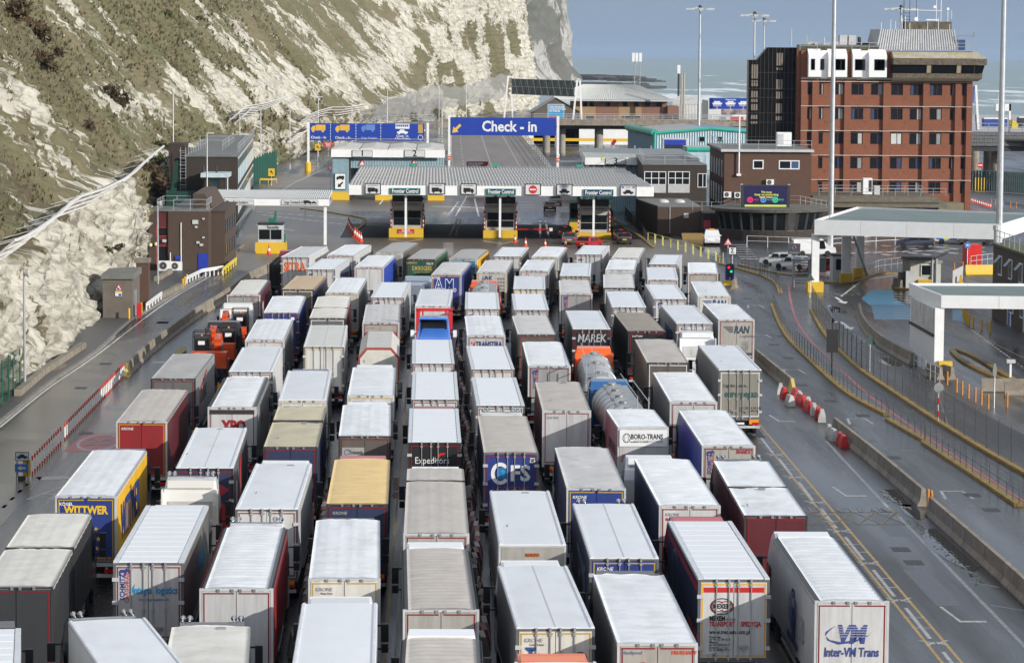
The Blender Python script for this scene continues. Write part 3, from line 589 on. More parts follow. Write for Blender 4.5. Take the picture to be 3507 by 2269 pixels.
def corr(mb,p0,p1,p2,p3,n,dep,m=0):
    """corrugated sheet between edge p0-p1 and edge p3-p2, ribs running from the first edge to the other"""
    p0,p1,p2,p3=map(Vector,(p0,p1,p2,p3));nn=(p1-p0).cross(p3-p0).normalized()*dep;v=[]
    for i in range(2*n+1):
        t_=i/(2*n);o=nn if i % 2 else nn*0;v += [p0.lerp(p1,t_)+o,p3.lerp(p2,t_)+o]
    return mb.add(v,[(2*i,2*i+2,2*i+3,2*i+1) for i in range(2*n)],m)
def railing(name,label,pts,h=1.1,rails=(1.0,.55),sp=1.8,m=None,group='guard railings',r=.03,cat='railing',z=0.,skip_end=False,under=None):
    """post-and-rail run; every post is a part"""
    m=m or K['galv'];pts=[Vector((p[0],p[1],p[2] if len(p)> 2 else z)) for p in pts]
    t=under or Thing(name,label,cat,tuple(pts[0]),0,group)
    pm=MB().tube((0,0,0),(0,0,h),r*1.15,6).mesh('post',m);acc=0.
    for i in range(len(pts)-1):
        a,b=pts[i],pts[i+1];L_=(b-a).length;n_=max(1,round(L_/sp))
        for k in range(n_):t.put('post',pm,a.lerp(b,k/n_))
        for q in rails:t.part('rail',MB().tube(a+Vector((0,0,h*q)),b+Vector((0,0,h*q)),r,5),m)
    t.put('post',pm,pts[-1]);return t
def window(t,x0,x1,z0,z1,Y,fr=None,mull=1,under=None,dep=.09,pane=None,blind=None,fw=.07,wall=None):
    fr=fr or FRAMEW;b=MB();b.box(x0,x1,Y-dep,Y+.02,z0,z0+fw);b.box(x0,x1,Y-dep,Y+.02,z1-fw,z1);b.box(x0,x0+fw,Y-dep,Y+.02,z0+fw,z1-fw);b.box(x1-fw,x1,Y-dep,Y+.02,z0+fw,z1-fw)
    for k in range(1,mull):xm=x0+(x1-x0)*(k/mull if mull> 2 else .58);b.box(xm-fw*.5,xm+fw*.5,Y-dep,Y+.02,z0+fw,z1-fw)
    w_=t.part('window',b,fr,under);g_=MB();g_.box(x0+fw,x1-fw,Y-.03,Y-.015,z0+fw,z1-fw);t.part('pane',g_,pane or K['pane'],w_)
    if blind:g_=MB();g_.box(x0+(x1-x0)*blind[0],x0+(x1-x0)*blind[1],Y-.045,Y-.034,z0+fw,z1-fw);t.part('curtain',g_,blind[2],w_)
    return w_
def panel_window(mb,x0,x1,z0,z1,Y,m):mb.box(x0,x1,Y-.02,Y+.02,z0,z1,m)
# silhouettes for traffic signs ------------------------------------------------------
def ic_truck(b,x,z,s,Y,m=0,flip=1):
    f=flip
    def P_(pl):return [(x+f*px*s,z+pz*s) for px,pz in pl][::f]
    b.vprism(P_([(-.5,-.12),(.18,-.12),(.18,.28),(-.5,.28)]),Y-.012,Y,m);b.vprism(P_([(.2,-.12),(.5,-.12),(.5,.06),(.38,.2),(.2,.2)]),Y-.012,Y,m)
    for wx in (-.32,.36):b.disc(x+f*wx*s,z-.16*s,.09*s,Y-.016,14,m)
def ic_car(b,x,z,s,Y,m=0):
    b.vprism([(x+px*s,z+pz*s) for px,pz in ((-.5,-.1),(.5,-.1),(.5,.05),(.28,.08),(.14,.24),(-.2,.24),(-.3,.08),(-.48,.05))],Y-.012,Y,m)
    for wx in (-.28,.28):b.disc(x+wx*s,z-.1*s,.1*s,Y-.016,14,m)
def ic_arrow(b,x,z,s,Y,ang,m=0):
    c,d=math.cos(ang),math.sin(ang);pl=[(-.5,-.11),(.05,-.11),(.05,-.32),(.5,0),(.05,.32),(.05,.11),(-.5,.11)];b.vprism([(x+s*(px*c-pz*d),z+s*(px*d+pz*c)) for px,pz in pl],Y-.012,Y,m)
def board(t,x0,x1,z0,z1,Y,col,name='sign_panel',border=None,th=.08,under=None):
    b=MB();b.box(x0,x1,Y,Y+th,z0,z1);p_=t.part(name,b,col,under)
    if border:
        w_=border[1];b=MB();b.box(x0,x1,Y-.014,Y,z0,z0+w_);b.box(x0,x1,Y-.014,Y,z1-w_,z1);b.box(x0,x0+w_,Y-.014,Y,z0+w_,z1-w_);b.box(x1-w_,x1,Y-.014,Y,z0+w_,z1-w_);t.part('sign_border',b,border[0],p_)
    return p_
# ---------------------------------------------------------------- brick house at the head of the left exit road
Y0=313.;t=Thing('brick_house','brown brick two-storey house with blue door and maroon panels below the cliff','building',(-26,Y0,0))
x0,x1,z0,z1=rect(508,724,714,935,Y0);xm0,xm1=Wp(535,800,Y0).x,Wp(576,800,Y0).x
b=MB();b.box(x0,xm0,Y0,Y0+9,0,z1);b.box(xm1,x1,Y0,Y0+24,0,z1);b.box(xm0,xm1,Y0+.35,Y0+9,0,z1);t.part('wall',b,BR_BRN)
b=MB();b.box(x0-.05,x1+.05,Y0-.05,Y0+9,z1,z1+.12);b.box(xm1,x1+.05,Y0+9,Y0+24.1,z1,z1+.12);t.part('roof',b,K['roofgrey'])
b=MB();b.box(xm0,xm1,Y0+.2,Y0+.34,4.5,z1-.1);b.box(xm0,xm1,Y0+.2,Y0+.34,2.6,3.55);b.box(xm0,xm1,Y0+.2,Y0+.34,.1,.5);t.part('maroon_panel',b,mat((.10,.018,.02),.5,dirt=.4,dcol=(.05,.03,.03)))
window(t,xm0,xm1,3.55,4.5,Y0+.3,K['red']);window(t,xm0,xm1,.5,2.6,Y0+.3,K['red'])
a,c,d0,d1=rect(679,867,713,945,Y0);b=MB();b.box(a,c,Y0-.08,Y0,0,d1);t.part('door',b,mat((.02,.045,.36),.4))
a,c,d0,d1=rect(648,661,720,712,Y0)
wx0,wx1,wz0,wz1=rect(648,661,718,714,Y0);b=MB();b.vprism([(wx0,z1+.12),(wx1,z1+.12),(wx1-.9,z1+1.6),(wx0,z1+1.6)],Y0+5,Y0+22);t.part('roof_box',b,BR_BRN)
b=MB();b.box(x1-.02,x1+1.4,Y0+4,Y0+22,0,z1-.25);b.box(x1-.02,x1+1.5,Y0+3.9,Y0+22.1,z1-.25,z1-.05);t.part('side_wing',b,BR_BRN)
for k in range(6):b=MB();b.box(x1+1.36,x1+1.46,Y0+5+k*2.8,Y0+6.5+k*2.8,1.2,2.6);t.part('window',b,K['pane']);b=MB();b.box(x1+1.36,x1+1.46,Y0+5+k*2.8,Y0+6.5+k*2.8,3.6,5.0);t.part('window',b,K['pane'])
for px in (583,620):p_=Wp(px,800,Y0);b=MB();b.tube((p_.x,Y0-.08,.2 if px> 600 else .3),(p_.x,Y0-.08,5.0 if px> 600 else 1.9),.055,8);t.part('pipe',b,K['white'])
for px,py,s_ in ((697,749,.12),(672,777,.14),(669,760,.3),(563,824,.2),(678,830,.16),(690,838,.18),(697,813,.12),(610,882,.3)):
    p_=Wp(px,py,Y0);b=MB();b.box(p_.x-s_,p_.x+s_,Y0-.14,Y0,p_.z-s_*.7,p_.z+s_*.7);t.part('wall_box',b,K['lgrey'] if px != 610 else K['blue'])
for px,py in ((516,838),(535,835)):p_=Wp(px,py,Y0);b=MB();b.lathe([(.02,-.2),(.16,-.15),(.2,0),(.16,.15),(.02,.2)],12,(p_.x,Y0-.25,p_.z));t.part('globe_lamp',b,mat((.7,.65,.45),.4))
railing('roof_railing','railing',[(x0+.9,Y0+.4,z1+.12),(x0+.9,Y0+8,z1+.12),(x1-2.5,Y0+8,z1+.12)],under=t);railing('roof_railing','railing',[(x1-3.6,Y0+.4,z1+.12),(x1-.2,Y0+.4,z1+.12),(x1-.2,Y0+7,z1+.12)],under=t)
def ac_unit(label,p,rz=0.,s=1.,group='air-conditioning units'):
    u=Thing('air_conditioner',label,'air conditioner',p,rz,group,world=False);b=MB();b.box(-.45*s,.45*s,-.16*s,.16*s,.08,.75*s);u.part('casing',b,K['white']);b=MB();b.ring(-.1*s,.42*s,.28*s,.06*s,-.17*s,20);b.disc(-.1*s,.42*s,.08*s,-.175*s,12);b.disc(-.1*s,.42*s,.22*s,-.165*s,18,1);u.part('fan_grille',b,[K['grey'],K['dark']]);return u
p_=Wp(567,935,Y0);ac_unit('larger air conditioner on the ground by the maroon window',(p_.x,Y0-1.0,.0),0,1.5);p_=Wp(605,935,Y0);ac_unit('air conditioner on the ground below the white pipe',(p_.x,Y0-.5,0),0,1.35)
# ---------------------------------------------------------------- flat-roofed house behind it
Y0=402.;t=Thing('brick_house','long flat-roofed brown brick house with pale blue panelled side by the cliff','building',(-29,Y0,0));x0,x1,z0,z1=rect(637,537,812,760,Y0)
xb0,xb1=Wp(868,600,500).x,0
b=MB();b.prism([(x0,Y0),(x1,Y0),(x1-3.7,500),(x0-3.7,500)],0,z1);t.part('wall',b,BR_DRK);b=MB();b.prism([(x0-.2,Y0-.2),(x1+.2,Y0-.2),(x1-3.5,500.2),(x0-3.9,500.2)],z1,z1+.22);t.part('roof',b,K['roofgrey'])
ax0=Wp(575,600,Y0).x;b=MB();b.box(ax0,x0-.02,Y0+1,Y0+14,0,z1-1.0);b.box(ax0,ax0+2.1,Y0+1.02,Y0+8,z1-1.0,z1+1.7);t.part('annex',b,BR_DRK)
b=MB();gx=Wp(600,700,Y0-3).x;b.box(gx-1.1,gx+2.6,Y0-4,Y0+.9,0,4.3);b.vprism([(gx-.6,4.3),(gx+.2,4.3),(gx+.2,8.2),(gx+.05,8.2)],Y0-3,Y0-.5);t.part('green_screen',b,mat((.006,.045,.032),.5))
def sx(y):return x1-3.7*(y-Y0)/(500-Y0)
for i in range(11):
    ya,yb_=Y0+3+i*8.6,Y0+3+i*8.6+7.4
    for za,zb in ((1.0,4.4),(5.0,8.6)):
        b=MB();b.add([(sx(ya)+.06,ya,za),(sx(yb_)+.06,yb_,za),(sx(yb_)+.06,yb_,zb),(sx(ya)+.06,ya,zb)],[(0,1,2,3)]);p2=t.part('side_panel',b,mat((.55,.68,.72),.45) if i< 6 else mat((.66,.66,.62),.5));b=MB();b.add([(sx(ya+.6)+.075,ya+.6,zb-1.5),(sx(yb_-.6)+.075,yb_-.6,zb-1.5),(sx(yb_-.6)+.075,yb_-.6,zb-.35),(sx(ya+.6)+.075,ya+.6,zb-.35)],[(0,1,2,3)]);t.part('window',b,K['pane'],p2)
px0,px1,_,pz=rect(687,600,782,612,Y0-6);b=MB();b.box(px0,px1,Y0-6,Y0-.02,pz-.3,pz+.25);t.part('porch_roof',b,mat((.50,.60,.64),.5,dirt=.4));b=MB();b.box(px0+.2,px0+1.2,Y0-5.6,Y0-.03,0,pz-.3);b.box(px0+2.4,px1-.5,Y0-5.6,Y0-.03,0,pz-.3);t.part('porch_wall',b,BR_DRK);b=MB();b.box(px0+1.2,px0+2.4,Y0-4.6,Y0-4.5,0,pz-.4);t.part('door',b,mat((.30,.45,.50),.4));b=MB();b.box(px1-.16,px1-.04,Y0-5.9,Y0-5.78,0,pz-.3);t.part('porch_post',b,K['white'])
b=MB()
lx=Wp(627,560,Y0-.6).x
for s_ in (-.35,.35):b.tube((lx+s_,Y0-.6,3.6),(lx+s_,Y0-.6,z1+1.2),.04)
for k in range(14):b.tube((lx-.35,Y0-.6,3.8+k*.42),(lx+.35,Y0-.6,3.8+k*.42),.03)
for k in range(6):b.ring(lx,0,.5,.05,0,12) if 0 else None
for k in range(6):
    for s_ in (-.5,.5):b.tube((lx+s_*.9,Y0-1.2,5+k*.9),(lx+s_*.7,Y0-.6,5+k*.9),.03)
    b.tube((lx-.45,Y0-1.2,5+k*.9),(lx+.45,Y0-1.2,5+k*.9),.03)
t.part('caged_ladder',b,K['galv']);b=MB();b.box(lx-.7,lx+.9,Y0-1.2,Y0-.1,2.9,3.9);t.part('ladder_gate',b,K['lgrey'])
railing('r','',[(x0+.3,Y0+.5,z1+.2),(x0+.3,Y0+30,z1+.2)],under=t,sp=4,h=1.3);railing('r','',[(x1-.4,Y0+8,z1+.2),(x1-3.2,495,z1+.2)],under=t,sp=6,h=1.3);railing('r','',[(x0-1.5,Y0+44,z1+.2),(x1-4,Y0+44,z1+.2)],under=t,sp=3,h=1.3);railing('r','',[(x0+3.4,Y0+20,z1+.2),(x0+2.4,Y0+60,z1+.2)],under=t,sp=5,h=1.3)
for px in (697,742):p_=Wp(px,590,Y0-3);t.part('flue',MB().tube((p_.x,Y0-3,pz),(p_.x,Y0-3,pz+1.1),.14,8),K['black'])
# concrete hut and brick pier
Y0=256.;t=Thing('concrete_hut','grey rendered hut with rock-fall warning sign below the cliff','hut',(-27,Y0,0));x0,x1,z0,z1=rect(352,955,453,1058,Y0);HUT=mat((.15,.13,.11),.9,dirt=.5,dcol=(.08,.075,.065),bump=.3)
b=MB();b.box(x0,x1,Y0,Y0+6.5,.1,z1);t.part('wall',b,HUT);b=MB();b.add([(x0-.15,Y0-.2,z1),(x1+.15,Y0-.2,z1),(x1+.15,Y0+6.7,z1),(x0-.15,Y0+6.7,z1),(x0-.15,Y0-.2,z1+.35),(x1+.15,Y0-.2,z1+.45),(x1+.15,Y0+6.7,z1+.55),(x0-.15,Y0+6.7,z1+.45)],[(3,2,1,0),(4,5,6,7),(0,1,5,4),(1,2,6,5),(2,3,7,6),(3,0,4,7)]);t.part('roof',b,mat((.17,.175,.165),.8,dirt=.6,dcol=(.1,.1,.07)))
p_=Wp(406,983,Y0);b=MB();b.vprism([(p_.x-.32,p_.z-.27),(p_.x+.32,p_.z-.27),(p_.x,p_.z+.3)],Y0-.05,Y0-.02);b.vprism([(p_.x-.22,p_.z-.21),(p_.x+.22,p_.z-.21),(p_.x,p_.z+.18)],Y0-.06,Y0-.05,1);b.vprism([(p_.x-.12,p_.z-.18),(p_.x+.14,p_.z-.18),(p_.x-.08,p_.z+.03)],Y0-.065,Y0-.06,2);t.part('warning_triangle',b,[K['red'],SIGNW,INKM]);b=MB();b.box(p_.x-.28,p_.x+.28,Y0-.05,Y0-.02,p_.z-.75,p_.z-.33);t.part('notice',b,SIGNW);b=MB();b.box(p_.x-.25,p_.x+.25,Y0-.06,Y0-.05,p_.z-.48,p_.z-.36);b.box(p_.x,p_.x+.24,Y0-.06,Y0-.05,p_.z-.72,p_.z-.55,1);t.part('notice_print',b,[K['yellow'],K['blue']])
b=MB();b.box(x1,x1+.06,Y0+1.5,Y0+3.4,.1,2.3);t.part('side_door',b,K['grey'])
b=MB();b.box(x1+.3,x1+.7,Y0+.6,Y0+1.0,.12,1.3);single('hydrant_box',b,K['red'],'red cabinet beside the concrete hut','cabinet')
Yp=266.;x0,x1,z0,z1=rect(466,900,508,1024,Yp);b=MB();b.box(x0,x1,Yp,Yp+1.5,.1,z1);t=Thing('brick_pier','red brick pier with concrete cap behind the hut','pier',(x0,Yp,0));t.part('shaft',b,BR_MID);t.part('cap',MB().box(x0-.15,x1+.1,Yp-.1,Yp+1.6,z1,z1+.35),K['concd']);t.part('buttress',MB().vprism([(x0-.6,.1),(x0,.1),(x0,z1-.8),(x0-.35,2.2)],Yp+.1,Yp+1.2),K['concd'])
# ---------------------------------------------------------------- small security canopy and booth on the left
Yc=357.;x0,x1,z0,z1=rect(722,681,1128,704,Yc);t=Thing('entry_canopy','narrow white canopy with black lettered lane signs beside the brick house','canopy',(x0,Yc,0))
t.part('fascia',MB().box(x0,x1,Yc,Yc+.12,z0,z1),FASC);b=MB();corr(b,(x0,Yc,z1),(x1,Yc,z1),(x1,Yc+12,z1+.45),(x0,Yc+12,z1+.45),56,.14);t.part('roof',b,CORW);t.part('soffit',MB().box(x0,x1,Yc+.12,Yc+12,z0+.1,z0+.25),K['lgrey'])
for px in (772,1114):p_=Wp(px,700,Yc+.4);t.part('post',MB().box(p_.x-.17,p_.x+.17,Yc+.3,Yc+.6,0,z0),K['white'])
for px0,px1,s_,icn in ((757,870,'Pass holders',1),(963,1090,'Cargo Terminal & UTP',0)):
    a,c,d0,d1=rect(px0,684,px1,702,Yc-.05);q_=board(t,a,c,d0,d1,Yc-.06,mat((.58,.59,.60),.5),border=(INKM,.035));letters(t,s_,.33,((a+c)/2+(.35 if icn else -.6),Yc-.08,(d0+d1)/2),INKM,.015,under=q_,fit=(c-a)*(.45 if icn else .58));b=MB()
    if icn:ic_car(b,a+.75,(d0+d1)/2,.8,Yc-.07)
    else:ic_truck(b,c-1.25,(d0+d1)/2,.85,Yc-.07);ic_car(b,c-.5,(d0+d1)/2-.03,.65,Yc-.07)
    t.part('pictogram',b,INKM,q_)
YB=341.;x0,x1,z0,z1=rect(884,760,968,835,YB);t=Thing('security_booth','grey security booth on a yellow base under the left canopy','booth',((x0+x1)/2,YB,0));b=MB();b.profile([(0,0,1.75),(-.0,1.25,1.7),(3.0,1.25,1.7),(3.2,0,1.75)]);b.v=[(x+(x0+x1)/2,y+YB,z) for x,y,z in b.v];t.part('yellow_base',b,YEL)
t.part('cabin',MB().box(x0,x1,YB+.15,YB+2.8,1.25,z1-.4),K['lgrey']);b=MB();b.box(x0+.12,(x0+x1)/2-.06,YB+.11,YB+.15,1.6,2.9);b.box((x0+x1)/2+.06,x1-.12,YB+.11,YB+.15,1.6,2.9);t.part('window',b,K['glass'])
q_=t.part('header',MB().box(x0-.02,x1+.02,YB+.05,YB+2.9,z1-.85,z1-.35),mat((.50,.54,.54),.5));letters(t,'Security',.36,((x0+x1)/2+.3,YB+.02,z1-.6),INKM,.02,under=q_,fit=1.35);t.part('roof',MB().box(x0-.05,x1+.05,YB,YB+3,z1-.35,z1-.1),K['black']);b=MB();b.box(x0+1.1,x0+1.9,YB+1,YB+1.8,z1-.1,z1+.35);b.tube((x1-.9,YB+1.2,z1-.1),(x1-.8,YB+1.2,z1+1.2),.13,8);t.part('vent_pipe',b,mat((.01,.16,.10),.45));t.part('side_post',MB().tube((x1+.25,YB+.3,0),(x1+.25,YB+.3,2.2),.12),mat((.01,.20,.12),.45))
# ---------------------------------------------------------------- frontier control canopy
Yf=366.;x0,x1=Wp(1195,650,Yf).x,Wp(2237,655,Yf).x;zt,zb=6.75,5.5;YD=54.
t=Thing('frontier_canopy','wide corrugated canopy with white fascia over the frontier control lanes','canopy',((x0+x1)/2,Yf,0));FZ=[Wp(1195,633,Yf).z,Wp(2237,641,Yf).z];zt=sum(FZ)/2;zb=(Wp(1195,665,Yf).z+Wp(2237,675,Yf).z)/2
t.part('fascia',MB().box(x0,x1,Yf,Yf+.15,zb,zt),FASC);nb=5;CORF=mat((.43,.42,.395),.6,0,var=.12,dirt=.6,dcol=(.33,.31,.27),dscale=.5)
for i in range(nb):
    b=MB();ya=Yf+.1+i*YD/nb;yb_=ya+YD/nb-.25;corr(b,(x0,ya,zt-.10),(x1,ya,zt-.10),(x1,yb_,zt+.16),(x0,yb_,zt+.16),92,.12);t.part('roof_bay',b,CORF);t.part('gutter',MB().box(x0,x1,yb_,yb_+.2,zt-.2,zt+.10),K['grey'])
b=MB()
for i in range(26):xx=x0+(x1-x0)*i/25;b.tube((xx,Yf+YD-1,zt),(xx,Yf+YD-1,zt+.55),.06)
b.tube((x0,Yf+YD-1,zt+.35),(x1,Yf+YD-1,zt+.35),.05);t.part('snow_rail',b,K['grey'])
t.part('soffit',MB().box(x0+.1,x1-.1,Yf+.2,Yf+YD,zb+.12,zb+.4),mat((.055,.055,.055),.6))
for s_ in (x0,x1):t.part('edge_fascia',MB().box(s_-.08,s_+.08,Yf+.16,Yf+YD,zb,zt),FASC)
for px in (1390,1713,2034):p_=Wp(px,660,Yf+.8);t.part('post',MB().box(p_.x-.13,p_.x+.13,Yf+.8,Yf+1.06,.4,zb+.2),K['white']);t.part('rear_post',MB().box(p_.x+1.4,p_.x+1.8,Yf+26,Yf+26.4,0,zb+.2),K['lgrey']);t.part('rear_post',MB().box(p_.x+.2,p_.x+.6,Yf+48,Yf+48.4,0,zb+.2),K['lgrey'])
for i,(l,tp,r_,bt) in enumerate(((1335,644,1440,665),(1664,646,1767,668),(1997,648.5,2101,672))):
    a,c,d0,d1=rect(l,tp,r_,bt,Yf-.1);s=Thing('overhead_sign',('leftmost','middle','rightmost')[i]+' dark blue frontier control nameboard with green frame on the canopy','sign',((a+c)/2,Yf-.1,d0),0,'nameboards on the frontier canopy');q_=board(s,a,c,d0,d1,Yf-.14,mat((.012,.02,.10),.4),border=(mat((.01,.22,.15),.45),.1));letters(s,'Frontier Control',.50,((a+c)/2,Yf-.17,(d0+d1)/2),SIGNW,.035,under=q_,fit=(c-a)*.86)
LS=[(1249,627,1305,666,'truck','lane sign with tanker lorry, leftmost on the frontier canopy'),(1468,627,1525,666,'truck','lane sign with lorry, right of the first frontier nameboard'),(1577,628,1633,667,'truck','lane sign with lorry, left of the middle frontier nameboard'),(1797,629,1853,669,'no','square lane sign with red no-entry disc on the frontier canopy'),(1905,630,1961,670,'car','lane sign with plain car picture next to the no-entry sign'),(2123,633,2180,673,'careu','lane sign with car and small flags, rightmost on the canopy')]
for l,tp,r_,bt,kd,lb in LS:
    a,c,d0,d1=rect(l,tp,r_,bt,Yf-.3);s=Thing('lane_sign',lb,'sign',((a+c)/2,Yf-.2,d0),0,'lane signs on the frontier canopy');q_=board(s,a,c,d0,d1,Yf-.3,mat((.60,.61,.62),.45),border=(INKM,.11));b=MB();xm,zm=(a+c)/2,(d0+d1)/2
    if kd == 'no':b.disc(xm,zm,.5,Yf-.312,24,0);b.box(xm-.36,xm+.36,Yf-.325,Yf-.312,zm-.08,zm+.08,1);s.part('pictogram',b,[K['red'],SIGNW],q_)
    else:
        (ic_truck if kd == 'truck' else ic_car)(b,xm,zm-.2,1.25,Yf-.305);s.part('pictogram',b,INKM,q_);letters(s,'ALL PASSPORTS' if kd != 'careu' else 'EU/EEA',.13,(xm,Yf-.32,d1-.28),flat((.2,.2,.22)),.01,under=q_)
        if kd == 'careu':b=MB();b.box(a+.2,a+.5,Yf-.315,Yf-.305,d1-.38,d1-.2);b.box(c-.5,c-.2,Yf-.315,Yf-.305,d1-.38,d1-.2);s.part('flag',b,SIGNB,q_)
for i,(l,r_,yt,yb_,bl,br_,bt,l2) in enumerate(((1332,1450,782,815,1343,1447,690,'left'),(1655,1772,789,821,1663,1765,697,'middle'),(1976,2093,797,827,1984,2085,706,'right'))):
    Yb=Yf+6.;a,c,d0,d1=rect(l,yt,r_,yb_,Yb);s=Thing('passport_booth',l2+' black-windowed passport booth on yellow base under the frontier canopy','booth',((a+c)/2,Yb,0),0,'passport booths under the frontier canopy');s.part('yellow_base',MB().prism([(a,Yb),(c,Yb),(c,Yb+5),(a,Yb+5)],0,d1),YEL)
    a2,c2,e0,e1=rect(bl,bt,br_,yt,Yb+.5);s.part('cabin',MB().box(a2,c2,Yb+.5,Yb+3.2,d1,e1),mat((.46,.45,.40),.5,dirt=.3));b=MB();xm=(a2+c2)/2;H_=e1-d1
    for xa,xb in ((a2+.22,xm-.08),(xm+.08,c2-.22)):
        for za,zb_ in ((.12,.36),(.385,.66)):b.box(xa,xb,Yb+.44,Yb+.49,d1+H_*za,d1+H_*zb_)
    s.part('window',b,K['glass']);q_=s.part('header',MB().box(a2-.1,c2+.1,Yb+.35,Yb+3.3,d1+H_*.82,e1),mat((.36,.35,.32),.5));letters(s,'POLICE AUX FRONTIERES',.17,(xm,Yb+.33,d1+H_*.90),INKM,.015,under=q_,fit=(c2-a2)*.72);b=MB()
    for sx_ in (-1,1):
        for j,mm in enumerate((0,1,2)):xx=xm+sx_*(c2-a2)*.46+(j-1)*.1;b.box(xx-.05,xx+.05,Yb+.33,Yb+.345,d1+H_*.86,d1+H_*.94,mm)
    s.part('tricolour',b,[K['blue'],SIGNW,K['red']],q_);s.part('roof',MB().box(a2,c2,Yb+.6,Yb+3.2,e1,e1+.7),K['black'])
    b=MB()
    for xx in (a2-.12,c2+.12):
        for k in range(10):b.box(xx-.06,xx+.06,Yb+.3,Yb+.42,d1+k*H_*.08,d1+(k+1)*H_*.08,k % 2)
    s.part('striped_post',b,[K['red'],SIGNW]);b=MB();
    for xx in (a2-.12,c2+.12):b.disc(xx,d1+H_*.68,.16,Yb+.25,16,0);b.box(xx-.13,xx+.13,Yb+.22,Yb+.25,e1-.2,e1+.25,1)
    s.part('lane_disc',b,[K['red'],SIGNW])
    if i == 0:a3,c3,f0,f1=rect(1361,785,1419,799,Yb-.05);q_=board(s,a3,c3,f0,f1,Yb-.07,K['red']);letters(s,'SLOW',.26,((a3+c3)/2,Yb-.09,f1-.17),SIGNW,.03,under=q_);letters(s,'STOP IF REQUESTED',.13,((a3+c3)/2,Yb-.09,f0+.12),SIGNW,.02,under=q_,fit=(c3-a3)*.85)
    if i == 1:b=MB();b.tube((c2+.3,Yb+1,d1+.1),(c2+4.6,Yb+1,d1+.1),.07,6);b.disc(c2+3,d1+.1,.2,Yb+.9,14,0);b.box(c2+4.2,c2+4.6,Yb+.9,Yb+.95,d1-.1,d1+.3,1);s.part('barrier_arm',b,[K['red'],SIGNW])
# low green booths further under the canopy
for px,Yb,lb in ((1432,396,'dark green kiosk under the canopy behind the left booth'),(1745,400,'dark kiosk under the canopy behind the middle booth'),(2080,398,'green kiosk under the canopy behind the right booth'),(1975,385,'dark kiosk with yellow base left of the right booth')):
    x_=Wp(px,700,Yb).x;s=Thing('kiosk',lb,'kiosk',(x_,Yb,0));s.part('base',MB().box(x_-.9,x_+.9,Yb,Yb+3,0,1.3),YEL);s.part('cabin',MB().box(x_-.8,x_+.8,Yb+.2,Yb+2.8,1.3,3.6),mat((.02,.06,.05),.5));s.part('window',MB().box(x_-.6,x_+.6,Yb+.15,Yb+.2,1.7,3.0),K['glass'])
# ---------------------------------------------------------------- check-in sheds 1-2 and 3
Ys=467.;x0,x1,z0,z1=rect(1134,513,1524,539,Ys);t=Thing('check_in_shed','white-roofed blue corrugated check-in shed numbered one and two','shed',((x0+x1)/2,Ys,0));t.part('fascia',MB().box(x0,x1,Ys,Ys+.2,z0,z1),FASC)
for i in range(4):xa=x0+(x1-x0)*i/4;t.part('roof_panel',MB().vprism([(xa+.1,z1-.1),(xa+(x1-x0)/4-.1,z1-.1),(xa+(x1-x0)/4-.1,z1+.15),(xa+(x1-x0)/8,z1+.4),(xa+.1,z1+.15)],Ys+.3,Ys+26),mat((.55,.54,.50),.6,dirt=.4))
b=MB();b.tube((x0,Ys+26,z1+.9),(x1,Ys+26,z1+.9),.05);t.part('roof_rail',b,K['galv'])
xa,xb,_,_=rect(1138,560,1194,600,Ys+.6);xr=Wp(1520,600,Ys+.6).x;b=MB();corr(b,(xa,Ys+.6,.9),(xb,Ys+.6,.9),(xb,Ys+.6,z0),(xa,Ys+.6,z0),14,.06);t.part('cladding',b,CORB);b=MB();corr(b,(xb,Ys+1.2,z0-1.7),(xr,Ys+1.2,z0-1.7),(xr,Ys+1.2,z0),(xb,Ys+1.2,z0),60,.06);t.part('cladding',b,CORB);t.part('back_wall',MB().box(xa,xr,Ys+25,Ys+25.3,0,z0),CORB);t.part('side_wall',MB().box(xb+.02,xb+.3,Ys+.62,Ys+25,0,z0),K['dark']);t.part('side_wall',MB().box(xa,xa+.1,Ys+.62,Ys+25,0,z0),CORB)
for l,r_ in ((1134,1196),(1285,1356),(1465,1522)):a,c,d0,d1=rect(l,661,r_,686,Ys-.2);t.part('yellow_base',MB().box(a,c,Ys-.2,Ys+6,0,1.2),YEL)
for l,r_,n_ in ((1206,1276,'1'),(1385,1456,'2')):a,c,d0,d1=rect(l,514,r_,538,Ys-.1);q_=board(t,a,c,d0,d1,Ys-.12,mat((.58,.60,.61),.5),'number_board',(INKM,.06));letters(t,n_,.95,((a+c)/2,Ys-.15,(d0+d1)/2),INKM,.02,under=q_)
for px in (1240,1418):p_=Wp(px,558,Ys+1.1);b=MB();b.vprism([(p_.x-.55,p_.z-.4),(p_.x+.55,p_.z-.4),(p_.x,p_.z+.55)],Ys+1.0,Ys+1.05);b.vprism([(p_.x-.36,p_.z-.3),(p_.x+.36,p_.z-.3),(p_.x,p_.z+.32)],Ys+.98,Ys+1.0,1);t.part('warning_triangle',b,[K['red'],SIGNW])
a,c,d0,d1=rect(1146,593,1185,649,Ys+.4);q_=board(t,a,c,d0,d1,Ys+.35,SIGNW,border=(INKM,.08));b=MB();ic_truck(b,(a+c)/2,d1-.75,1.2,Ys+.34,flip=-1);ic_arrow(b,(a+c)/2,d0+.75,1.1,Ys+.34,R(225));t.part('pictogram',b,INKM,q_)
Ys=436.;x0,x1,z0,z1=rect(2004,540,2179,564.5,Ys);t=Thing('check_in_shed','flat-roofed check-in shed numbered three beside the dark brick garage','shed',((x0+x1)/2,Ys,0));xr=Wp(2395,557,Ys).x;t.part('fascia',MB().box(x0,xr,Ys,Ys+.2,z0,z1),FASC);xl=Wp(1990,523,476).x
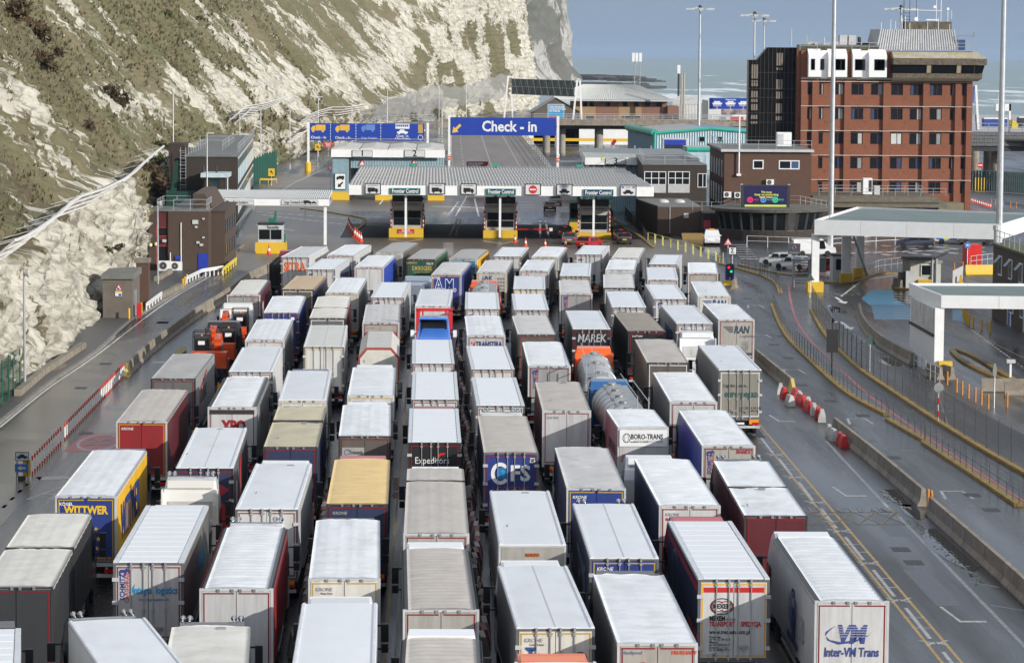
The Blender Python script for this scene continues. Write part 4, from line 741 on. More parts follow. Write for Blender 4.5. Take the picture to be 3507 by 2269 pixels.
t.part('roof',MB().add([(x0,Ys+.2,z1-.05),(xr,Ys+.2,z1-.05),(Wp(2330,524,480).x,480,z1),(xl,480,z1)],[(0,1,2,3)]),mat((.42,.44,.41),.7,dirt=.4));t.part('side_fascia',MB().add([(x0,Ys,z0),(x0,Ys,z1),(xl,480,z1),(xl,480,z0)],[(0,1,2,3)]),FASC);b=MB();corr(b,(x0+.6,Ys+1,0),(xr,Ys+1,0),(xr,Ys+1,z0),(x0+.6,Ys+1,z0),50,.06);t.part('cladding',b,CORB);t.part('side_wall',MB().add([(x0+.5,Ys+1,0),(x0+.5,Ys+1,z0),(xl+.5,480,z0),(xl+.5,480,0)],[(0,1,2,3)]),mat((.13,.22,.25),.5))
a,c,d0,d1=rect(2074,541,2144,563,Ys-.1);q_=board(t,a,c,d0,d1,Ys-.12,mat((.50,.52,.53),.5),'number_board',(INKM,.05));letters(t,'3',.9,((a+c)/2,Ys-.15,(d0+d1)/2),INKM,.02,under=q_)
p_=Wp(2064,544,Ys-.1);t.part('camera_notice',MB().box(p_.x-.2,p_.x+.2,Ys-.06,Ys-.02,p_.z-.25,p_.z+.25),mat((.6,.6,.1),.5))
for k in range(5):t.part('roof_light',MB().box(x0+2+k*2.6,x0+2.25+k*2.6,478,478.3,z1,z1+.5),K['white'])
# pale block and green drains on the canopy roof line
p_=Wp(1957,572,470);single('pale_cabin',MB().box(Wp(1918,570,470).x,Wp(1992,570,470).x,470,474,0,Wp(1957,554,470).z),K['lgrey'],'pale flat-topped cabin behind the frontier canopy beside shed three','cabin')
for px,py,lb in ((1415,565,'left'),(1697,567,'middle'),(1985,570,'right')):p_=Wp(px,py,Yf+YD-.6);b=MB();b.vprism([(p_.x-.55,p_.z+.25),(p_.x-.3,p_.z-.1),(p_.x+.3,p_.z-.1),(p_.x+.55,p_.z+.25)],Yf+YD-.8,Yf+YD-.4);b.box(p_.x-.2,p_.x+.2,Yf+YD-.7,Yf+YD-.5,zt,p_.z-.1);single('roof_lamp',b,mat((.01,.30,.20),.4),lb+' green floodlight at the back edge of the frontier canopy roof','floodlight','green lights on the canopy')
# ---------------------------------------------------------------- overhead sign gantries
Yg_=500.;t=Thing('sign_gantry','large blue overhead check-in sign with yellow arrow on white posts','sign',(Wp(1725,450,Yg_).x,Yg_,0));a,c,d0,d1=rect(1542,403,1905,464,Yg_);q_=board(t,a,c,d0,d1,Yg_,SIGNB,th=.2)
letters(t,'Check - in',1.75,(Wp(1745,434,Yg_).x,Yg_-.02,(d0+d1)/2-.05),SIGNW,.035,under=q_,fit=9.0);b=MB();ic_arrow(b,Wp(1563,441,Yg_).x,d0+1.05,1.9,Yg_-.005,R(225));t.part('arrow',b,mat((.75,.48,.06),.45),q_)
for px in (1539,1911):p_=Wp(px,450,Yg_);t.part('post',MB().box(p_.x-.2,p_.x+.2,Yg_,Yg_+.35,0,d1+.3),K['white']);e=Wp(px,541+(px> 1600)*7,Yg_-.1);b=MB();b.disc(e.x,e.z,.33,Yg_-.1,18,0);b.box(e.x-.22,e.x+.22,Yg_-.12,Yg_-.1,e.z-.06,e.z+.06,1);b.box(e.x-.25,e.x+.25,Yg_-.08,Yg_,e.z+.5,e.z+1.0,1);t.part('no_entry_disc',b,[mat((.6,.12,.06),.4),SIGNW])
Yg_=580.;t=Thing('sign_gantry','long blue overhead sign with four lane pictures near the cliff foot','sign',(Wp(1257,450,Yg_).x,Yg_,0));a,c,d0,d1=rect(1061,423,1453,482,Yg_);q_=board(t,a,c,d0,d1,Yg_,SIGNB,th=.2);OY=mat((.70,.43,.06),.45);b=MB();YW=Yg_-.01;PM=[OY,SIGNW,mat((.12,.22,.55),.5),SIGNB,mat((.45,.30,.08),.5)]
def fl_():
    global b
    t.part('pictogram',b,PM,q_);b=MB()
for px in (1090,1173):
    p_=Wp(px,440,Yg_);ic_truck(b,p_.x,p_.z-.05,2.7,YW,0,-1);fl_()
p_=Wp(1261,440,Yg_);ic_truck(b,p_.x,p_.z,2.6,YW,2,-1);fl_();p_=Wp(1378,453,Yg_);ic_car(b,p_.x,p_.z,2.1,YW,1);fl_();p_=Wp(1378,434,Yg_);b.box(p_.x-1.3,p_.x+1.35,YW-.012,YW,p_.z-.4,p_.z+.55,1)
for i in range(6):b.box(p_.x-1.15+i*.4,p_.x-.85+i*.4,YW-.024,YW-.012,p_.z,p_.z+.38,3)
p_=Wp(1440,440,Yg_);b.box(p_.x-.45,p_.x+.45,YW-.012,YW,p_.z-.9,p_.z+.8,4);e=Wp(1440,471,Yg_);b.ring(e.x,e.z,.5,.1,YW-.012,20,1);fl_()
for px in (1132,1219,1304):
    for k in range(6):p_=Wp(px,425+k*10,Yg_);b.box(p_.x-.05,p_.x+.05,YW-.012,YW,p_.z-.35,p_.z,1)
    t.part('divider',b,PM,q_);b=MB()
for px,py,s_,sz_,f_ in ((1091,471,'Check - In',.52,2.9),(1174,472,'Check - In',.52,2.9),(1263,473,'Cargo Terminal',.42,2.9),(1378,466,'Check - In',.42,2.3),(1379,475,'& Pass Holders',.40,2.9)):p_=Wp(px,py,Yg_);letters(t,s_,sz_,(p_.x,YW-.02,p_.z),SIGNW if px != 1263 else mat((.35,.45,.75),.5),.025,under=q_,fit=f_)
for px in (1056,1465):p_=Wp(px,450,Yg_);t.part('post',MB().box(p_.x-.22,p_.x+.22,Yg_,Yg_+.4,0,d1+.2),K['white']);
p_=Wp(1054,580,Yg_-.5);t.part('yellow_base',MB().lathe([(.6,0),(.6,1.6),(.5,1.7),(.02,1.7)],12,(p_.x,Yg_,0)),YEL);t.part('crossbeam',MB().box(a-.5,c+.8,Yg_+.2,Yg_+.45,d1-1.4,d1-1.1),K['white'])
# big truss gantry seen from behind, standing on the bridge
t=Thing('truss_gantry','white legged truss gantry with dark sign board seen from behind','gantry',(Wp(1860,350,700).x,700,6.7));a=Wp(1752,275,740);c=Wp(1968,275,700);zt_,zb_=Wp(1860,274,718).z,Wp(1860,326,718).z;t.part('sign_back',MB().add([(a.x,a.y,zb_),(c.x,c.y,zb_),(c.x,c.y,zt_),(a.x,a.y,zt_)],[(0,1,2,3)]),mat((.06,.085,.085),.5))
b=MB();A0,C0=Vector((a.x,a.y-.6,0)),Vector((c.x,c.y-.6,0));n_=20
for z in (zt_+.05,zb_-.05,(zt_+zb_)/2):b.tube(A0+Vector((0,0,z)),C0+Vector((0,0,z)),.07,5)
for i in range(n_):b.tube(A0.lerp(C0,i/n_)+Vector((0,0,zb_ if i % 2 == 0 else zt_)),A0.lerp(C0,(i+1)/n_)+Vector((0,0,zt_ if i % 2 == 0 else zb_)),.06,5)
t.part('truss',b,K['galv'])
def aleg(px_l,px_r,pt_l,pt_r,ytop,ybot,Y,zb):
    b=MB();zt2=Wp(px_l,ytop,Y).z;p=lambda px,z:(Wp(px,300,Y).x,Y,z);b.bar(p(px_l,zb),p(pt_l,zt2),.4,.4);b.bar(p(px_r,zb),p(pt_r,zt2),.4,.4);b.bar(p(pt_l,zt2),p(pt_r,zt2),.4,.4);zm=zb+(zt2-zb)*.62;b.bar((Wp(px_l+(pt_l-px_l)*.62,300,Y).x,Y,zm),(Wp(px_r+(pt_r-px_r)*.62,300,Y).x,Y,zm),.35,.35);return b
t.part('leg',aleg(1962,1994,1977,1986,272,446,699,6.4),K['white']);b=MB();b.bar((Wp(1727,300,742).x,742,6.4),(Wp(1740,300,742).x,742,zt_+.6),.4,.4);b.bar((Wp(1757,300,742).x,742,6.4),(Wp(1752,300,742).x,742,zb_),.35,.35);b.bar((Wp(1738,300,742).x,742,zt_+.5),(Wp(1756,300,742).x,742,zt_+.5),.35,.35);b.bar((Wp(1742,300,742).x,742,zb_),(Wp(1756,300,742).x,742,zb_),.3,.3);t.part('leg',b,K['white'])
# ---------------------------------------------------------------- elevated road
def deck(name,label,pts,wd,z,th=1.3,par=.9):
    t=Thing(name,label,'bridge',(pts[0][0],pts[0][1],0));b=MB();raised(b,pts,wd,z,z-.35);t.part('deck',b,mat((.16,.15,.14),.6,dirt=.4));b=MB();raised(b,pts,wd*.7,z-.36,z-th);t.part('girder',b,mat((.09,.085,.08),.7,dirt=.5));return t
t=deck('flyover','raised road bridge on round piers in the middle distance',[(4.5,705),(30,700),(60,700),(110,704)],14,6.8)
b=MB();raised(b,[(17,693.2),(60,692.8),(110,696.8)],.3,7.7,6.4);t.part('parapet',b,K['conc']);b=MB();raised(b,[(17,707.2),(60,707),(110,711)],.3,7.6,6.5);t.part('parapet',b,K['conc'])
for i in range(3):t.part('rail',MB().tube((28,692.9,7.9+i*.35),(75,692.9,7.9+i*.35),.06,5),K['galv']);t.part('rail',MB().tube((17,708,7.9+i*.4),(110,711,7.9+i*.4),.07,5),K['galv'])
for i in range(22):t.put('rail_post',MB().box(-.06,.06,-.06,.06,0,1.2).mesh('rail_post',K['galv']) if i == 0 else bpy.data.meshes['rail_post'],(28+i*2.2,692.9,7.6))
for px,w_ in ((1871,.85),(1925,.8),(2051,1.0)):p_=Wp(px,480,698);t.part('pier',MB().lathe([(w_,0),(w_,5.6),(w_*1.15,5.9)],16,(p_.x,698,0)),mat((.30,.28,.25),.8,dirt=.5,dcol=(.15,.14,.12)))
railing('ramp_railing','white railing curving along the right edge of the check-in ramp',[tuple((rampx(Y_)[1],Y_,np.interp(Y_,[505,540,690],[.02,.9,6.7]))) for Y_ in (507,530,555,580,605,630,660,690)],1.4,(1,.66,.33),6,r=.07,group=None);railing('ramp_railing','white railing along the left edge of the check-in ramp',[tuple((rampx(Y_)[0]-.1,Y_,np.interp(Y_,[505,540,690],[.02,.9,6.7]))) for Y_ in (520,560,600,650,690)],1.4,(1,.66,.33),6,r=.07,group=None)
lp=[(-10.5,560,1.2),(-12,590,2.5),(-13.2,625,4.2),(-12.6,660,5.8),(-9.5,685,6.7),(-4,698,6.8),(3,704,6.8)];b=MB();raised(b,[p[:2] for p in lp],8,.2,0)
v=[];lq=lp
for i,p in enumerate(lq):v += [(p[0]-3,p[1]+2,p[2]),(p[0]+5,p[1]-2,p[2]),(p[0]+5,p[1]-2,max(0,p[2]-1.2)),(p[0]-3,p[1]+2,max(0,p[2]-1.2))]
b=MB();b.add(v,[(4*i+k,4*i+(k+1) % 4,4*i+4+(k+1) % 4,4*i+4+k) for i in range(len(lq)-1) for k in range(4)]);struct('loop_road',b,mat((.19,.175,.155),.6,dirt=.4));railing('ramp_railing','curved railing on the loop road left of the big blue sign',[(p[0]-3,p[1]+2,p[2]) for p in lp],1.5,(1,.66,.33),5,r=.07,group=None)
# yard seen under the flyover: white wall, yellow beam, railings
single('boundary_wall',MB().box(16,60,760,760.4,0,4.2),K['white'],'white boundary wall seen under the flyover','wall');single('yellow_beam',MB().box(14,60,742,742.4,1.4,2.1),YEL,'long yellow guard beam under the flyover','barrier');single('yellow_beam',MB().box(14,30,748,748.4,4.2,4.9),YEL,'short yellow beam by the bus shelter under the flyover','barrier');railing('yard_railing','row of grey pedestrian railings under the flyover',[(17,720),(48,720)],1.2,(1,.5),2,r=.05,group=None)
# ---------------------------------------------------------------- far buildings on the sea front
Yk=800.;t=Thing('hipped_building','two-tone brick terminal building with wide grey hipped roof','building',(Wp(2130,400,Yk).x,Yk,0));xl,xr,zb,ze=rect(1960,343,2285,418,Yk);ze=Wp(2130,342,Yk).z;zr=Wp(2090,290,Yk+9).z
for l,r_,m_ in ((1962,2040,BR_TAN),(2040,2118,BR_ORG),(2118,2198,BR_TAN),(2198,2285,BR_ORG)):a,c=Wp(l,400,Yk).x,Wp(r_,400,Yk).x;t.part('wall',MB().box(a+.02,c-.02,Yk,Yk+18,0,ze),m_)
o=3.0;r0,r1=Wp(1996,291,Yk+9).x,Wp(2182,291,Yk+9).x;e0,e1=Wp(1872,341,Yk-o).x,Wp(2308,341,Yk-o).x;b=MB();corr(b,(e0,Yk-o,ze),(e1,Yk-o,ze),(r1,Yk+9,zr),(r0,Yk+9,zr),60,.12);b.add([(e1,Yk-o,ze),(e1+.5,Yk+20,ze),(r1,Yk+9,zr)],[(0,1,2)]);b.add([(e0,Yk-o,ze),(e0,Yk+20,ze),(r0,Yk+9,zr)],[(2,1,0)]);b.add([(e0,Yk+20,ze),(e1,Yk+20,ze),(r1,Yk+9,zr),(r0,Yk+9,zr)],[(3,2,1,0)]);t.part('roof',b,mat((.50,.51,.48),.6,dirt=.35,dcol=(.3,.3,.27)));t.part('eaves',MB().box(e0,e1,Yk-o-.05,Yk-o+.3,ze-.35,ze),K['lgrey'])
for px in (2004,2027,2081,2141,2180,2217,2257):a,c,d0,d1=rect(px-8,347,px+8,365,Yk);window(t,a,c,d0,d1,Yk,K['dark'])
for px in (2020,2145,2178):a,c,d0,d1=rect(px-14,398,px+14,406,Yk);t.part('window',MB().box(a,c,Yk-.05,Yk+.02,d0,d1),K['pane'])
xa=Wp(2285,400,Yk).x;t.part('stair_wing',MB().box(xa,xa+3.0,Yk-1,Yk+8,0,Wp(2300,363,Yk).z),BR_ORG)
Yk=760.;x0,x1,_,ze=rect(1828,382,1984,400,Yk);ze=Wp(1900,381,Yk).z;zr=Wp(1907,336,Yk).z;xm=Wp(1905,336,Yk).x;t=Thing('gabled_house','small dark stone gabled house behind the blue poster','house',(xm,Yk,0));t.part('wall',MB().vprism([(x0,0),(x1,0),(x1,ze),(xm,zr),(x0,ze)],Yk,Yk+22),brick((.13,.11,.085),(.09,.08,.065),(.12,.11,.09),.3));b=MB();b.add([(xm,Yk-.4,zr+.1),(x1+.5,Yk-.4,ze-.3),(x1+.5,Yk+22,ze-.3),(xm,Yk+22,zr+.1)],[(0,1,2,3)]);b.add([(xm,Yk-.4,zr+.1),(x0-.5,Yk-.4,ze-.3),(x0-.5,Yk+22,ze-.3),(xm,Yk+22,zr+.1)],[(3,2,1,0)]);t.part('roof',b,mat((.33,.33,.32),.6))
Yk=726.;a,c,d0,d1=rect(1876,357,1932,418,Yk);t=Thing('poster_board','sky-blue poster board with white slogan beside the flyover','billboard',((a+c)/2,Yk,0));q_=board(t,a,c,d0,d1,Yk,mat((.03,.30,.60),.45),border=(SIGNW,.12),th=.2);xm=(a+c)/2
for i,s_ in enumerate(('WE MEASURE','OUR SUCCESS','IN SMILES')):letters(t,s_,.44,(a+.35,Yk-.03,d1-.65-i*.5),SIGNW,.05,'LEFT',under=q_)
t.part('red_block',MB().box(a+.2,xm+.2,Yk-.02,Yk-.012,d0+.6,d0+1.35),K['red'],q_);t.part('leg',MB().box(xm-.2,xm+.2,Yk+.05,Yk+.18,0,d0),K['grey'])
Yk=810.;x0,x1,_,ze=rect(2300,350,2392,420,Yk);t=Thing('warehouse','white corrugated warehouse with pale roof beside the hipped building','building',(x0,Yk,0));zf=Wp(2340,357,Yk).z;zk=Wp(2400,328,Yk+40).z;b=MB();corr(b,(x0,Yk,0),(x1,Yk,0),(x1,Yk,zf),(x0,Yk,zf),18,.15);t.part('wall',b,CORW);xr2=Wp(2428,340,Yk+6).x;b=MB();b.add([(x1,Yk,0),(xr2,Yk+30,0),(xr2,Yk+30,zk),(x1,Yk,zf)],[(0,1,2,3)]);t.part('end_wall',b,CORW);t.part('roof',MB().add([(x0,Yk-.2,zf),(x1+.2,Yk-.2,zf),(xr2+.2,Yk+30,zk),(x0+4,Yk+30,zk)],[(0,1,2,3)]),mat((.58,.57,.52),.6))
for k in range(3):t.part('roof_vent',MB().box(x0+3+k*1.6,x0+4.2+k*1.6,Yk+8+k*4,Yk+9+k*4,zf+.3+k*.2,zf+1.1+k*.2),K['galv'])
Yk=850.;x0=Wp(2426,340,Yk).x;x1=Wp(2600,340,Yk).x;single('white_shed',MB().box(x0,x1,Yk,Yk+20,0,Wp(2450,345,Yk).z),CORW,'long white shed behind the departures sign','building')
Yk=790.;a,c,d0,d1=rect(2429,336,2566,374,Yk);t=Thing('departures_sign','dark blue departures sign with three ferry pictures above a photo banner','sign',((a+c)/2,Yk,0));q_=board(t,a,c,d0,d1,Yk,SIGNB,th=.2);letters(t,'Departures',.42,(Wp(2503,341,Yk).x,Yk-.02,d1-.4),SIGNW,.03,under=q_)
for px in (2456,2502,2546):
    p_=Wp(px,352,Yk);b=MB();b.vprism([(p_.x-1.4,p_.z),(p_.x+1.4,p_.z),(p_.x+1.1,p_.z-.5),(p_.x-1.1,p_.z-.5)][::-1],Yk-.012,Yk);b.box(p_.x-.8,p_.x+.8,Yk-.012,Yk,p_.z+.02,p_.z+.4);t.part('ferry_picture',b,SIGNW,q_);letters(t,'Check-in',.42,(p_.x,Yk-.02,Wp(px,362,Yk).z),SIGNW,.02,under=q_);b=MB();ic_arrow(b,p_.x,Wp(px,370,Yk).z,.8,Yk-.005,R(-90));t.part('arrow',b,mat((.7,.4,.05),.5),q_)
a2,c2,d0,d1=rect(2470,375,2566,396,Yk);t.part('photo_banner',MB().box(a2,c2,Yk,Yk+.1,d0,d1),mat((.30,.25,.24),.5,var=.9,scale=.6));
for px in (2440,2550):p_=Wp(px,380,Yk);t.part('post',MB().box(p_.x-.15,p_.x+.15,Yk+.2,Yk+.5,0,d0),K['white'])
for px,cc,lb in ((2476,K['grey'],'grey road barrier block on the flyover edge below the departures sign'),(2512,K['red'],'left red barrier block below the departures sign'),(2535,K['red'],'right red barrier block below the departures sign')):p_=Wp(px,412,704);single('barrier_block',MB().box(p_.x-.75,p_.x+.75,704,704.6,6.8,8.4),cc,lb,'barrier','barrier blocks on the flyover')
# teal-trimmed warehouse
Yk=622.;x0=Wp(2242,480,Yk).x;x1=Wp(2640,480,Yk).x;xs=Wp(2150,480,668).x;ze=Wp(2245,455,Yk).z;zr=Wp(2440,441,Yk).z;xm=Wp(2440,440,Yk).x;t=Thing('warehouse','blue striped warehouse with rounded teal eaves and blue roller door','building',(x0,Yk,0));b=MB();n_=46
for i in range(n_):xa,xb=x0+(x1-x0)*i/n_,x0+(x1-x0)*(i+.55)/n_;za=np.interp(xa,[x0,xm,x1],[ze,zr,ze]);b.box(xa,xb,Yk-.12,Yk,0,za-.3)
t.part('cladding_rib',b,mat((.62,.70,.74),.5));t.part('wall',MB().vprism([(x0,0),(x1,0),(x1,ze),(xm,zr),(x0,ze)],Yk,Yk+46),BLUEW);dx=xs-x0
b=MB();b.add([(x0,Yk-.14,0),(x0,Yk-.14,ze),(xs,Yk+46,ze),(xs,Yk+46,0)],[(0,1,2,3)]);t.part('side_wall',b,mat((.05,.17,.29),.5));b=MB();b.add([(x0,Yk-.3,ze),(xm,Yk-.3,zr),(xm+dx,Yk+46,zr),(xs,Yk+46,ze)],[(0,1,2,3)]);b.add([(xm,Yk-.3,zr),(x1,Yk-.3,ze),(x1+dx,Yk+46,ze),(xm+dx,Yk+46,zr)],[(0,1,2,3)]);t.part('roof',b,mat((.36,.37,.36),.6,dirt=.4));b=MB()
b.tube((x0,Yk-.2,ze-.1),(xm,Yk-.2,zr),.34,8);b.tube((xm,Yk-.2,zr),(x1,Yk-.2,ze),.34,8);b.tube((x0,Yk-.2,ze),(xs,Yk+46,ze),.75,10);b.tube((x0,Yk-.25,0),(x0,Yk-.25,ze),.3,8);t.part('teal_trim',b,TEALM)
a,c,d0,d1=rect(2275,478,2349,530,Yk);t.part('door_frame',MB().box(a-.3,c+.3,Yk-.22,Yk-.13,0,d1+.3),K['lgrey']);t.part('doorway',MB().box(a,c,Yk-.26,Yk-.23,0,d1-1.0),K['black']);t.part('roller_door',MB().box(a,c,Yk-.3,Yk-.27,d1-1.1,d1),mat((.02,.05,.38),.4))
for l,r_ in ((2394,2414),(2456,2473)):a,c,d0,d1=rect(l,468,r_,485,Yk);window(t,a,c,d0,d1,Yk-.15,TEALM)
Yk=600.;x0,x1,_,zt2=rect(2352,512,2440,560,Yk);b=MB();corr(b,(x0,Yk,0),(x1,Yk,0),(x1,Yk,zt2),(x0,Yk,zt2),22,.1);b.box(x0,x1,Yk+.15,Yk+10,0,zt2);t=Thing('lean_to','small striped lean-to with rounded teal edge by the warehouse','shed',(x0,Yk,0));t.part('wall',b,mat((.5,.62,.68),.5));t.part('teal_trim',MB().tube((x0,Yk,zt2),(x1,Yk,zt2),.5,10).tube((x0,Yk,0),(x0,Yk,zt2),.4,8),TEALM);t.part('roof',MB().box(x0,x1,Yk-.1,Yk+10,zt2+.1,zt2+.5),CORG)
# ---------------------------------------------------------------- dark brick garage and its annex
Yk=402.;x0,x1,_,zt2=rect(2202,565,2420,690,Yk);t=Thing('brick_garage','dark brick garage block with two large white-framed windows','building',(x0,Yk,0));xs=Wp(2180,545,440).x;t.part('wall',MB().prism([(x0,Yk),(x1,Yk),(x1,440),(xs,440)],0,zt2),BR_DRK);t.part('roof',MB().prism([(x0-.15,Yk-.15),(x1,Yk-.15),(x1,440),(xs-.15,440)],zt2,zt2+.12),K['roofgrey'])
for l,r_ in ((2206,2281),(2288,2362)):
    a,c,d0,d1=rect(l,587,r_,660,Yk);t.part('lower_panel',MB().box(a,c,Yk-.06,Yk,d0,d0+(d1-d0)*.36),mat((.42,.43,.43),.5));window(t,a,c,d0+(d1-d0)*.37,d1,Yk-.02,FRAMEW,3,fw=.09);t.part('glazing_bar',MB().box(a,c,Yk-.13,Yk-.115,d0+(d1-d0)*.67,d0+(d1-d0)*.70),FRAMEW)
a,c,d0,d1=rect(2389,594,2420,642,Yk-.1);window(t,a,c,d0,d1,Yk,FRAMEW,2,fw=.08);railing('r','',[(x0+.2,Yk+.3,zt2+.1),(x1-.2,Yk+.3,zt2+.1)],under=t,sp=2.4);railing('r','',[(x0+.2,Yk+.3,zt2+.1),(xs+.3,438,zt2+.1)],under=t,sp=8)
Yk=381.;x0,x1,_,zt2=rect(2252,709,2400,805,Yk);t=Thing('brick_annex','low dark brick annex with skylight domes in front of the garage','building',(x0,Yk,0));xs=Wp(2178,680,401).x;t.part('wall',MB().prism([(x0,Yk),(x1,Yk),(x1,401.5),(xs,401.5),(xs+.2,396)],0,zt2),BR_BRN);t.part('roof',MB().prism([(x0,Yk),(x1,Yk),(x1,401.5),(xs,401.5),(xs+.2,396)],zt2,zt2+.15),K['roofgrey'])
for px in (2272,2327):p_=Wp(px,695,390);t.part('skylight',MB().lathe([(.75,0),(.65,.25),(.35,.38),(.02,.42)],14,(p_.x,390,zt2+.15)),mat((.5,.5,.48),.3))
p_=Wp(2350,738,Yk);t.part('vent',MB().box(p_.x-.3,p_.x+.3,Yk-.08,Yk,p_.z-.3,p_.z+.3),K['lgrey']);p_=Wp(2294,740,Yk);t.part('pipe',MB().tube((p_.x,Yk-.06,.2),(p_.x,Yk-.06,zt2),.05),K['lgrey']);p_=Wp(2422,768,378);t.part('red_notice',MB().box(p_.x-.45,p_.x+.45,378,378.1,p_.z-.5,p_.z+.5),mat((.5,.05,.07),.5));t.part('side_block',MB().box(x1+.02,x1+2.2,378.2,398,0,zt2-.6),BR_DRK)
b=MB();b.box(x1-.5,x1+2.5,379,379.3,0,.9);
for k in range(4):single('step',MB().box(Wp(2335,820,372).x,Wp(2408,820,372).x,371+k*.4,371.4+k*.4,0,.18*(k+1)),mat((.25,.17,.06),.7),('lowest','second lowest','second highest','topmost')[k]+' yellow-edged concrete step by the dark brick annex','step','steps by the annex')
# ---------------------------------------------------------------- brown brick house in front of the tower
Yk=410.;x0,x1,_,zt2=rect(2480,519,2778,690,Yk);xs=Wp(2425,505,440).x;t=Thing('brick_house','brown brick house with white-framed windows in front of the tower','building',(x0,Yk,0));t.part('wall',MB().prism([(x0,Yk),(x1,Yk),(x1,437),(xs,437)],0,zt2),BR_MID);t.part('roof',MB().prism([(x0-.5,Yk-.4),(x1+.3,Yk-.4),(x1+.3,437),(xs-.5,437)],zt2,zt2+.3),K['roofgrey']);t.part('gutter',MB().box(x0-.5,x1+.3,Yk-.5,Yk-.39,zt2-.05,zt2+.3),K['lgrey'])
for l,tp,r_,bt,n_ in ((2578,548,2615,579,1),(2667,549,2738,580,2)):a,c,d0,d1=rect(l,tp,r_,bt,Yk);window(t,a,c,d0,d1,Yk,K['white'],n_,fw=.14,blind=(.55,.95,mat((.03,.08,.2),.6)) if n_ == 2 else None)
for k in range(5):
    ya=Yk+3+k*4.6;xa=x0+(xs-x0)*(ya-Yk)/27;xb=x0+(xs-x0)*(ya+2-Yk)/27
    for za,zb_ in ((6.0,8.3),(2.2,4.8)):t.part('window',MB().add([(xa-.06,ya,za),(xa-.06,ya,zb_),(xb-.06,ya+2,zb_),(xb-.06,ya+2,za)],[(0,1,2,3)]),K['pane']);t.part('window_frame',MB().bar((xa-.08,ya,za),(xa-.08,ya,zb_),.1,.1),K['white'])
railing('r','',[(x0-.2,Yk,zt2+.3),(x1,Yk,zt2+.3)],under=t,sp=2.2,h=1.2);railing('r','',[(x0-.2,Yk,zt2+.3),(xs-.2,436,zt2+.3)],under=t,sp=4,h=1.2)
p_=Wp(2686,500,Yk+8);s=Thing('roof_plant','white air handling unit on the brown brick house roof','air conditioner',(p_.x,Yk+8,zt2+.3));s.part('casing',MB().box(p_.x-1,p_.x+1,Yk+8,Yk+9.5,zt2+.5,zt2+2.4),K['white']);s.part('fan_grille',MB().box(p_.x-.9,p_.x-.1,Yk+7.95,Yk+8,zt2+.8,zt2+2.2),K['lgrey'])
for px,py,lb in ((2637,626,'air conditioner on the brick wall above the video screen'),(2491,668,'left air conditioner on the brick wall beside the video screen'),(2528,670,'air conditioner on the brick wall touching the video screen')):p_=Wp(px,py,Yk-.3);ac_unit(lb,(p_.x,Yk-.35,p_.z-.4),0,1.15)
p_=Wp(2530,600,Yk-.3);single('flag_pole',MB().tube((p_.x,Yk-.4,Wp(2530,596,Yk).z),(p_.x,Yk-.4,Wp(2530,395,Yk).z),.1,8).box(p_.x-.3,p_.x+.3,Yk-.5,Yk,Wp(2530,602,Yk).z,Wp(2530,594,Yk).z).box(p_.x-.9,p_.x+.9,Yk-.45,Yk-.35,Wp(2530,398,Yk).z,Wp(2530,394,Yk).z),K['white'],'white pole fixed to the brown brick house front','pole')
# ---------------------------------------------------------------- the office tower
Yt=440.;X_=lambda px:Wp(px,450,Yt).x;Zt=lambda py:CAMH-(py-191.5)*Yt/FPX*1.003
t=Thing('office_tower','seven-storey red brick office tower with white window bays and concrete control room','building',(X_(3030),Yt,0));xl,xr=X_(2741),X_(3326);ztop=Zt(172)
# tower front turned slightly as in the photograph is taken as square to the road
cols=[(2762,2778,1),(2803,2818,1),(2844,2888,2),(2913,2955,2),(2980,3023,2),(3049,3090,2),(3114,3156,2),(3182,3224,2),(3251,3265,1),(3291,3305,1)];rows=[278,361.5,445.5,529,612.5]
b=MB();b.box(xl,xr,Yt+.25,Yt+16,0,ztop);t.part('core',b,BR_RED)
# brick front built round the openings
b=MB();zprev=-.0
lv=[]
for r_ in rows:lv.append((Zt(r_+45),Zt(r_+6)))
lv=lv[::-1];z=0
for d0,d1 in lv:
    b.box(xl,xr,Yt,Yt+.24,z,d0);xp=xl
    for l,rr,n_ in cols:b.box(xp,X_(l),Yt,Yt+.24,d0,d1);xp=X_(rr)
    b.box(xp,xr,Yt,Yt+.24,d0,d1);z=d1
b.box(xl,xr,Yt,Yt+.24,z,Zt(272));t.part('front_wall',b,BR_RED)
WF=mat((.10,.022,.018),.5);rr_=random.Random(5);CURT=[mat((.022,.05,.12),.6),mat((.42,.44,.42),.6),mat((.25,.27,.28),.6)]
for ri,(d0,d1) in enumerate(lv):
    for l,r_,n_ in cols:
        if ri == 2 and l == 3049:window(t,X_(l),X_(r_),d0,d1,Yt+.14,WF,n_,blind=(.08,.92,mat((.55,.57,.56),.6)));continue
        bl_=(.62,.93,rr_.choice(CURT)) if rr_.random()< .5 else ((.07,.3,CURT[0]) if rr_.random()< .2 else None)
        window(t,X_(l),X_(r_),d0,d1,Yt+.14,WF,n_,blind=bl_)
for l,r_ in ((2741,2762),(2779,2800),(2889,2911),(3022,3046),(3158,3179),(3268,3288),(3307,3327)):t.part('pilaster',MB().box(X_(l),X_(r_),Yt-.42,Yt-.003,0,Zt(272 if l< 3050 else 276)-.1),BR_RED)
for r_ in rows:t.part('string_course',MB().box(xl-.05,xr+.05,Yt-.45,Yt-.425,Zt(r_+.4),Zt(r_-1.5)).box(xl,xr,Yt-.42,Yt-.002,Zt(r_+.2),Zt(r_-1.4)),mat((.55,.54,.51),.6,dirt=.5))
for r_ in rows[:4]:
    for px in (2829,2967,3101,3236):t.part('wall_vent',MB().box(X_(px)-.18,X_(px)+.18,Yt-.04,Yt,Zt(r_+57),Zt(r_+49)),mat((.2,.07,.045),.7))
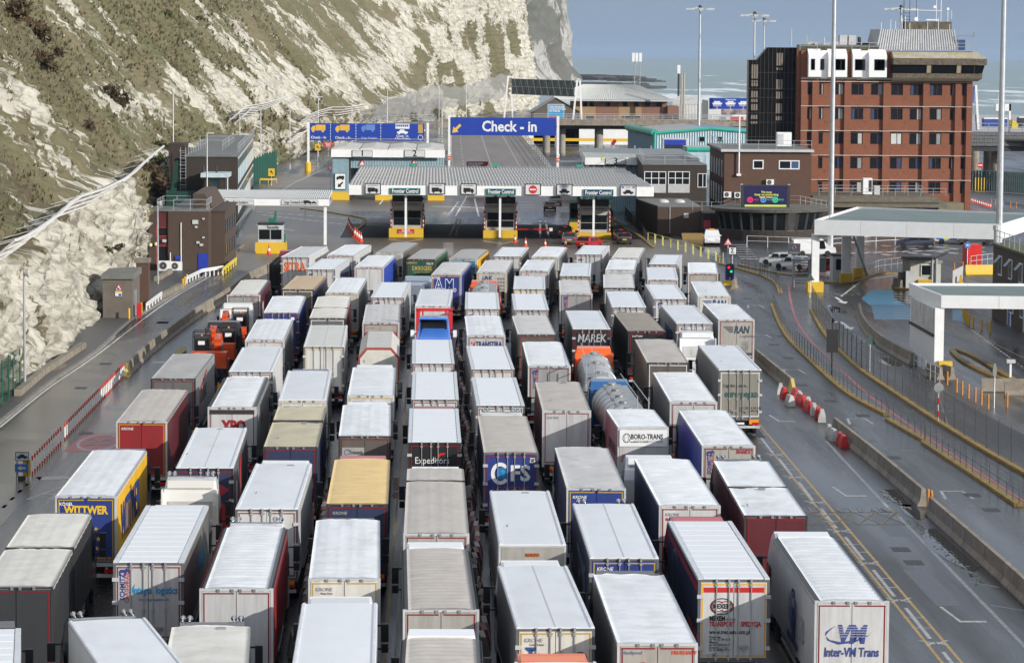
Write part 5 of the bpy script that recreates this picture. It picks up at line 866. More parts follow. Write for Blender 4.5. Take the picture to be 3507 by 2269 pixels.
t.part('left_return',MB().box(X_(2728),X_(2741)-.01,Yt+.6,Yt+14,0,ztop),BR_RED);t.part('parapet',MB().box(X_(2728),X_(3010),Yt+1.0,Yt+1.5,ztop,Zt(153)),mat((.09,.085,.05),.8,var=.4,dirt=.6,dcol=(.10,.11,.03)))
t.part('band',MB().box(xl,xr,Yt-.3,Yt-.01,Zt(271),Zt(264)),mat((.40,.37,.28),.8))
WB=mat((.80,.81,.82),.35,var=.03,dirt=.15,dcol=(.5,.5,.48))
for i,(l,r_,wins) in enumerate(((2762,2894,((2770,2784,1),(2802,2816,1),(2852,2887,2))),(2913,3029,((2920,2955,1),(2986,3022,1))))):
    a,c=X_(l),X_(r_);zb_,zm_,zt_=Zt(262),Zt(190),Zt(167);b=MB();fr_=Yt-1.3;mid=(X_(wins[-1][0])-.6)-(.9 if i == 0 else .7)
    for xa,xb in ((a,mid-.45),(mid+.55,c)):b.add([(xa,Yt,zb_-.3),(xb,Yt,zb_-.3),(xb,fr_,zb_),(xa,fr_,zb_),(xb,fr_,zm_),(xa,fr_,zm_),(xb,Yt+.3,zt_),(xa,Yt+.3,zt_)],[(0,1,2,3),(3,2,4,5),(5,4,6,7),(0,3,5,7),(1,6,4,2)])
    b.box(mid-.45,mid+.55,Yt-.35,Yt+.2,zb_-.2,zt_-.2);t.part('white_bay',b,WB)
    for wl,wr,n_ in wins:window(t,X_(wl),X_(wr),Zt(239),Zt(201),fr_+.03,K['dark'],n_,fw=.08,dep=.06)
# control room
a,c=X_(3048),X_(3366);AGG=mat((.13,.105,.075),.9,var=.5,scale=3,bump=.6,bscale=6,rnd=False);c2=X_(3350)
def tap(zb_,zt_,xb,xt,yb,yt,m,nm):bb=MB();bb.add([(a,yb,zb_),(xb,yb,zb_),(xt,yt,zt_),(a,yt,zt_),(xb,Yt+10,zb_),(xt,Yt+10,zt_),(a,Yt+10,zb_),(a,Yt+10,zt_)],[(0,1,2,3),(1,4,5,2),(3,2,5,7),(0,6,4,1),(0,3,7,6)]);return t.part(nm,bb,m)
tap(Zt(274),Zt(264),X_(3340),X_(3352),Yt-1.2,Yt-1.9,mat((.35,.31,.23),.8),'control_room_floor');tap(Zt(264),Zt(248),X_(3352),X_(3353),Yt-1.9,Yt-1.9,AGG,'lower_band');tap(Zt(247.5),Zt(219),X_(3353),X_(3360),Yt-1.5,Yt-1.9,K['glass'],'window_band');tap(Zt(218.5),Zt(197),X_(3366),X_(3366),Yt-2.2,Yt-2.2,AGG,'upper_band');tap(Zt(196.5),Zt(175),X_(3366),X_(3340),Yt-2.2,Yt-.6,mat((.40,.36,.27),.85,var=.25,dirt=.9,dcol=(.22,.21,.05),dscale=.35),'sloped_roof')
for px in (3180,3280,3325):p_=X_(px);t.part('mullion',MB().bar((p_,Yt-1.55,Zt(247)),(p_,Yt-1.95,Zt(219)),.16,.1),K['dark'])
for px in (3170,3272):p_=X_(px);t.part('blind',MB().bar((p_,Yt-1.62,Zt(246)),(p_,Yt-2.0,Zt(220)),.6,.04),mat((.35,.31,.2),.7))
# roof plant
b=MB();ra,rb,rc,rd=X_(3003),X_(3288),X_(3020),X_(3278);corr(b,(ra,Yt+3,Zt(168)),(rb,Yt+3,Zt(168)),(rd,Yt+4,Zt(98)),(rc,Yt+4,Zt(98)),34,.12);b.add([(ra,Yt+3,Zt(168)),(rc,Yt+4,Zt(98)),(X_(3006),Yt+9,Zt(98)),(X_(2992),Yt+10,Zt(168))],[(0,1,2,3)]);b.add([(rb,Yt+3,Zt(168)),(rd,Yt+4,Zt(98)),(rd+.3,Yt+12,Zt(98)),(rb+.5,Yt+12,Zt(168))],[(3,2,1,0)]);b.add([(rc,Yt+4,Zt(98)),(rd,Yt+4,Zt(98)),(rd+.3,Yt+12,Zt(98)),(X_(3006),Yt+12,Zt(98))],[(0,1,2,3)]);t.part('roof_plant_room',b,mat((.38,.39,.40),.5,.2,dirt=.35))
t.part('lift_tower',MB().box(X_(3120),X_(3280),Yt+7,Yt+11,Zt(100),Zt(70)),mat((.11,.095,.07),.9,var=.4,bump=.4));t.part('blue_tank',MB().box(X_(3288)+.1,X_(3320),Yt+5,Yt+8,Zt(168),Zt(132)),mat((.02,.06,.16),.5));railing('r','',[(X_(2735),Yt-.1,ztop),(X_(3325),Yt-.1,ztop)],under=t,sp=2.6,h=1.15,r=.035)
for l,r_ in ((2890,2916),(2921,2946)):t.part('air_unit',MB().box(X_(l),X_(r_),Yt+6,Yt+8,ztop,Zt(119)),K['lgrey'])
t.part('black_flue',MB().tube((X_(2957),Yt+6,ztop),(X_(2957),Yt+6,Zt(125)),.25,8),K['black'])
b=MB()
for px,y0_,y1_,r_ in ((2823,165,128,.1),(2711,160,98,.07),(2764,165,122,.05),(2778,165,130,.04)):b.tube((X_(px),Yt+2,Zt(y0_)),(X_(px),Yt+2,Zt(y1_)),r_,6)
t.part('roof_mast',b,K['lgrey']);b=MB()
for px,y0_,y1_,r_,m_ in ((3117,90,-20,.05,0),(3137,80,-30,.04,0),(3160,70,-40,.035,0),(3165,98,30,.05,1),(3230,70,-30,.05,1),(3246,98,-20,.05,1),(3270,98,20,.05,1),(3283,60,30,.035,1)):b.tube((X_(px),Yt+8,Zt(y0_)),(X_(px),Yt+8,Zt(y1_)),r_,6,m_)
for z_ in range(5):b.tube((X_(3117),Yt+8,Zt(85-z_*11)),(X_(3140),Yt+8,Zt(85-z_*11)),.04,5)
b.tube((X_(3120),Yt+8,Zt(30)),(X_(3250),Yt+8,Zt(32)),.05,6,1);b.tube((X_(3160),Yt+4,Zt(92)),(X_(3160),Yt+4,Zt(88)),.3,10,0)
t.part('antenna_mast',b,[K['dark'],K['white']]);b=MB();b.disc(X_(3224),Zt(19),.22,Yt+7.8,16);b.box(X_(3266),X_(3274),Yt+7.8,Yt+8.2,Zt(30),Zt(22));b.lathe([(.3,0),(.3,.5)],12,(X_(3157),Yt+7,Zt(62)),'y');b.box(X_(3192),X_(3234),Yt+7,Yt+7.1,Zt(66),Zt(62));t.part('antenna',b,K['white']);b=MB();b.tube((X_(3285),Yt+3,Zt(117)),(X_(3345),Yt+3,Zt(120)),.06);b.box(X_(3339),X_(3343),Yt+2.9,Yt+3.1,Zt(120),Zt(106));b.tube((X_(3287),Yt+3,Zt(168)),(X_(3287),Yt+3,Zt(117)),.05);t.part('wind_boom',b,K['grey'])
rb_=random.Random(4)
for k in range(14):xx=X_(rb_.uniform(2760,2990));yy=Yt+rb_.uniform(1.5,9);hh=rb_.uniform(.3,1.3);t.part('roof_box',MB().box(xx,xx+rb_.uniform(.3,1.2),yy,yy+.6,ztop,ztop+hh),K['lgrey'] if k % 3 else K['dark'])
for k in range(9):xx=X_(rb_.uniform(3010,3290));t.part('roof_aerial',MB().tube((xx,Yt+4.5,Zt(98)),(xx,Yt+4.5,Zt(98)+rb_.uniform(.6,2.4)),.04,5),K['white'])
# glazed stair block
bx0,bx1,bx2=X_(2566),X_(2644),X_(2729);DG_=mat((.010,.009,.008),.25,var=.3,spec=.12);zA,zB=Zt(206),Zt(163);t2=Thing('stair_tower','black glazed stair tower with sloping top against the office tower','building',(bx0,Yt,0));xA=X_(2594)
t2.part('glass_wall',MB().vprism([(bx0,0),(bx2,0),(bx2,zB),(bx1-.6,zB),(xA,zA),(bx0,zA)],Yt+2,Yt+4.5),DG_)
for k in range(13):xx=bx0+(bx2-bx0)*k/12;t2.part('mullion',MB().box(xx-.04,xx+.04,Yt+1.93,Yt+1.99,0,np.interp(xx,[bx0,xA,bx1-.6,bx2],[zA,zA,zB,zB])),K['black'])
for py in (250,305,335,388,420,470):t2.part('transom',MB().box(bx0,bx2,Yt+1.92,Yt+1.985,Zt(py),Zt(py-2)),K['black'])
LT=mat((.20,.165,.14),.5);  # paler brown strips laid over the dark glazing
for px,segs in ((2585,((222,270),(276,282),(284,296),(312,334),(340,350),(357,378),(394,408),(416,424))),(2670,((182,225),(232,240),(272,306),(314,338),(354,388),(398,412)))):
    for y0_,y1_ in segs:
        for k in range(3):xx=X_(px-9+k*8);t2.part('pale_pane',MB().box(xx,xx+.24,Yt+1.9,Yt+1.95,Zt(y1_),Zt(y0_)),LT)
# low wing and lean roof below the tower
Yl=424.;a,c,d0,d1=rect(2790,655,3215,712,Yl);t=Thing('low_wing','flat roofed low wing with railings at the foot of the tower','building',(a,Yl,0));t.part('wall',MB().box(a,c,Yl,Yt-.5,0,2.2),BR_BRN);t.part('roof',MB().add([(a-1,Yl-1,1.5),(c+1.5,Yl-1,1.5),(c,Yl+2,2.9),(a,Yl+2,2.9),(a,Yt-.5,2.9),(c,Yt-.5,2.9)],[(0,1,2,3),(3,2,5,4)]),mat((.14,.125,.09),.85,var=.3,dirt=.6,dcol=(.07,.07,.045)));railing('r','',[(a+1,Yl+3,2.9),(a+10,Yl+3,2.9),(a+19,Yl+3.4,2.9)],under=t,sp=2);railing('r','',[(a+2,Yt-4,2.9),(a+17,Yt-4,2.9)],under=t,sp=2.4);t.part('end_wall',MB().box(c+.5,c+5.5,Yt-5,Yt-.5,0,1.6),mat((.20,.17,.11),.8))
p_=Wp(2975,670,Yl+6);s=Thing('roof_plant','tall grey heat pump on the low wing roof','air conditioner',(p_.x,Yl+6,2.9));s.part('casing',MB().box(p_.x-.8,p_.x+.5,Yl+6,Yl+7.5,3.0,5.3),K['white']);s.part('fan_grille',MB().box(p_.x+.0,p_.x+.42,Yl+5.95,Yl+6,3.4,5.0),K['dark']);s.part('side_unit',MB().box(p_.x+.8,p_.x+1.6,Yl+6,Yl+7,2.95,4.2),K['lgrey'])
# ---------------------------------------------------------------- round pavilion with video screen
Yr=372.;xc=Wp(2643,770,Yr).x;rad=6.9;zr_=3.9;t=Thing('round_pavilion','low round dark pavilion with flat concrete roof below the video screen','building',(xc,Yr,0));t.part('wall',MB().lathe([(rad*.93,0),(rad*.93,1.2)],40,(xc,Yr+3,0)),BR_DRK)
for k in range(14):
    a0_=math.pi+math.pi*(k+.06)/14;a1_=math.pi+math.pi*(k+.94)/14;q0,q1=(xc+rad*.9*math.cos(a0_),Yr+3+rad*.9*math.sin(a0_)),(xc+rad*.9*math.cos(a1_),Yr+3+rad*.9*math.sin(a1_));f0,f1=(xc+rad*.97*math.cos(a0_),Yr+3+rad*.97*math.sin(a0_)),(xc+rad*.97*math.cos(a1_),Yr+3+rad*.97*math.sin(a1_))
    w_=t.part('window',MB().bar((q0[0],q0[1],1.2),(f0[0],f0[1],3.5),.14,.14).bar((q1[0],q1[1],1.2),(f1[0],f1[1],3.5),.14,.14).bar((q0[0],q0[1],1.25),(q1[0],q1[1],1.25),.1,.12),mat((.06,.055,.05),.5));t.part('pane',MB().add([(q0[0],q0[1],1.2),(q1[0],q1[1],1.2),(f1[0],f1[1],3.5),(f0[0],f0[1],3.5)],[(0,1,2,3)]),K['glass'],w_)
t.part('core',MB().lathe([(rad*.88,1.2),(rad*.88,3.5)],32,(xc,Yr+3,0)),K['black']);t.part('roof',MB().lathe([(.1,3.5),(rad*1.06,3.5),(rad*1.08,3.85),(rad*.9,4.0),(.1,4.05)],48,(xc,Yr+3,0)),mat((.12,.115,.10),.85,var=.3,dirt=.6,dcol=(.05,.05,.035)))
Yv=371.;a,c,d0,d1=rect(2548,637,2696,710,Yv);t=Thing('video_screen','dark purple video screen with coloured circles on the round pavilion','screen',((a+c)/2,Yv,4));t.part('frame',MB().box(a-.35,c+.35,Yv,Yv+.35,d0-.15,d1+.15),K['dark']);q_=t.part('screen',MB().box(a,c,Yv-.02,Yv,d0,d1),mat((.016,.014,.05),.3,emit=.5));xm=(a+c)/2;zH=d1-d0
YT_=mat((.55,.55,.12),.4,emit=.5)
for i,(s_,w_) in enumerate((('We must',1.3),('keep on protecting',2.9),('each other.',1.7))):letters(t,s_,.27,(xm+.1,Yv-.035,d1-.75-i*.3),YT_,.02,under=q_,fit=w_)
for px,s_,rgb in ((2569,'HANDS',(.55,.02,.10)),(2614,'FACE',(.06,.20,.45)),(2655,'SPACE',(.03,.45,.22))):
    p_=Wp(px,684,Yv);mm=mat(rgb,.4,emit=.5);b=MB();b.disc(p_.x,p_.z,.36,Yv-.03,24);t.part('circle',b,mm,q_);b=MB();b.ring(p_.x,p_.z,.2,.06,Yv-.045,16);t.part('circle_print',b,mat((.1,.02,.05),.4) if px< 2600 else q_.data.materials[0],q_);letters(t,s_,.18,(p_.x+.72,Yv-.035,p_.z),mm,.03,under=q_,fit=.62)
t.part('ticker',MB().box(a+.1,c-.1,Yv-.03,Yv-.021,d0+.08,d0+.32),mat((.4,.45,.08),.4,emit=.5),q_)
for s_ in (a-.25,c+.25):t.part('leg',MB().box(s_-.14,s_+.14,Yv+.36,Yv+.6,3.95,d1+.2).bar((s_,Yv+.5,d1-.6),(s_+.3,Yv+2.2,4.05),.14,.14),K['white'])
railing('roof_railing','railing on the roof left of the video screen',[(xc-9.5,Yr+3,3.4),(xc-6.2,Yr+1,3.4),(xc-4.4,Yr+1.4,4.0)],1.1,group=None,sp=1.5);railing('roof_railing','railing on the roof right of the video screen',[(xc+1.5,Yr+8,4.0),(xc+4.2,Yr+6,4.0),(xc+8.5,Yr+14,3)],1.1,group=None,sp=1.8)
# ---------------------------------------------------------------- the two white-fascia canopies on the right
def big_canopy(label,poly,zb,zt_,felt_in=.5):
    t=Thing('canopy',label,'canopy',(poly[0][0],poly[0][1],0));n_=len(poly)
    for i in range(n_):
        p,q=Vector(poly[i]),Vector(poly[(i+1) % n_]);d=(q-p).normalized();nn=Vector((d.y,-d.x));ln_=(q-p).length;k_=max(1,round(ln_/4.2))
        for j in range(k_):a_,b_=p.lerp(q,j/k_),p.lerp(q,(j+1)/k_)-d*.02;t.part('fascia_panel',MB().prism([(a_.x,a_.y),(b_.x,b_.y),(b_.x-nn.x*.15,b_.y-nn.y*.15),(a_.x-nn.x*.15,a_.y-nn.y*.15)],zb,zt_),FASC)
    cxy=sum((Vector(p) for p in poly),Vector((0,0)))/n_;inn=[Vector(p).lerp(cxy,.03) for p in poly];t.part('roof',MB().prism([tuple(p) for p in inn],zt_-.55,zt_-.18),FELT);t.part('soffit',MB().prism([tuple(p) for p in inn],zb+.1,zb+.2),K['lgrey']);return t
P1=[(36.4,289),(53.2,283),(60.5,303),(44.0,314.5)];t=big_canopy('large flat grey-green canopy with white fascia on three posts',P1,5.5,6.95)
p_=G(2800,1004);t.part('post',MB().box(p_.x-.35,p_.x+.35,289.6,290.3,.9,5.55),K['white']);t.part('yellow_base',MB().box(p_.x-.75,p_.x+.75,289.2,290.8,0,.95),YEL)
for px,Yq,w_ in ((2900,301,.45),(2947,309,.4)):x_=Wp(px,850,Yq).x;t.part('post',MB().box(x_-w_,x_+w_,Yq,Yq+.6,.8,5.55),K['white']);t.part('yellow_base',MB().box(x_-.6,x_+.6,Yq-.2,Yq+.9,0,.95),YEL)
x_=Wp(2914,850,301).x;t.part('brace',MB().bar((x_+.1,301.2,5.2),(x_+2.0,303,.6),.16,.16),K['galv'])
P2=[(35.9,213),(56,210.5),(57,224.5),(35.4,224.5)];t=big_canopy('near right flat canopy with white fascia and slab wall',P2,4.85,5.75);t.part('slab_wall',MB().box(35.5,36.15,213.1,224.3,0,4.83),FASC);
for k in range(9):t.part('louvre',MB().box(35.42,35.49,213.6+k*1.12,214.55+k*1.12,3.0,4.75),mat((.60,.61,.58),.6,dirt=.5))
t.part('ledge',MB().box(35.35,35.5,213.3,224,2.78,2.95),K['dark']);t.part('yellow_base',MB().box(35.75,36.7,212.5,213.05,0,1.1),YEL)
# ---------------------------------------------------------------- right-hand brick block
xw=48.6;t=Thing('brick_block','brown brick block with roof railing at the right edge of the picture','building',(xw,262,0));t.part('wall',MB().box(xw,xw+16,225,262,0,6.3),BR_BRN);t.part('roof',MB().box(xw-.15,xw+16,225,262.2,6.3,6.5),mat((.10,.11,.06),.9,var=.4));railing('r','',[(xw+.1,262,6.5),(xw+.1,226,6.5)],under=t,sp=2.2,h=1.1);t.part('vent_pipe',MB().lathe([(.28,0),(.28,1.1),(.36,1.1),(.36,1.5),(.05,1.55)],12,(xw+.3,262,6.5)),K['lgrey'])
for k in range(4):
    ya=259.2-k*4.6;w_=t.part('window',MB().box(xw-.08,xw+.02,ya-1.5,ya,3.9,5.6),FRAMEW);t.part('pane',MB().box(xw-.1,xw-.085,ya-1.35,ya-.15,4.05,5.45),K['pane'],w_);t.part('top_hung_pane',MB().bar((xw-.1,ya-.75,5.5),(xw-.55,ya-.75,5.0),1.2,.05),K['pane'],w_)
    w_=t.part('window',MB().box(xw-.08,xw+.02,ya-2.4,ya-.8,1.1,2.6),FRAMEW);t.part('pane',MB().box(xw-.1,xw-.085,ya-2.25,ya-.95,1.25,2.45),K['pane'],w_)
for ya,m_ in ((254.5,K['blue']),(247.5,K['grey'])):t.part('door',MB().box(xw-.06,xw+.02,ya-1.0,ya,0,2.2),m_);t.part('door_frame',MB().box(xw-.05,xw+.02,ya-1.35,ya+.3,0,2.4),K['white'])

# ================================================================ the lorry queue
def tarpm(rgb,dirt=.25,rough=.5,dcol=(.34,.31,.27)):return mat(rgb,rough,0,.05,.9,bump=.12,bscale=7,dirt=dirt,dcol=dcol,dscale=1.1,stretch=(1,.45,1))
def sidem(rgb,dirt=.45):return mat(rgb,.42,0,.12,.7,bump=.06,bscale=3,dirt=dirt,dcol=tuple(.6*c+.012 for c in rgb),dscale=.9,stretch=(1,1,.35))
def doorm(rgb,dirt=.55):return mat(rgb,.48,.15 if max(rgb)> .3 else 0,.10,1.2,dirt=dirt,dcol=tuple(.45*c+.02 for c in rgb),dscale=1.3,stretch=(2.2,1,.3))
C=dict(W=(.80,.825,.85),OW=(.70,.68,.62),CW=(.62,.615,.60),G=(.52,.52,.52),BG=(.52,.475,.425),TAN=(.60,.43,.24),YEL=(.73,.52,.21),BR=(.30,.25,.20),STR=(.56,.50,.33),GR=(.40,.39,.37),
    DG=(.036,.038,.042),BK=(.012,.012,.014),NV=(.025,.035,.085),BL=(.022,.045,.22),RB=(.03,.07,.42),MA=(.10,.014,.02),RD=(.26,.018,.022),LG=(.30,.30,.30),MG=(.13,.13,.132),BRG=(.115,.10,.085),GD=(.25,.235,.20),GN=(.012,.10,.06),TEAL=(.05,.17,.26),YS=(.82,.47,.03),WS=(.60,.605,.60),PINK=(.42,.15,.17),OR=(.72,.11,.01),DR=(.4,.38,.345),DB=(.05,.10,.18))
TAPE=dict(r=flat((.20,.010,.014)),y=flat((.46,.31,.03)),w=flat((.7,.7,.7)),o=flat((.75,.38,.02)))
def wheel_mesh():
    b=MB();b.lathe([(.34,-.15),(.47,-.16),(.5,-.08),(.5,.08),(.47,.16),(.34,.15)],14,axis='x',m=0);b.lathe([(.02,-.12),(.3,-.12),(.3,.12),(.02,.12)],12,axis='x',m=1);return b.mesh('wheel',[K['rubber'],K['steel']])
ME_WHEEL=wheel_mesh()
def rodm():
    b=MB();b.box(-.016,.016,-.10,-.065,1.02,3.93);
    for z in (1.1,2.2,3.72):b.box(-.05,.05,-.105,-.05,z,z+.09)
    b.box(-.035,.035,-.14,-.05,3.86,3.99);return b.mesh('lock_rod',mat((.46,.46,.45),.42,.5))
ME_ROD=rodm()
ME_HINGE=MB().box(-.11,.11,-.09,-.05,-.07,.07).mesh('hinge',K['lgrey'])
ME_HANDLE=MB().box(-.16,.16,-.12,-.08,-.05,.05).box(-.03,.03,-.14,-.11,-.12,.02).mesh('handle',K['steel'])
def hornm():
    b=MB();b.lathe([(.03,0),(.035,.35),(.06,.48),(.11,.56),(.02,.5)],10,axis='y');return b.mesh('air_horn',K['chrome'],smooth=True)
ME_HORN=hornm()
ME_LIGHT=MB().box(-.2,.2,-.04,.02,-.07,.07).mesh('tail_light',K['redlamp'])
ME_MARK=MB().box(-.28,.28,-.03,0,-.14,.14).mesh('rear_marker',K['amber'])
_pan={}
def roof_grid(style,L,W=2.55,h=4.0,seed=0):
    nx,ny=16,max(30,int(L*6));xs=np.linspace(-W/2,W/2,nx+1);ys=np.linspace(-.03,L,ny+1);Xr,Yr=np.meshgrid(xs,ys,indexing='ij')
    r=np.random.RandomState(seed);ox,oy=r.rand(2)*50;e=np.minimum(1,(W/2-abs(Xr))/.25)
    camber=-.05*(Xr/(W/2)) ** 4
    if style == 'q':                                                     # quilted tarpaulin
        Zr=h+camber+e*(.035*np.abs(np.sin(Xr*7.0))*np.abs(np.sin(Yr*6.2))+(fbm(Xr*2+ox,Yr*2+oy,seed,4)-.5)*.05)
    elif style == 'r':                                                   # tarpaulin sagging between bows
        p_=.62;Zr=h+camber+e*(.058*(np.abs(np.cos(np.pi*Yr/p_))-.6)+(fbm(Xr*1.2+ox,Yr*2.2+oy,seed,4)-.5)*.07)
    elif style == 't':                                                   # wrinkled tarpaulin
        dgn=Yr*2.4+Xr*(.9+.8*vn(Yr*.3,0*Yr,seed));Zr=h+camber+e*((np.abs(fbm(dgn+ox,Xr*.6+oy,seed,4)-.5))*-.16+(fbm(Xr*.6+ox,Yr*.5+oy,seed+5,3)-.5)*.09)
    else:Zr=h+.012-.03*(Xr/(W/2)) ** 2+0*Yr
    if style in 'qrt':Zr=Zr-.02
    v=np.stack([Xr,Yr,Zr],-1).reshape(-1,3).tolist();idx=np.arange((nx+1)*(ny+1)).reshape(nx+1,ny+1)
    f=np.stack([idx[:-1,:-1],idx[1:,:-1],idx[1:,1:],idx[:-1,1:]],-1).reshape(-1,4).tolist()
    b=MB();b.add(v,f);n0=len(v)
    rim=list(idx[0,:])+list(idx[1:,-1])+list(idx[-1,-2::-1])+list(idx[-2:0:-1,0]);lo=[(v[i][0],v[i][1],v[i][2]-(.10+.02*math.sin(k*.9))) for k,i in enumerate(rim)]
    b.v += [tuple(p) for p in lo];k=len(rim);ff=[(rim[i],n0+i,n0+(i+1) % k,rim[(i+1) % k]) for i in range(k)];b.f += [tuple(int(q_) for q_ in t_) for t_ in ff];b.m += [0]*k
    return b
def cab_part(t,y0,col,ht=3.75,horns=0,spoil=None,detail=False,group_off=(0,0)):
    """tractor cab whose back wall stands at y0"""
    ht=ht if detail else min(ht,3.9)
    m=mat(col,.28,0,.04,1,coat=.4,spec=.5,dirt=.12,dcol=tuple(.6*c for c in col));ox=group_off[0]
    b=MB();pr=[(y0,.95,1.2),(y0,2.9,1.2),(y0+.12,ht-.55,1.17),(y0+.55,ht-.08,1.08),(y0+1.3,ht,1.05),(y0+1.75,ht-.25,1.1),(y0+2.1,2.75,1.2),(y0+2.35,1.75,1.24),(y0+2.4,.4,1.22),(y0+1.2,.4,1.22)]
    b.profile(pr)
    if ox:b.v=[(x+ox,y,z) for x,y,z in b.v]
    c=t.part('cab',b,m)
    g_=MB();g_.add([(ox-1.1,y0+2.15,2.65),(ox+1.1,y0+2.15,2.65),(ox+1.14,y0+2.39,1.75),(ox-1.14,y0+2.39,1.75)],[(3,2,1,0)]);t.part('windscreen',g_,K['cabglass'],c)
    for s_ in (-1,1):
        a=MB();a.box(ox+s_*1.235-.01,ox+s_*1.235+.01,y0+1.05,y0+2.0,1.75,2.6);t.part('side_window',a,K['cabglass'],c)
        a=MB();x_=ox+s_*1.52;a.box(x_-.13,x_+.13,y0+2.12,y0+2.3,2.15,2.78);a.box(x_-.12,x_+.12,y0+2.12,y0+2.3,1.78,2.08);a.bar((ox+s_*1.2,y0+2.2,2.72),(x_,y0+2.2,2.72),.06,.06);a.bar((ox+s_*1.2,y0+2.2,1.9),(x_,y0+2.2,1.9),.06,.06);t.part('mirror',a,K['black'],c)
    if spoil is not None:
        a=MB();a.profile([(y0+.15,ht-.35,1.0),(y0+.2,ht-.02,1.0),(y0+.75,ht+.04,.98),(y0+1.7,ht-.1,.8),(y0+1.7,ht-.3,.9)]);
        if ox:a.v=[(x+ox,y,z) for x,y,z in a.v]
        t.part('roof_spoiler',a,mat(spoil,.3,0,.05,1,coat=.3),c)
    if horns:
        for x_ in (-.95,-.72,.72,.95):t.put('air_horn',ME_HORN,(x_+ox,y0+.2,ht+.22),0,c)
        a=MB();a.bar((ox-1.05,y0+.35,ht+.14),(ox+1.05,y0+.35,ht+.14),.05,.05);t.part('light_bar',a,K['steel'],c)
    if detail:
        a=MB();a.box(ox-.95,ox+.95,y0-.035,y0,2.35,3.1);a.box(ox-.4,ox+.4,y0-.06,y0-.03,2.5,2.85);a.box(ox-.95,ox+.95,y0-.035,y0,1.5,2.2);a.box(ox-.7,ox+.7,y0-.05,y0-.03,1.6,2.05);t.part('back_panel',a,mat(tuple(.72*q_ for q_ in col),.4),c)
        a=MB();a.tube((ox-1.25,y0-.1,.9),(ox-1.25,y0-.1,3.2),.07,8,r2=.06);a.tube((ox-.9,y0-.05,2.2),(ox+.1,y0-.5,1.3),.04,6);t.part('exhaust_stack',a,K['chrome'],c)
        for s_ in (-1,1):a=MB();a.box(ox+s_*1.2-.03,ox+s_*1.2+.03,y0-.45,y0+.1,1.2,ht-.35);t.part('side_fairing',a,m,c)
    ch=MB();ch.box(ox-.45,ox+.45,y0-2.6,y0+2.2,.55,.95);ch.box(ox-.95,ox+.95,y0-1.8,y0-.6,.5,.9);t.part('tractor_chassis',ch,K['black'])
    for y_ in (y0-1.3,y0+1.3):
        for s_ in (-1,1):t.put('wheel',ME_WHEEL,(ox+s_*1.02,y_,.5))
    return c
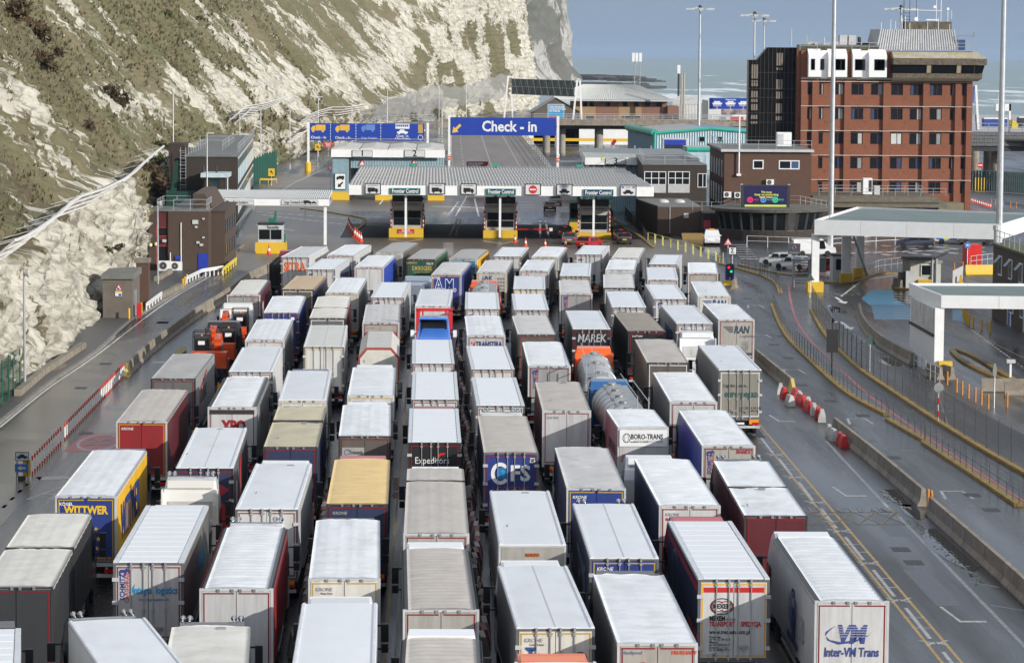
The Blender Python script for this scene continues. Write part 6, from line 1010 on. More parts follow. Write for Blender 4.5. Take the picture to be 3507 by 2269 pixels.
def box_body(t,y0,L,st,rc,sc,ds,dc,tape,h=4.0,rear=True,seed=0,front=None):
    """load box from y0 forwards: roof style, side colour, door style and colour"""
    W=2.55;tm=TAPE[tape];fridge=st in 'spl'
    b=MB();b.box(-1.25,1.25,y0+.05,y0+L-.02,1.1,h-(.09 if fridge else .24));t.part('body',b,sidem(front or sc,.2))
    # sides
    for s_ in (-1,1):
        a=MB()
        if fridge:
            a.box(s_*1.262-.012,s_*1.262+.012,y0+.06,y0+L-.03,1.12,h-.1);a.box(s_*1.268-.012,s_*1.268+.012,y0,y0+L,h-.12,h-.02,1);a.box(s_*1.268-.012,s_*1.268+.012,y0,y0+L,1.05,1.16,1)
            t.part('side_panel',a,[sidem(sc,.3),K['lgrey']])
        else:
            ny,nz_=int(L*4),5;v=[]
            for i in range(ny+1):
                y_=y0+.04+(L-.08)*i/ny;rip=.012*math.sin(i*1.57+seed)+.02*(vn(i*.7,0.,seed)-.5)
                for k in range(nz_+1):v.append((s_*(1.268+rip*math.sin(math.pi*k/nz_)),y_,1.0+(h-1.06)*k/nz_))
            a.add(v,[(i*(nz_+1)+k,(i+1)*(nz_+1)+k,(i+1)*(nz_+1)+k+1,i*(nz_+1)+k+1)[::s_] for i in range(ny) for k in range(nz_)])
            t.part('side_curtain',a,sidem(sc,.4),smooth=True)
    # roof
    if st in 'qrtR':
        w_=W-(.34 if st == 'R' else 0);gb=roof_grid('r' if st == 'R' else st,L,w_,h,seed);gb.v=[(x,y+y0,z) for x,y,z in gb.v]
        rf=t.part('roof',gb,tarpm(rc,(.15+.06*(seed % 6)) if max(rc)> .6 else .5),smooth=True)
        if st == 'R':
            for s_ in (-1,1):a=MB();a.vprism([(s_*1.29,h-.16),(s_*1.1,h-.02),(s_*1.1,h-.10),(s_*1.25,h-.2)][::-s_],y0-.03,y0+L);t.part('roof_edge_strip',a,tarpm((.06,.062,.066),.4,dcol=(.03,.03,.03)))
    elif st == 'p':
        a=MB();a.box(-1.25,1.25,y0,y0+L,h-.12,h-.035);t.part('roof',a,mat((.22,.225,.23),.5))
        n_=max(2,round(L/1.16));pt=L/n_;key=(round(pt,3),h)
        if key not in _pan:bb=MB();bb.profile([(.03,h-.035,1.08),(.03,h-.006,1.08),(.05,h,1.06),(pt-.05,h,1.06),(pt-.03,h-.006,1.08),(pt-.03,h-.035,1.08)]);_pan[key]=bb
        for i in range(n_):
            me_=_pan[key] if not isinstance(_pan[key],MB) else None
            if me_ is None:_pan[key]=me_=_pan[key].mesh('roof_panel',mat((.80,.825,.85),.35,0,.04,.8,dirt=.12,dcol=(.55,.55,.53)))
            t.put('roof_panel',me_,(0,y0+i*pt,0))
        for s_ in (-1,1):a=MB();a.box(min(s_*1.1,s_*1.275),max(s_*1.1,s_*1.275),y0-.01,y0+L,h-.1,h+.012);t.part('roof_rail',a,mat((.66,.68,.70),.4,.2))
    else:
        gb=roof_grid('s',L,W,h,seed);gb.v=[(x,y+y0,z) for x,y,z in gb.v];rf=t.part('roof',gb,mat(rc,.34,0,.04,.5,dirt=.15+.07*(seed % 5),dcol=(.46,.45,.42),dscale=.9,stretch=(1,.4,1)),smooth=False)
        if st == 'l':a=MB();a.box(-.02,.02,y0,y0+L,h+.008,h+.02);t.part('roof_seam',a,K['lgrey'])
        for s_ in (-1,1):a=MB();a.box(s_*1.2-.045,s_*1.2+.045,y0,y0+L,h-.03,h+.022);t.part('roof_rail',a,mat((.70,.72,.74),.4))
    if st in 'slt' and seed % 2:px_=.55-.12*(seed % 9);q_=MB();q_.box(px_,px_+.3,y0+L-.75,y0+L-.5,h-.02,h+.03);q_.box(px_-.9,px_-.86,y0+L*.3,y0+L*.3+.5,h-.02,h+.02);t.part('roof_patch',q_,K['grey'])
    if not rear:return
    # rear frame and doors
    a=MB();a.box(-1.28,1.28,y0-.04,y0+.1,h-.12,h-.045);a.box(-1.28,-1.19,y0-.035,y0+.1,1.0,h-.12);a.box(1.19,1.28,y0-.035,y0+.1,1.0,h-.12);a.box(-1.28,1.28,y0-.05,y0+.1,.98,1.14)
    fr=t.part('rear_frame',a,K['dark'] if max(dc)< .15 else (K['mid'] if ds in 'cx' else K['lgrey']))
    zt=h-.13
    if ds in 'fcwx':
        for s_ in (-1,1):
            x0,x1=(.012,1.18) if s_> 0 else (-1.18,-.012);a=MB();a.box(x0,x1,y0-.05,y0+.02,1.15,zt);d=t.part('rear_door',a,doorm(dc))
            a=MB();xo=s_*1.12;a.box(xo-.022,xo+.022,y0-.058,y0-.049,1.2,zt-.06);a.box(min(s_*.08,xo+s_*.03),max(s_*.08,xo+s_*.03),y0-.06,y0-.049,zt-.10,zt-.055);a.box(min(s_*.08,xo),max(s_*.08,xo),y0-.057,y0-.049,1.2,1.25)
            t.part('marking_tape',a,tm,d)
            if ds in 'cx':
                for x_ in (.17,.62):t.put('lock_rod',ME_ROD,(s_*x_,y0,h-4.0),0,d)
                for z in (1.5,2.5,3.35):t.put('hinge',ME_HINGE,(s_*1.2,y0-.01,z),0,d)
                t.put('handle',ME_HANDLE,(s_*.36,y0,1.55),0,d)
            else:
                for x_ in (.14,.62):a=MB();a.box(s_*x_-.05,s_*x_+.05,y0-.09,y0-.045,h-.15,h-.05);t.part('latch',a,K['steel'],d)
    else:
        a=MB();a.box(-1.18,1.18,y0-.05,y0+.02,1.15,zt);t.part('tail_board',a,doorm(dc))
    a=MB();a.box(-1.2,1.2,y0-.06,y0+.05,.52,.66);a.box(-.9,-.8,y0,y0+.1,.6,1.0);a.box(.8,.9,y0,y0+.1,.6,1.0);t.part('bumper',a,K['lgrey'])
    for s_ in (-1,1):t.put('tail_light',ME_LIGHT,(s_*.95,y0-.06,.8));(t.put('rear_marker',ME_MARK,(s_*.85,y0-.055,.9)) if seed % 3 == 0 else None)
    a=MB();a.box(-.28,.28,y0-.07,y0-.05,.74,.86);t.part('number_plate',a,K['white'])
def under(t,y0,L,axles=3):
    a=MB();a.box(-.5,.5,y0+.2,y0+L-.3,.7,1.1);t.part('chassis',a,K['black'])
    for s_ in (-1,1):
        a=MB();a.box(s_*1.2-.03,s_*1.2+.03,y0+min(6.2,L*.5),y0+L-2.8,.5,.62);a.box(s_*1.2-.03,s_*1.2+.03,y0+min(6.2,L*.5),y0+L-2.8,.75,.9);t.part('side_guard',a,K['lgrey'])
        for i in range(axles):t.put('wheel',ME_WHEEL,(s_*1.05,y0+2.2+i*1.32,.5))
def tone(*c):return flat(c)
NAVY=flat((.02,.03,.14));WHT=flat((.75,.75,.75));GREY=flat((.18,.18,.19));INK=flat((.02,.02,.022));REDT=flat((.5,.02,.02))
LANE_OF=lambda x,y:None
ORD=['first','second','third','fourth','fifth','sixth','seventh','eighth','ninth','tenth','eleventh','twelfth','thirteenth']
LORRIES={}
GRP='lorries queueing nose to tail'
def lorry(key,co,lane,look,st,rc,sc,ds,dc,tape='r',cab='W',kind='artic',second=None,h=4.0,**kw):
    bl,br,by,fl,fr,fy=co
    p0=(G(bl,by,h)+G(br,by,h))/2;p1=(G(fl,fy,h)+G(fr,fy,h))/2;d=(p1-p0).to_2d();L=min(15.2,d.length);hd=math.atan2(d.x,d.y)
    cc=C[cab] if isinstance(cab,str) else cab
    t=Thing('articulated_lorry' if kind == 'artic' else 'drawbar_lorry',look,'lorry',(p0.x,p0.y,0),-hd,GRP,world=False)
    t.L=L;t.lane=lane;t.look=look;sd=sum(ord(c) for c in key) % 97
    vk=.90+.10*(sd % 7)/6;box_body(t,0,L,st,tuple(q_*vk for q_ in C[rc]),C[sc],ds,C[dc],tape,h,seed=sd)
    under(t,0,L,3 if kind == 'artic' else 2)
    if kind == 'drawbar':                                               # second box in front, cab right behind it
        b2=second;q0=(G(b2[0],b2[2],h)+G(b2[1],b2[2],h))/2;q1=(G(b2[3],b2[5],h)+G(b2[4],b2[5],h))/2
        y2=(q0-p0).to_2d().length;L2=(q1-q0).to_2d().length
        y2=max(y2,L+.25);box_body(t,y2,L2,st,C[rc],C[sc],'b',sc and C[sc],tape,h,seed=sd+3);under(t,y2,L2,1);t.L=y2+L2
    if cab:cab_part(t,t.L+.55,cc,**kw)
    LORRIES[key]=t;return t
TR={}
for ln_ in '''1b -215 55 2290 -201 69 2153
2b 388 660 2330 238 497 2120
3b 552 838 2350 587 859 2138.5
4b 985 1296 2310 1031.5 1296 2064.5
5b 1348 1672 2420 1370 1653 2179
6b 1830 2116 2480 1768 2034 2266
7 2792 3044 2052 2651 2870 1836
8 2390 2637 1979 2286 2507 1783
9 2113 2391 2196 2028 2276 1959
10 1766 2039 2146 1710 1937 1937
11 1710 1937 1862 1677 1881 1680
12 2020 2256 1908 1960 2172 1724
13 1378 1643 2082 1376 1609 1873
14 1056 1303 1976 1082 1302 1776
15 1382 1607 1822 1389 1595 1646
16 1116 1330 1721 1146 1336 1570
17 388 628 1922 501 714 1730
18 683 936 2010 765 984 1800
19 806 1021 1739 878 1066 1587
20a 29 263 1869 113 328 1757
20b -68 178 2004 8 254 1878
21 191 397 1694 315 504 1538
22 603 798 1599 666 848 1464
24 397 573 1439 483 647 1332
25 516 670 1293 595 733 1208
26 710 880 1390 766 924 1288
27 782 935 1270 829 968 1190
28 839 975 1161 875 1008 1092
29 899 1026 1069 933 1051 1008
30 962 1077 989 1012 1123 942
31 778 891 1007 824 929 953
33 960 1060 879 1027 1126 844
34 1120 1214 871 1186 1276 834
35 1290 1377 863 1348 1430 829
36 1389 1492 886 1440 1535 852
37 1539 1634 884 1582 1673 853
38 1687 1787 877 1714 1817 846
39 1819 1916 878 1852 1944 844
40 1967 2064 870 1995 2092 840
41 2092 2191 882 2124 2210 843
42 2221 2321 904 2244 2335 872
43 2354 2463 933 2353 2455 898
44 2390 2503 1011 2360 2471 957
45 2459 2586 1091 2406 2526 1037
46 2460 2610 1265 2391 2525 1182
47 2314 2443 1106 2258 2381 1044
48 2238 2353 1022 2210 2316 974
49 2210 2330 954 2212 2314 915
50 2069 2178 922 2085 2187 888
51 2062 2180 984 2064 2171 937
52 2094 2214 1050 2069 2191 997
53 2150 2282 1131 2101 2226 1070
54 2214 2362 1239 2171 2307 1157
55 2291 2460 1372 2233 2381 1267
56 2404 2587 1522 2324 2490 1401
57a 2488 2690 1662 2439 2629 1573
57b 2550 2765 1761 2497 2696 1665
58 2258 2467 1726 2171 2363 1568
59 1938 2146 1668 1896 2086 1528
60 2116 2290 1459 2076 2240 1398
63 1961 2091 1125 1930 2062 1063
64 1914 2032 1003 1910 2023 958
65 1912 2025 943 1926 2026 900
66 1778 1882 924 1806 1903 887
67 1632 1736 930 1662 1762 887
69 1755 1870 988 1757 1870 945
70 1757 1883 1059 1749 1868 1006
71 1772 1907 1143 1752 1877 1080
72 1808 1955 1250 1785 1926 1169
73 1856 2026 1402 1829 1988 1304
74 1596 1734 1146 1590 1716 1080
75 1590 1714 1056 1590 1710 1000
76 1613 1763 1262 1596 1734 1184
77 1634 1794 1386 1613 1769 1292
78 1656 1845 1546 1633 1807 1420
79 1475 1582 938 1520 1609 897
80 1422 1539 1044 1444 1551 980
81 1410 1558 1242 1410 1549 1162
82 1406 1574 1365 1411 1566 1272
83 1397 1580 1511 1400 1572 1398
85 1268 1385 1017 1297 1410 966
86 1239 1370 1102 1253 1373 1036
87 1229 1366 1205 1240 1360 1143
88 1188 1352 1350 1206 1358 1254
89 1158 1340 1489 1171 1342 1383
90 955 1116 1367 986 1135 1269
91a 932 1106 1435 952 1123 1388
91b 902 1087 1526 932 1106 1442
92 1038 1179 1185 1058 1194 1113
93a 1075 1200 1051 1095 1215 1014
93b 1058 1184 1087 1068 1196 1054
94 1112 1231 1000 1151 1260 950
95 1044 1149 921 1097 1202 886
96 1212 1317 912 1253 1368 871'''.splitlines():
    p_=ln_.split()
    if len(p_) == 7:TR['T' +p_[0]]=tuple(map(float,p_[1:]))

# key, lane, look (what it looks like), roof style, roof, sides, doors style, doors, tape, cab colour, extras
Q=[
 ('T33',1,'white refrigerated lorry with big orange letters on its doors','l','CW','WS','c','WS','r','W',{}),
 ('T31',1,'maroon-sided lorry with ribbed pale roof edged in black','R','OW','MA','f','LG','r','MA',{}),
 ('T25',1,'dirty grey-roofed lorry with a pale streak down the roof','t','GR','LG','f','MG','r','BL',{}),
 ('T24',1,'red curtain-sided lorry with dirty beige roof','q','BG','MA','f','RD','y','NV',{}),
 ('T21',1,'lorry with yellow sides and blue doors lettered in yellow','q','W','YS','f','BL','y','NV',{'spoil':(.02,.03,.12),'ht':3.8}),
 ('T20',1,'dark grey drawbar lorry with two white-topped boxes','q','OW','DG','f','DG','r','BK',{}),
 ('T1b',1,'white panel-roofed lorry cut by the bottom left corner','p','W','WS','c','WS','r','BK',{'ht':3.95,'spoil':(.03,.02,.02)}),
 ('T34',2,'clean white lorry with dark roof edge and white sides','t','W','WS','f','WS','r','BK',{}),
 ('T95',2,'white refrigerated lorry with ribbed grey-white roof and white sides','p','CW','WS','c','WS','r','BK',{}),
 ('T30',2,'tan-roofed lorry with navy sides','t','TAN','NV','f','BRG','w','RD',{}),
 ('T29',2,'royal blue container lorry with white roof','r','W','BL','c','BL','r','BL',{}),
 ('T28',2,'grey-doored lorry with dimpled white roof','q','W','MG','f','CW','r','BK',{}),
 ('T27',2,'smooth white-roofed lorry with bright red door frame','s','W','WS','c','WS','r','W',{'ht':3.98,'spoil':(.6,.62,.63)}),
 ('T26',2,'ribbed white-roofed lorry with maroon letters on white doors','R','W','LG','f','WS','r','W',{}),
 ('T22',2,'white-roofed lorry with red and navy painted doors','l','W','MG','c','NV','r','BK',{}),
 ('T17',2,'silver-doored refrigerated lorry with pale blue lettering and panelled roof','p','W','MG','c','G','r','CW',{}),
 ('T2b',2,'smooth white-roofed lorry with chrome air horns at the bottom edge','s','W','WS','c','WS','r','DG',{'horns':1,'ht':3.75}),
 ('T96',3,'white-roofed lorry with bright blue sunlit side','r','W','RB','f','WS','r','BK',{}),
 ('T94',3,'white quilted-roof lorry with yellow door tape and dark sides','q','W','MG','f','G','y','GR',{'ht':3.9}),
 ('T93',3,'maroon drawbar lorry with one grey and one white roof','r','OW','MA','w','MG','w','BK',{}),
 ('T92',3,'cream box lorry with yellow-edged container doors','l','OW','G','c','CW','y','BK',{}),
 ('T90',3,'smooth white-roofed lorry with small dark spots and yellow-taped doors','s','W','LG','f','OW','y','NV',{'spoil':(.02,.04,.14),'ht':3.9}),
 ('T91',3,'navy drawbar lorry with two straw-coloured translucent roofs','t','STR','NV','f','NV','r','BL',{}),
 ('T19',3,'smooth white-roofed lorry with grey shaded sides and red-framed doors','s','W','G','c','CW','r','W',{'spoil':(.75,.76,.77),'ht':3.95}),
 ('T18',3,'ribbed white-roofed lorry with red side and grey roof edges','R','W','RD','f','G','r','W',{'horns':1,'spoil':(.75,.76,.77),'ht':3.85}),
 ('T3b',3,'cream wrinkled-tarpaulin lorry with chrome air horns at the bottom edge','t','OW','MG','f','G','r','DG',{'horns':1,'ht':3.75}),
 ('T35',4,'dirty beige-roofed lorry with grey-brown sides','r','GR','BRG','f','DR','w','BK',{}),
 ('T85',4,'white panel-roofed refrigerated lorry with dark side','p','W','G','c','WS','r','BK',{}),
 ('T86',4,'grey quilted-roof lorry with red-framed doors','q','CW','MG','f','DR','r','RD',{}),
 ('T88',4,'wrinkled white-roofed lorry with yellow-edged doors','t','W','MG','f','CW','y','W',{'ht':3.98,'spoil':(.75,.76,.77)}),
 ('T89',4,'quilted white-roofed lorry with a white logo panel on dark doors','q','W','MG','w','BRG','r','W',{'ht':3.97,'spoil':(.78,.79,.8)}),
 ('T16',4,'yellow-roofed lorry with navy doors','r','YEL','NV','f','NV','r','RD',{'spoil':(.45,.03,.03),'ht':3.92}),
 ('T14',4,'dimpled white-roofed lorry with cream doors taped in yellow','q','W','MG','f','OW','y','BK',{}),
 ('T4b',4,'smooth white-roofed refrigerated lorry at the bottom edge','s','W','WS','c','WS','r','W',{'ht':3.97,'spoil':(.6,.61,.62)}),
 ('T36',5,'dark green lorry with gold lettering and dusty roof','r','GR','GN','f','GN','r','GN',{}),
 ('T79',5,'dark blue lorry with white outlined initials on its doors','r','CW','BL','f','BL','o','BK',{}),
 ('T80',5,'plain white box lorry with a blue and grey name on its door','s','W','WS','f','WS','w','BK',{}),
 ('T81',5,'white panel-roofed refrigerated lorry behind the blue towed cab','p','W','G','c','WS','r','BK',{}),
 ('T82',5,'white panel-roofed refrigerated lorry with plain pale doors','p','W','G','c','CW','r','W',{}),
 ('T83',5,'white panel-roofed lorry with black doors and white lettering','p','W','DG','c','BK','r','BK',{'ht':3.9,'spoil':(.3,.02,.02)}),
 ('T15',5,'pale checked-tarpaulin lorry with red-taped grey doors','q','BG','MG','f','DR','r','W',{'ht':3.8}),
 ('T13',5,'beige ribbed-roof lorry with grey roof edges','R','BG','MG','f','DR','r','W',{'ht':3.95,'spoil':(.76,.77,.78)}),
 ('T5b',5,'beige stained-roof lorry with grey roof edges at the bottom edge','R','BG','MG','f','DR','r','W',{'ht':3.95}),
 ('T37',6,'teal-doored lorry with yellow side and dusty roof','r','GR','YS','f','TEAL','w','BK',{}),
 ('T67',6,'silver-doored lorry with black lettering and dark roof edge','r','CW','MG','f','G','y','BK',{}),
 ('T75',6,'white panel-roofed refrigerated lorry behind the orange tanker','p','W','G','c','WS','r','BK',{}),
 ('T74',6,'dimpled white-roofed lorry with navy lettering on grey doors','q','W','LG','f','G','r','W',{}),
 ('T76',6,'white panel-roofed refrigerated lorry with a grey shaded left side','p','W','LG','c','CW','r','BK',{}),
 ('T77',6,'white panel-roofed refrigerated lorry with red-edged pale doors','p','W','G','c','CW','r','BK',{}),
 ('T78',6,'royal blue container lorry with big white initials and beige roof','r','BG','NV','c','BL','r','W',{'horns':1,'ht':3.9,'spoil':(.75,.74,.7)}),
 ('T11',6,'smooth white lorry with a plain pale tail board','s','W','LG','b','DR','w','BK',{}),
 ('T10',6,'smooth white-roofed lorry with blue upright letters on its doors','l','W','MG','c','OW','y','W',{'ht':3.98,'spoil':(.7,.71,.72)}),
 ('T6b',6,'lorry with orange cab roof at the bottom edge','s','W','G','c','WS','r','OR',{'ht':3.95,'spoil':(.75,.16,.02)}),
 ('T38',7,'white panel-roofed refrigerated lorry with dark right side','p','W','MG','c','WS','r','BK',{}),
 ('T69',7,'smooth white-roofed lorry with yellow-framed doors','s','W','G','c','OW','y','BK',{}),
 ('T70',7,'white panel-roofed refrigerated lorry with dull grey doors','p','W','G','c','G','r','BK',{}),
 ('T71',7,'dirty grey-roofed lorry with a long wrinkle and brown-grey doors','r','CW','MG','w','BRG','r','BK',{}),
 ('T72',7,'ribbed white-roofed lorry with grey doors and dark roof edges','r','W','DG','f','LG','r','BK',{}),
 ('T73',7,'grey-roofed lorry with maroon left side and silver doors','t','BG','MA','f','G','r','BK',{}),
 ('T59',7,'blue-doored lorry with dirty cream roof and yellow tape','t','CW','NV','f','BL','y','NV',{}),
 ('T12',7,'navy refrigerated lorry with smooth seamed white roof and yellow-edged doors','l','W','NV','c','BL','y','BL',{'horns':1,'ht':3.7}),
 ('T9',7,'wrinkled white-tarpaulin lorry with brown lettering on beige doors','t','W','MG','f','DR','r','BK',{}),
 ('T39',8,'white ribbed-roof lorry with grey-brown right side','r','W','MG','f','G','y','BK',{}),
 ('T66',8,'white-roofed lorry with black roof edge and clean white doors','t','W','MG','f','WS','r','BK',{}),
 ('T64',8,'grey domed-roof lorry with tall red-framed doors','r','CW','MG','f','LG','r','BK',{}),
 ('T63',8,'smooth white-roofed lorry with black doors and outlined white letters','s','W','DG','x','BK','r','BK',{}),
 ('T60',8,'short white-roofed box lorry with pink side and company panel','r','W','PINK','b','G','r','W',{}),
 ('T58',8,'navy-sided lorry with white roof and navy lettering on silver doors','r','W','NV','f','WS','r','W',{'ht':3.97,'spoil':(.7,.71,.72),'group_off':(-.5,0)}),
 ('T8',8,'lorry with white doors edged in orange and full lettering','p','W','NV','c','WS','o','RD',{'ht':3.97,'spoil':(.5,.03,.03)}),
 ('T40',9,'white panel-roofed refrigerated lorry with small blue emblem on its doors','p','W','WS','c','WS','r','BK',{}),
 ('T65',9,'smooth white-roofed lorry with red bars on its tail','s','W','G','c','DR','r','BK',{}),
 ('T51',9,'dull grey-roofed lorry with brown-grey doors','r','CW','MG','f','BRG','w','BK',{}),
 ('T52',9,'smooth white-roofed lorry with grey left side and red-framed white doors','s','W','LG','c','WS','r','BK',{}),
 ('T53',9,'brown-roofed lorry with black sides','r','BR','BK','f','BK','r','BK',{}),
 ('T54',9,'beige-roofed lorry with brown-grey sides and doors','t','BG','BRG','w','BRG','w','BK',{}),
 ('T55',9,'ribbed white-roofed lorry with grey shaded side and red-framed doors','r','W','MG','f','G','r','BK',{}),
 ('T56',9,'blue-sided lorry with ribbed white roof and pale doors','r','W','RB','f','DR','r','BK',{}),
 ('T57',9,'maroon drawbar lorry with two white roofs','t','W','MA','w','MA','r','BK',{'horns':1,'ht':3.75}),
 ('T7',9,'ribbed white-roofed lorry with blue logo on pale doors and side','R','W','CW','f','CW','r','W',{'ht':3.97,'spoil':(.78,.79,.8)}),
 ('T41',10,'cream-roofed lorry with white doors','r','OW','MG','f','WS','r','BK',{}),
 ('T50',10,'white-roofed lorry with black roof edge and grey side','r','W','MG','f','G','w','BK',{}),
 ('T48',10,'white panel-roofed refrigerated lorry with upright maker lettering','p','W','G','c','WS','r','BK',{}),
 ('T47',10,'smooth white refrigerated lorry with navy lettering on its left side','s','W','LG','c','WS','r','BK',{}),
 ('T46',10,'smooth white-roofed lorry with green lettering on grimy doors','s','W','LG','x','GD','w','BK',{}),
 ('T42',11,'white panel-roofed lorry ahead of all others in the right lanes','p','W','G','c','WS','r','BK',{}),
 ('T49',11,'white-roofed lorry with rounded right roof edge','s','W','G','f','G','r','BK',{}),
 ('T43',12,'white-roofed lorry beside the red traffic light','r','W','G','f','DR','r','BK',{}),
 ('T44',12,'wrinkled white-roofed lorry with blue winged letters on white doors','t','W','G','f','WS','y','BK',{}),
 ('T45',12,'grimy grey lorry with dark winged lettering on its doors','t','W','LG','w','DR','r','BK',{}),
]
for (key,lane,look,st,rc,sc,ds,dc,tape,cab,kw) in Q:
    if key in ('T20','T93','T91','T57'):lorry(key,TR[key+'b'],lane,look,st,rc,sc,ds,dc,tape,cab,'drawbar',TR[key+'a'],**kw)
    elif key == 'T15':lorry(key,TR[key],lane,look,st,rc,sc,ds,dc,tape,cab,'drawbar',(1403,1582,1641,1403,1576,1601),**kw)
    else:lorry(key,TR[key],lane,look,st,rc,sc,ds,dc,tape,cab,**kw)
# ---- special vehicles of the queue -------------------------------------------------
def tanker(key,px,py_rear,py_front,lane,look,cabcol,h=3.75,ribs=9,walk='r'):
    p0=G(px[0],py_rear,h);p1=G(px[1],py_front,h);d=(p1-p0).to_2d();L=d.length;t=Thing('tanker_lorry',look,'tanker',(p0.x,p0.y,0),-math.atan2(d.x,d.y),GRP,world=False);t.L=L;t.lane=lane;t.look=look
    m=mat((.62,.62,.61),.42,.55,.12,1.2,dirt=.3,dcol=(.3,.29,.28));r=1.15;zc=h-r-.25
    b=MB();prof=[(.02,0),(.5,.03),(.9,.14),(1.1,.34),(r,.6),(r,L-.6),(1.1,L-.34),(.9,L-.14),(.5,L-.03),(.02,L)];b.lathe(prof,28,axis='y');b.v=[(x,y,z+zc) for x,y,z in b.v];tk=t.part('tank',b,m,smooth=True)
    for i in range(ribs):
        a=MB();y_=.8+(L-1.6)*i/(ribs-1);a.lathe([(r+.004,y_-.04),(r+.035,y_-.02),(r+.035,y_+.02),(r+.004,y_+.04)],28,axis='y');a.v=[(x,y,z+zc) for x,y,z in a.v];t.part('tank_band',a,mat((.36,.37,.38),.4,.8),tk)
    sg=1 if walk == 'r' else -1
    a=MB();xw=sg*.62
    for i in range(int(L/.3)-4):a.box(xw-.28,xw+.28,.8+i*.3,.8+i*.3+.24,zc+r*.93,zc+r*.93+.04)
    t.part('walkway',a,K['steel'])
    for i in range(5 if ribs> 6 else 3):
        a=MB();y_=1.6+i*(L-3.2)/(4 if ribs> 6 else 2);a.box(-.55,.45,y_-.35,y_+.35,zc+r-.06,zc+r+.09);a.lathe([(.25,0),(.27,.1),(.2,.16),(.02,.17)],12,(-.05,y_,zc+r+.08));t.part('hatch',a,K['steel'])
    a=MB()
    for s_ in (-.3,.3):a.tube((xw+s_,.1,.9),(xw+s_,.15,zc+r+.9),.03)
    for k in range(8):a.tube((xw-.3,.12,1+k*.36),(xw+.3,.12,1+k*.36),.02)
    a.tube((xw-.3,.15,zc+r+.9),(xw-.3,L*.8,zc+r+.9),.025);a.tube((xw+.35,.15,zc+r+.6),(xw+.35,L*.8,zc+r+.6),.025);t.part('ladder',a,K['galv'])
    a=MB();a.box(-1.1,1.1,.2,.5,.5,1.3);a.box(-1.15,1.15,0,.1,.5,.65);t.part('bumper',a,K['dark']);under(t,0,L);cab_part(t,L+.35,cabcol,ht=3.6 if key == 'K1' else 3.8,detail=True)
    LORRIES[key]=t;return t
tanker('K1',(2163,2092),1402,1298,8,'silver tanker lorry with banded tank and blue cab',(.025,.11,.28))
tk2=tanker('K2',(2060,2035),1277,1195,8,'silver tanker lorry with bright orange cab',(.85,.12,.01),walk='l',ribs=4)
tk3=tanker('K3',(1659,1660),1005,955,6,'orange-framed tanker lorry with shiny white tank top',(.62,.09,.02),h=4.0,ribs=4)
a=MB()
for s_ in (-1,1):a.box(s_*1.25-.05,s_*1.25+.05,-.1,6.5,2.4,3.3);
a.box(-1.25,1.25,-.15,-.05,2.9,3.1);a.box(-1.25,1.25,6.4,6.5,2.6,3.5);tk3.part('orange_frame',a,mat((.75,.12,.015),.4))
# tipper with chamfered roof
p0=(G(1229,1205,3.75)+G(1365.5,1205,3.75))/2;t=Thing('tipper_lorry','beige tipper lorry with bevelled roof','lorry',(p0.x,p0.y,0),R(.5),GRP,world=False);t.lane=4;t.look='beige tipper lorry with sloping roof corners and red cab';LORRIES['K4']=t;t.L=11.5
ol=[(-1.27,.9),(1.27,.9),(1.27,3.45),(.78,4.02),(-.78,4.02),(-1.27,3.45)];b=MB();b.vprism(ol,0,11.5);t.part('body',b,mat((.56,.54,.49),.5,dirt=.3,dcol=(.35,.32,.28)))
b=MB();b.vprism([(x*1.015,z+.012) for x,z in ol],-.06,.06);b.vprism([(x*.93,.9+(z-.9)*.955) for x,z in ol],-.09,-.05,1);t.part('tailgate',b,[mat((.33,.06,.05),.5),mat((.60,.58,.53),.5,dirt=.3,dcol=(.3,.28,.25))])
for x_ in (-.85,.85):a=MB();a.box(x_-.06,x_+.06,-.14,-.08,3.1,3.3);t.part('latch',a,K['lgrey'])
under(t,0,11.5);cab_part(t,12.0,C['RD'],ht=3.9,spoil=C['RD'],detail=True)
# flatbed with black reinforcing mats stacked at the head of the first lane
p0=G(962,985,1.0);t=Thing('flatbed_lorry','flatbed lorry with red headboard under black steel-mat stacks','lorry',(p0.x,p0.y,0),R(-1.5),GRP,world=False);t.lane=1;t.look='red flatbed lorry carrying stacks of black steel mats';LORRIES['K5']=t;t.L=12
b=MB();b.box(-1.25,1.25,0,12,1.0,1.15);t.part('deck',b,K['dark']);b=MB();b.box(-1.25,1.25,11.9,12,1.15,2.9)
for x_ in (-1.2,-.4,.4,1.2):b.box(x_-.05,x_+.05,11.85,11.9,1.15,3.0)
t.part('headboard',b,K['red']);under(t,0,12);cab_part(t,12.5,C['RD'],ht=3.6)
for s_ in (-1,1):
    for i in range(4):a=MB();a.box(s_*1.25-.04,s_*1.25+.04,.6+i*3,.7+i*3,1.1,3.1);t.part('stake',a,mat((.5,.12,.05),.5,dirt=.6))
mat_stack=MB()
for k in range(16):
    z=1.17+k*.125
    for i in range(9):mat_stack.bar((-1.1,.3+i*.62+(k % 2)*.2,z),(1.1,.3+i*.62+(k % 2)*.2,z),.09,.05)
    for i in range(6):mat_stack.bar((-1.1+i*.44,.2,z+.05),(-1.1+i*.44,5.4,z+.05),.07,.05)
ms=mat_stack.mesh('mat_stack',K['black'])
for i,lb in enumerate(('rear stack of black steel mats on the red flatbed','front stack of black steel mats on the red flatbed')):
    o=link('mat_stack',ms);v=Matrix.Rotation(R(-1.5),4,'Z') @ Vector((0,i*5.7,0));o.location=(p0.x+v.x,p0.y+v.y,0);o.rotation_euler=(0,0,R(-1.5));tag(o,lb,'load','loads on the flatbed')
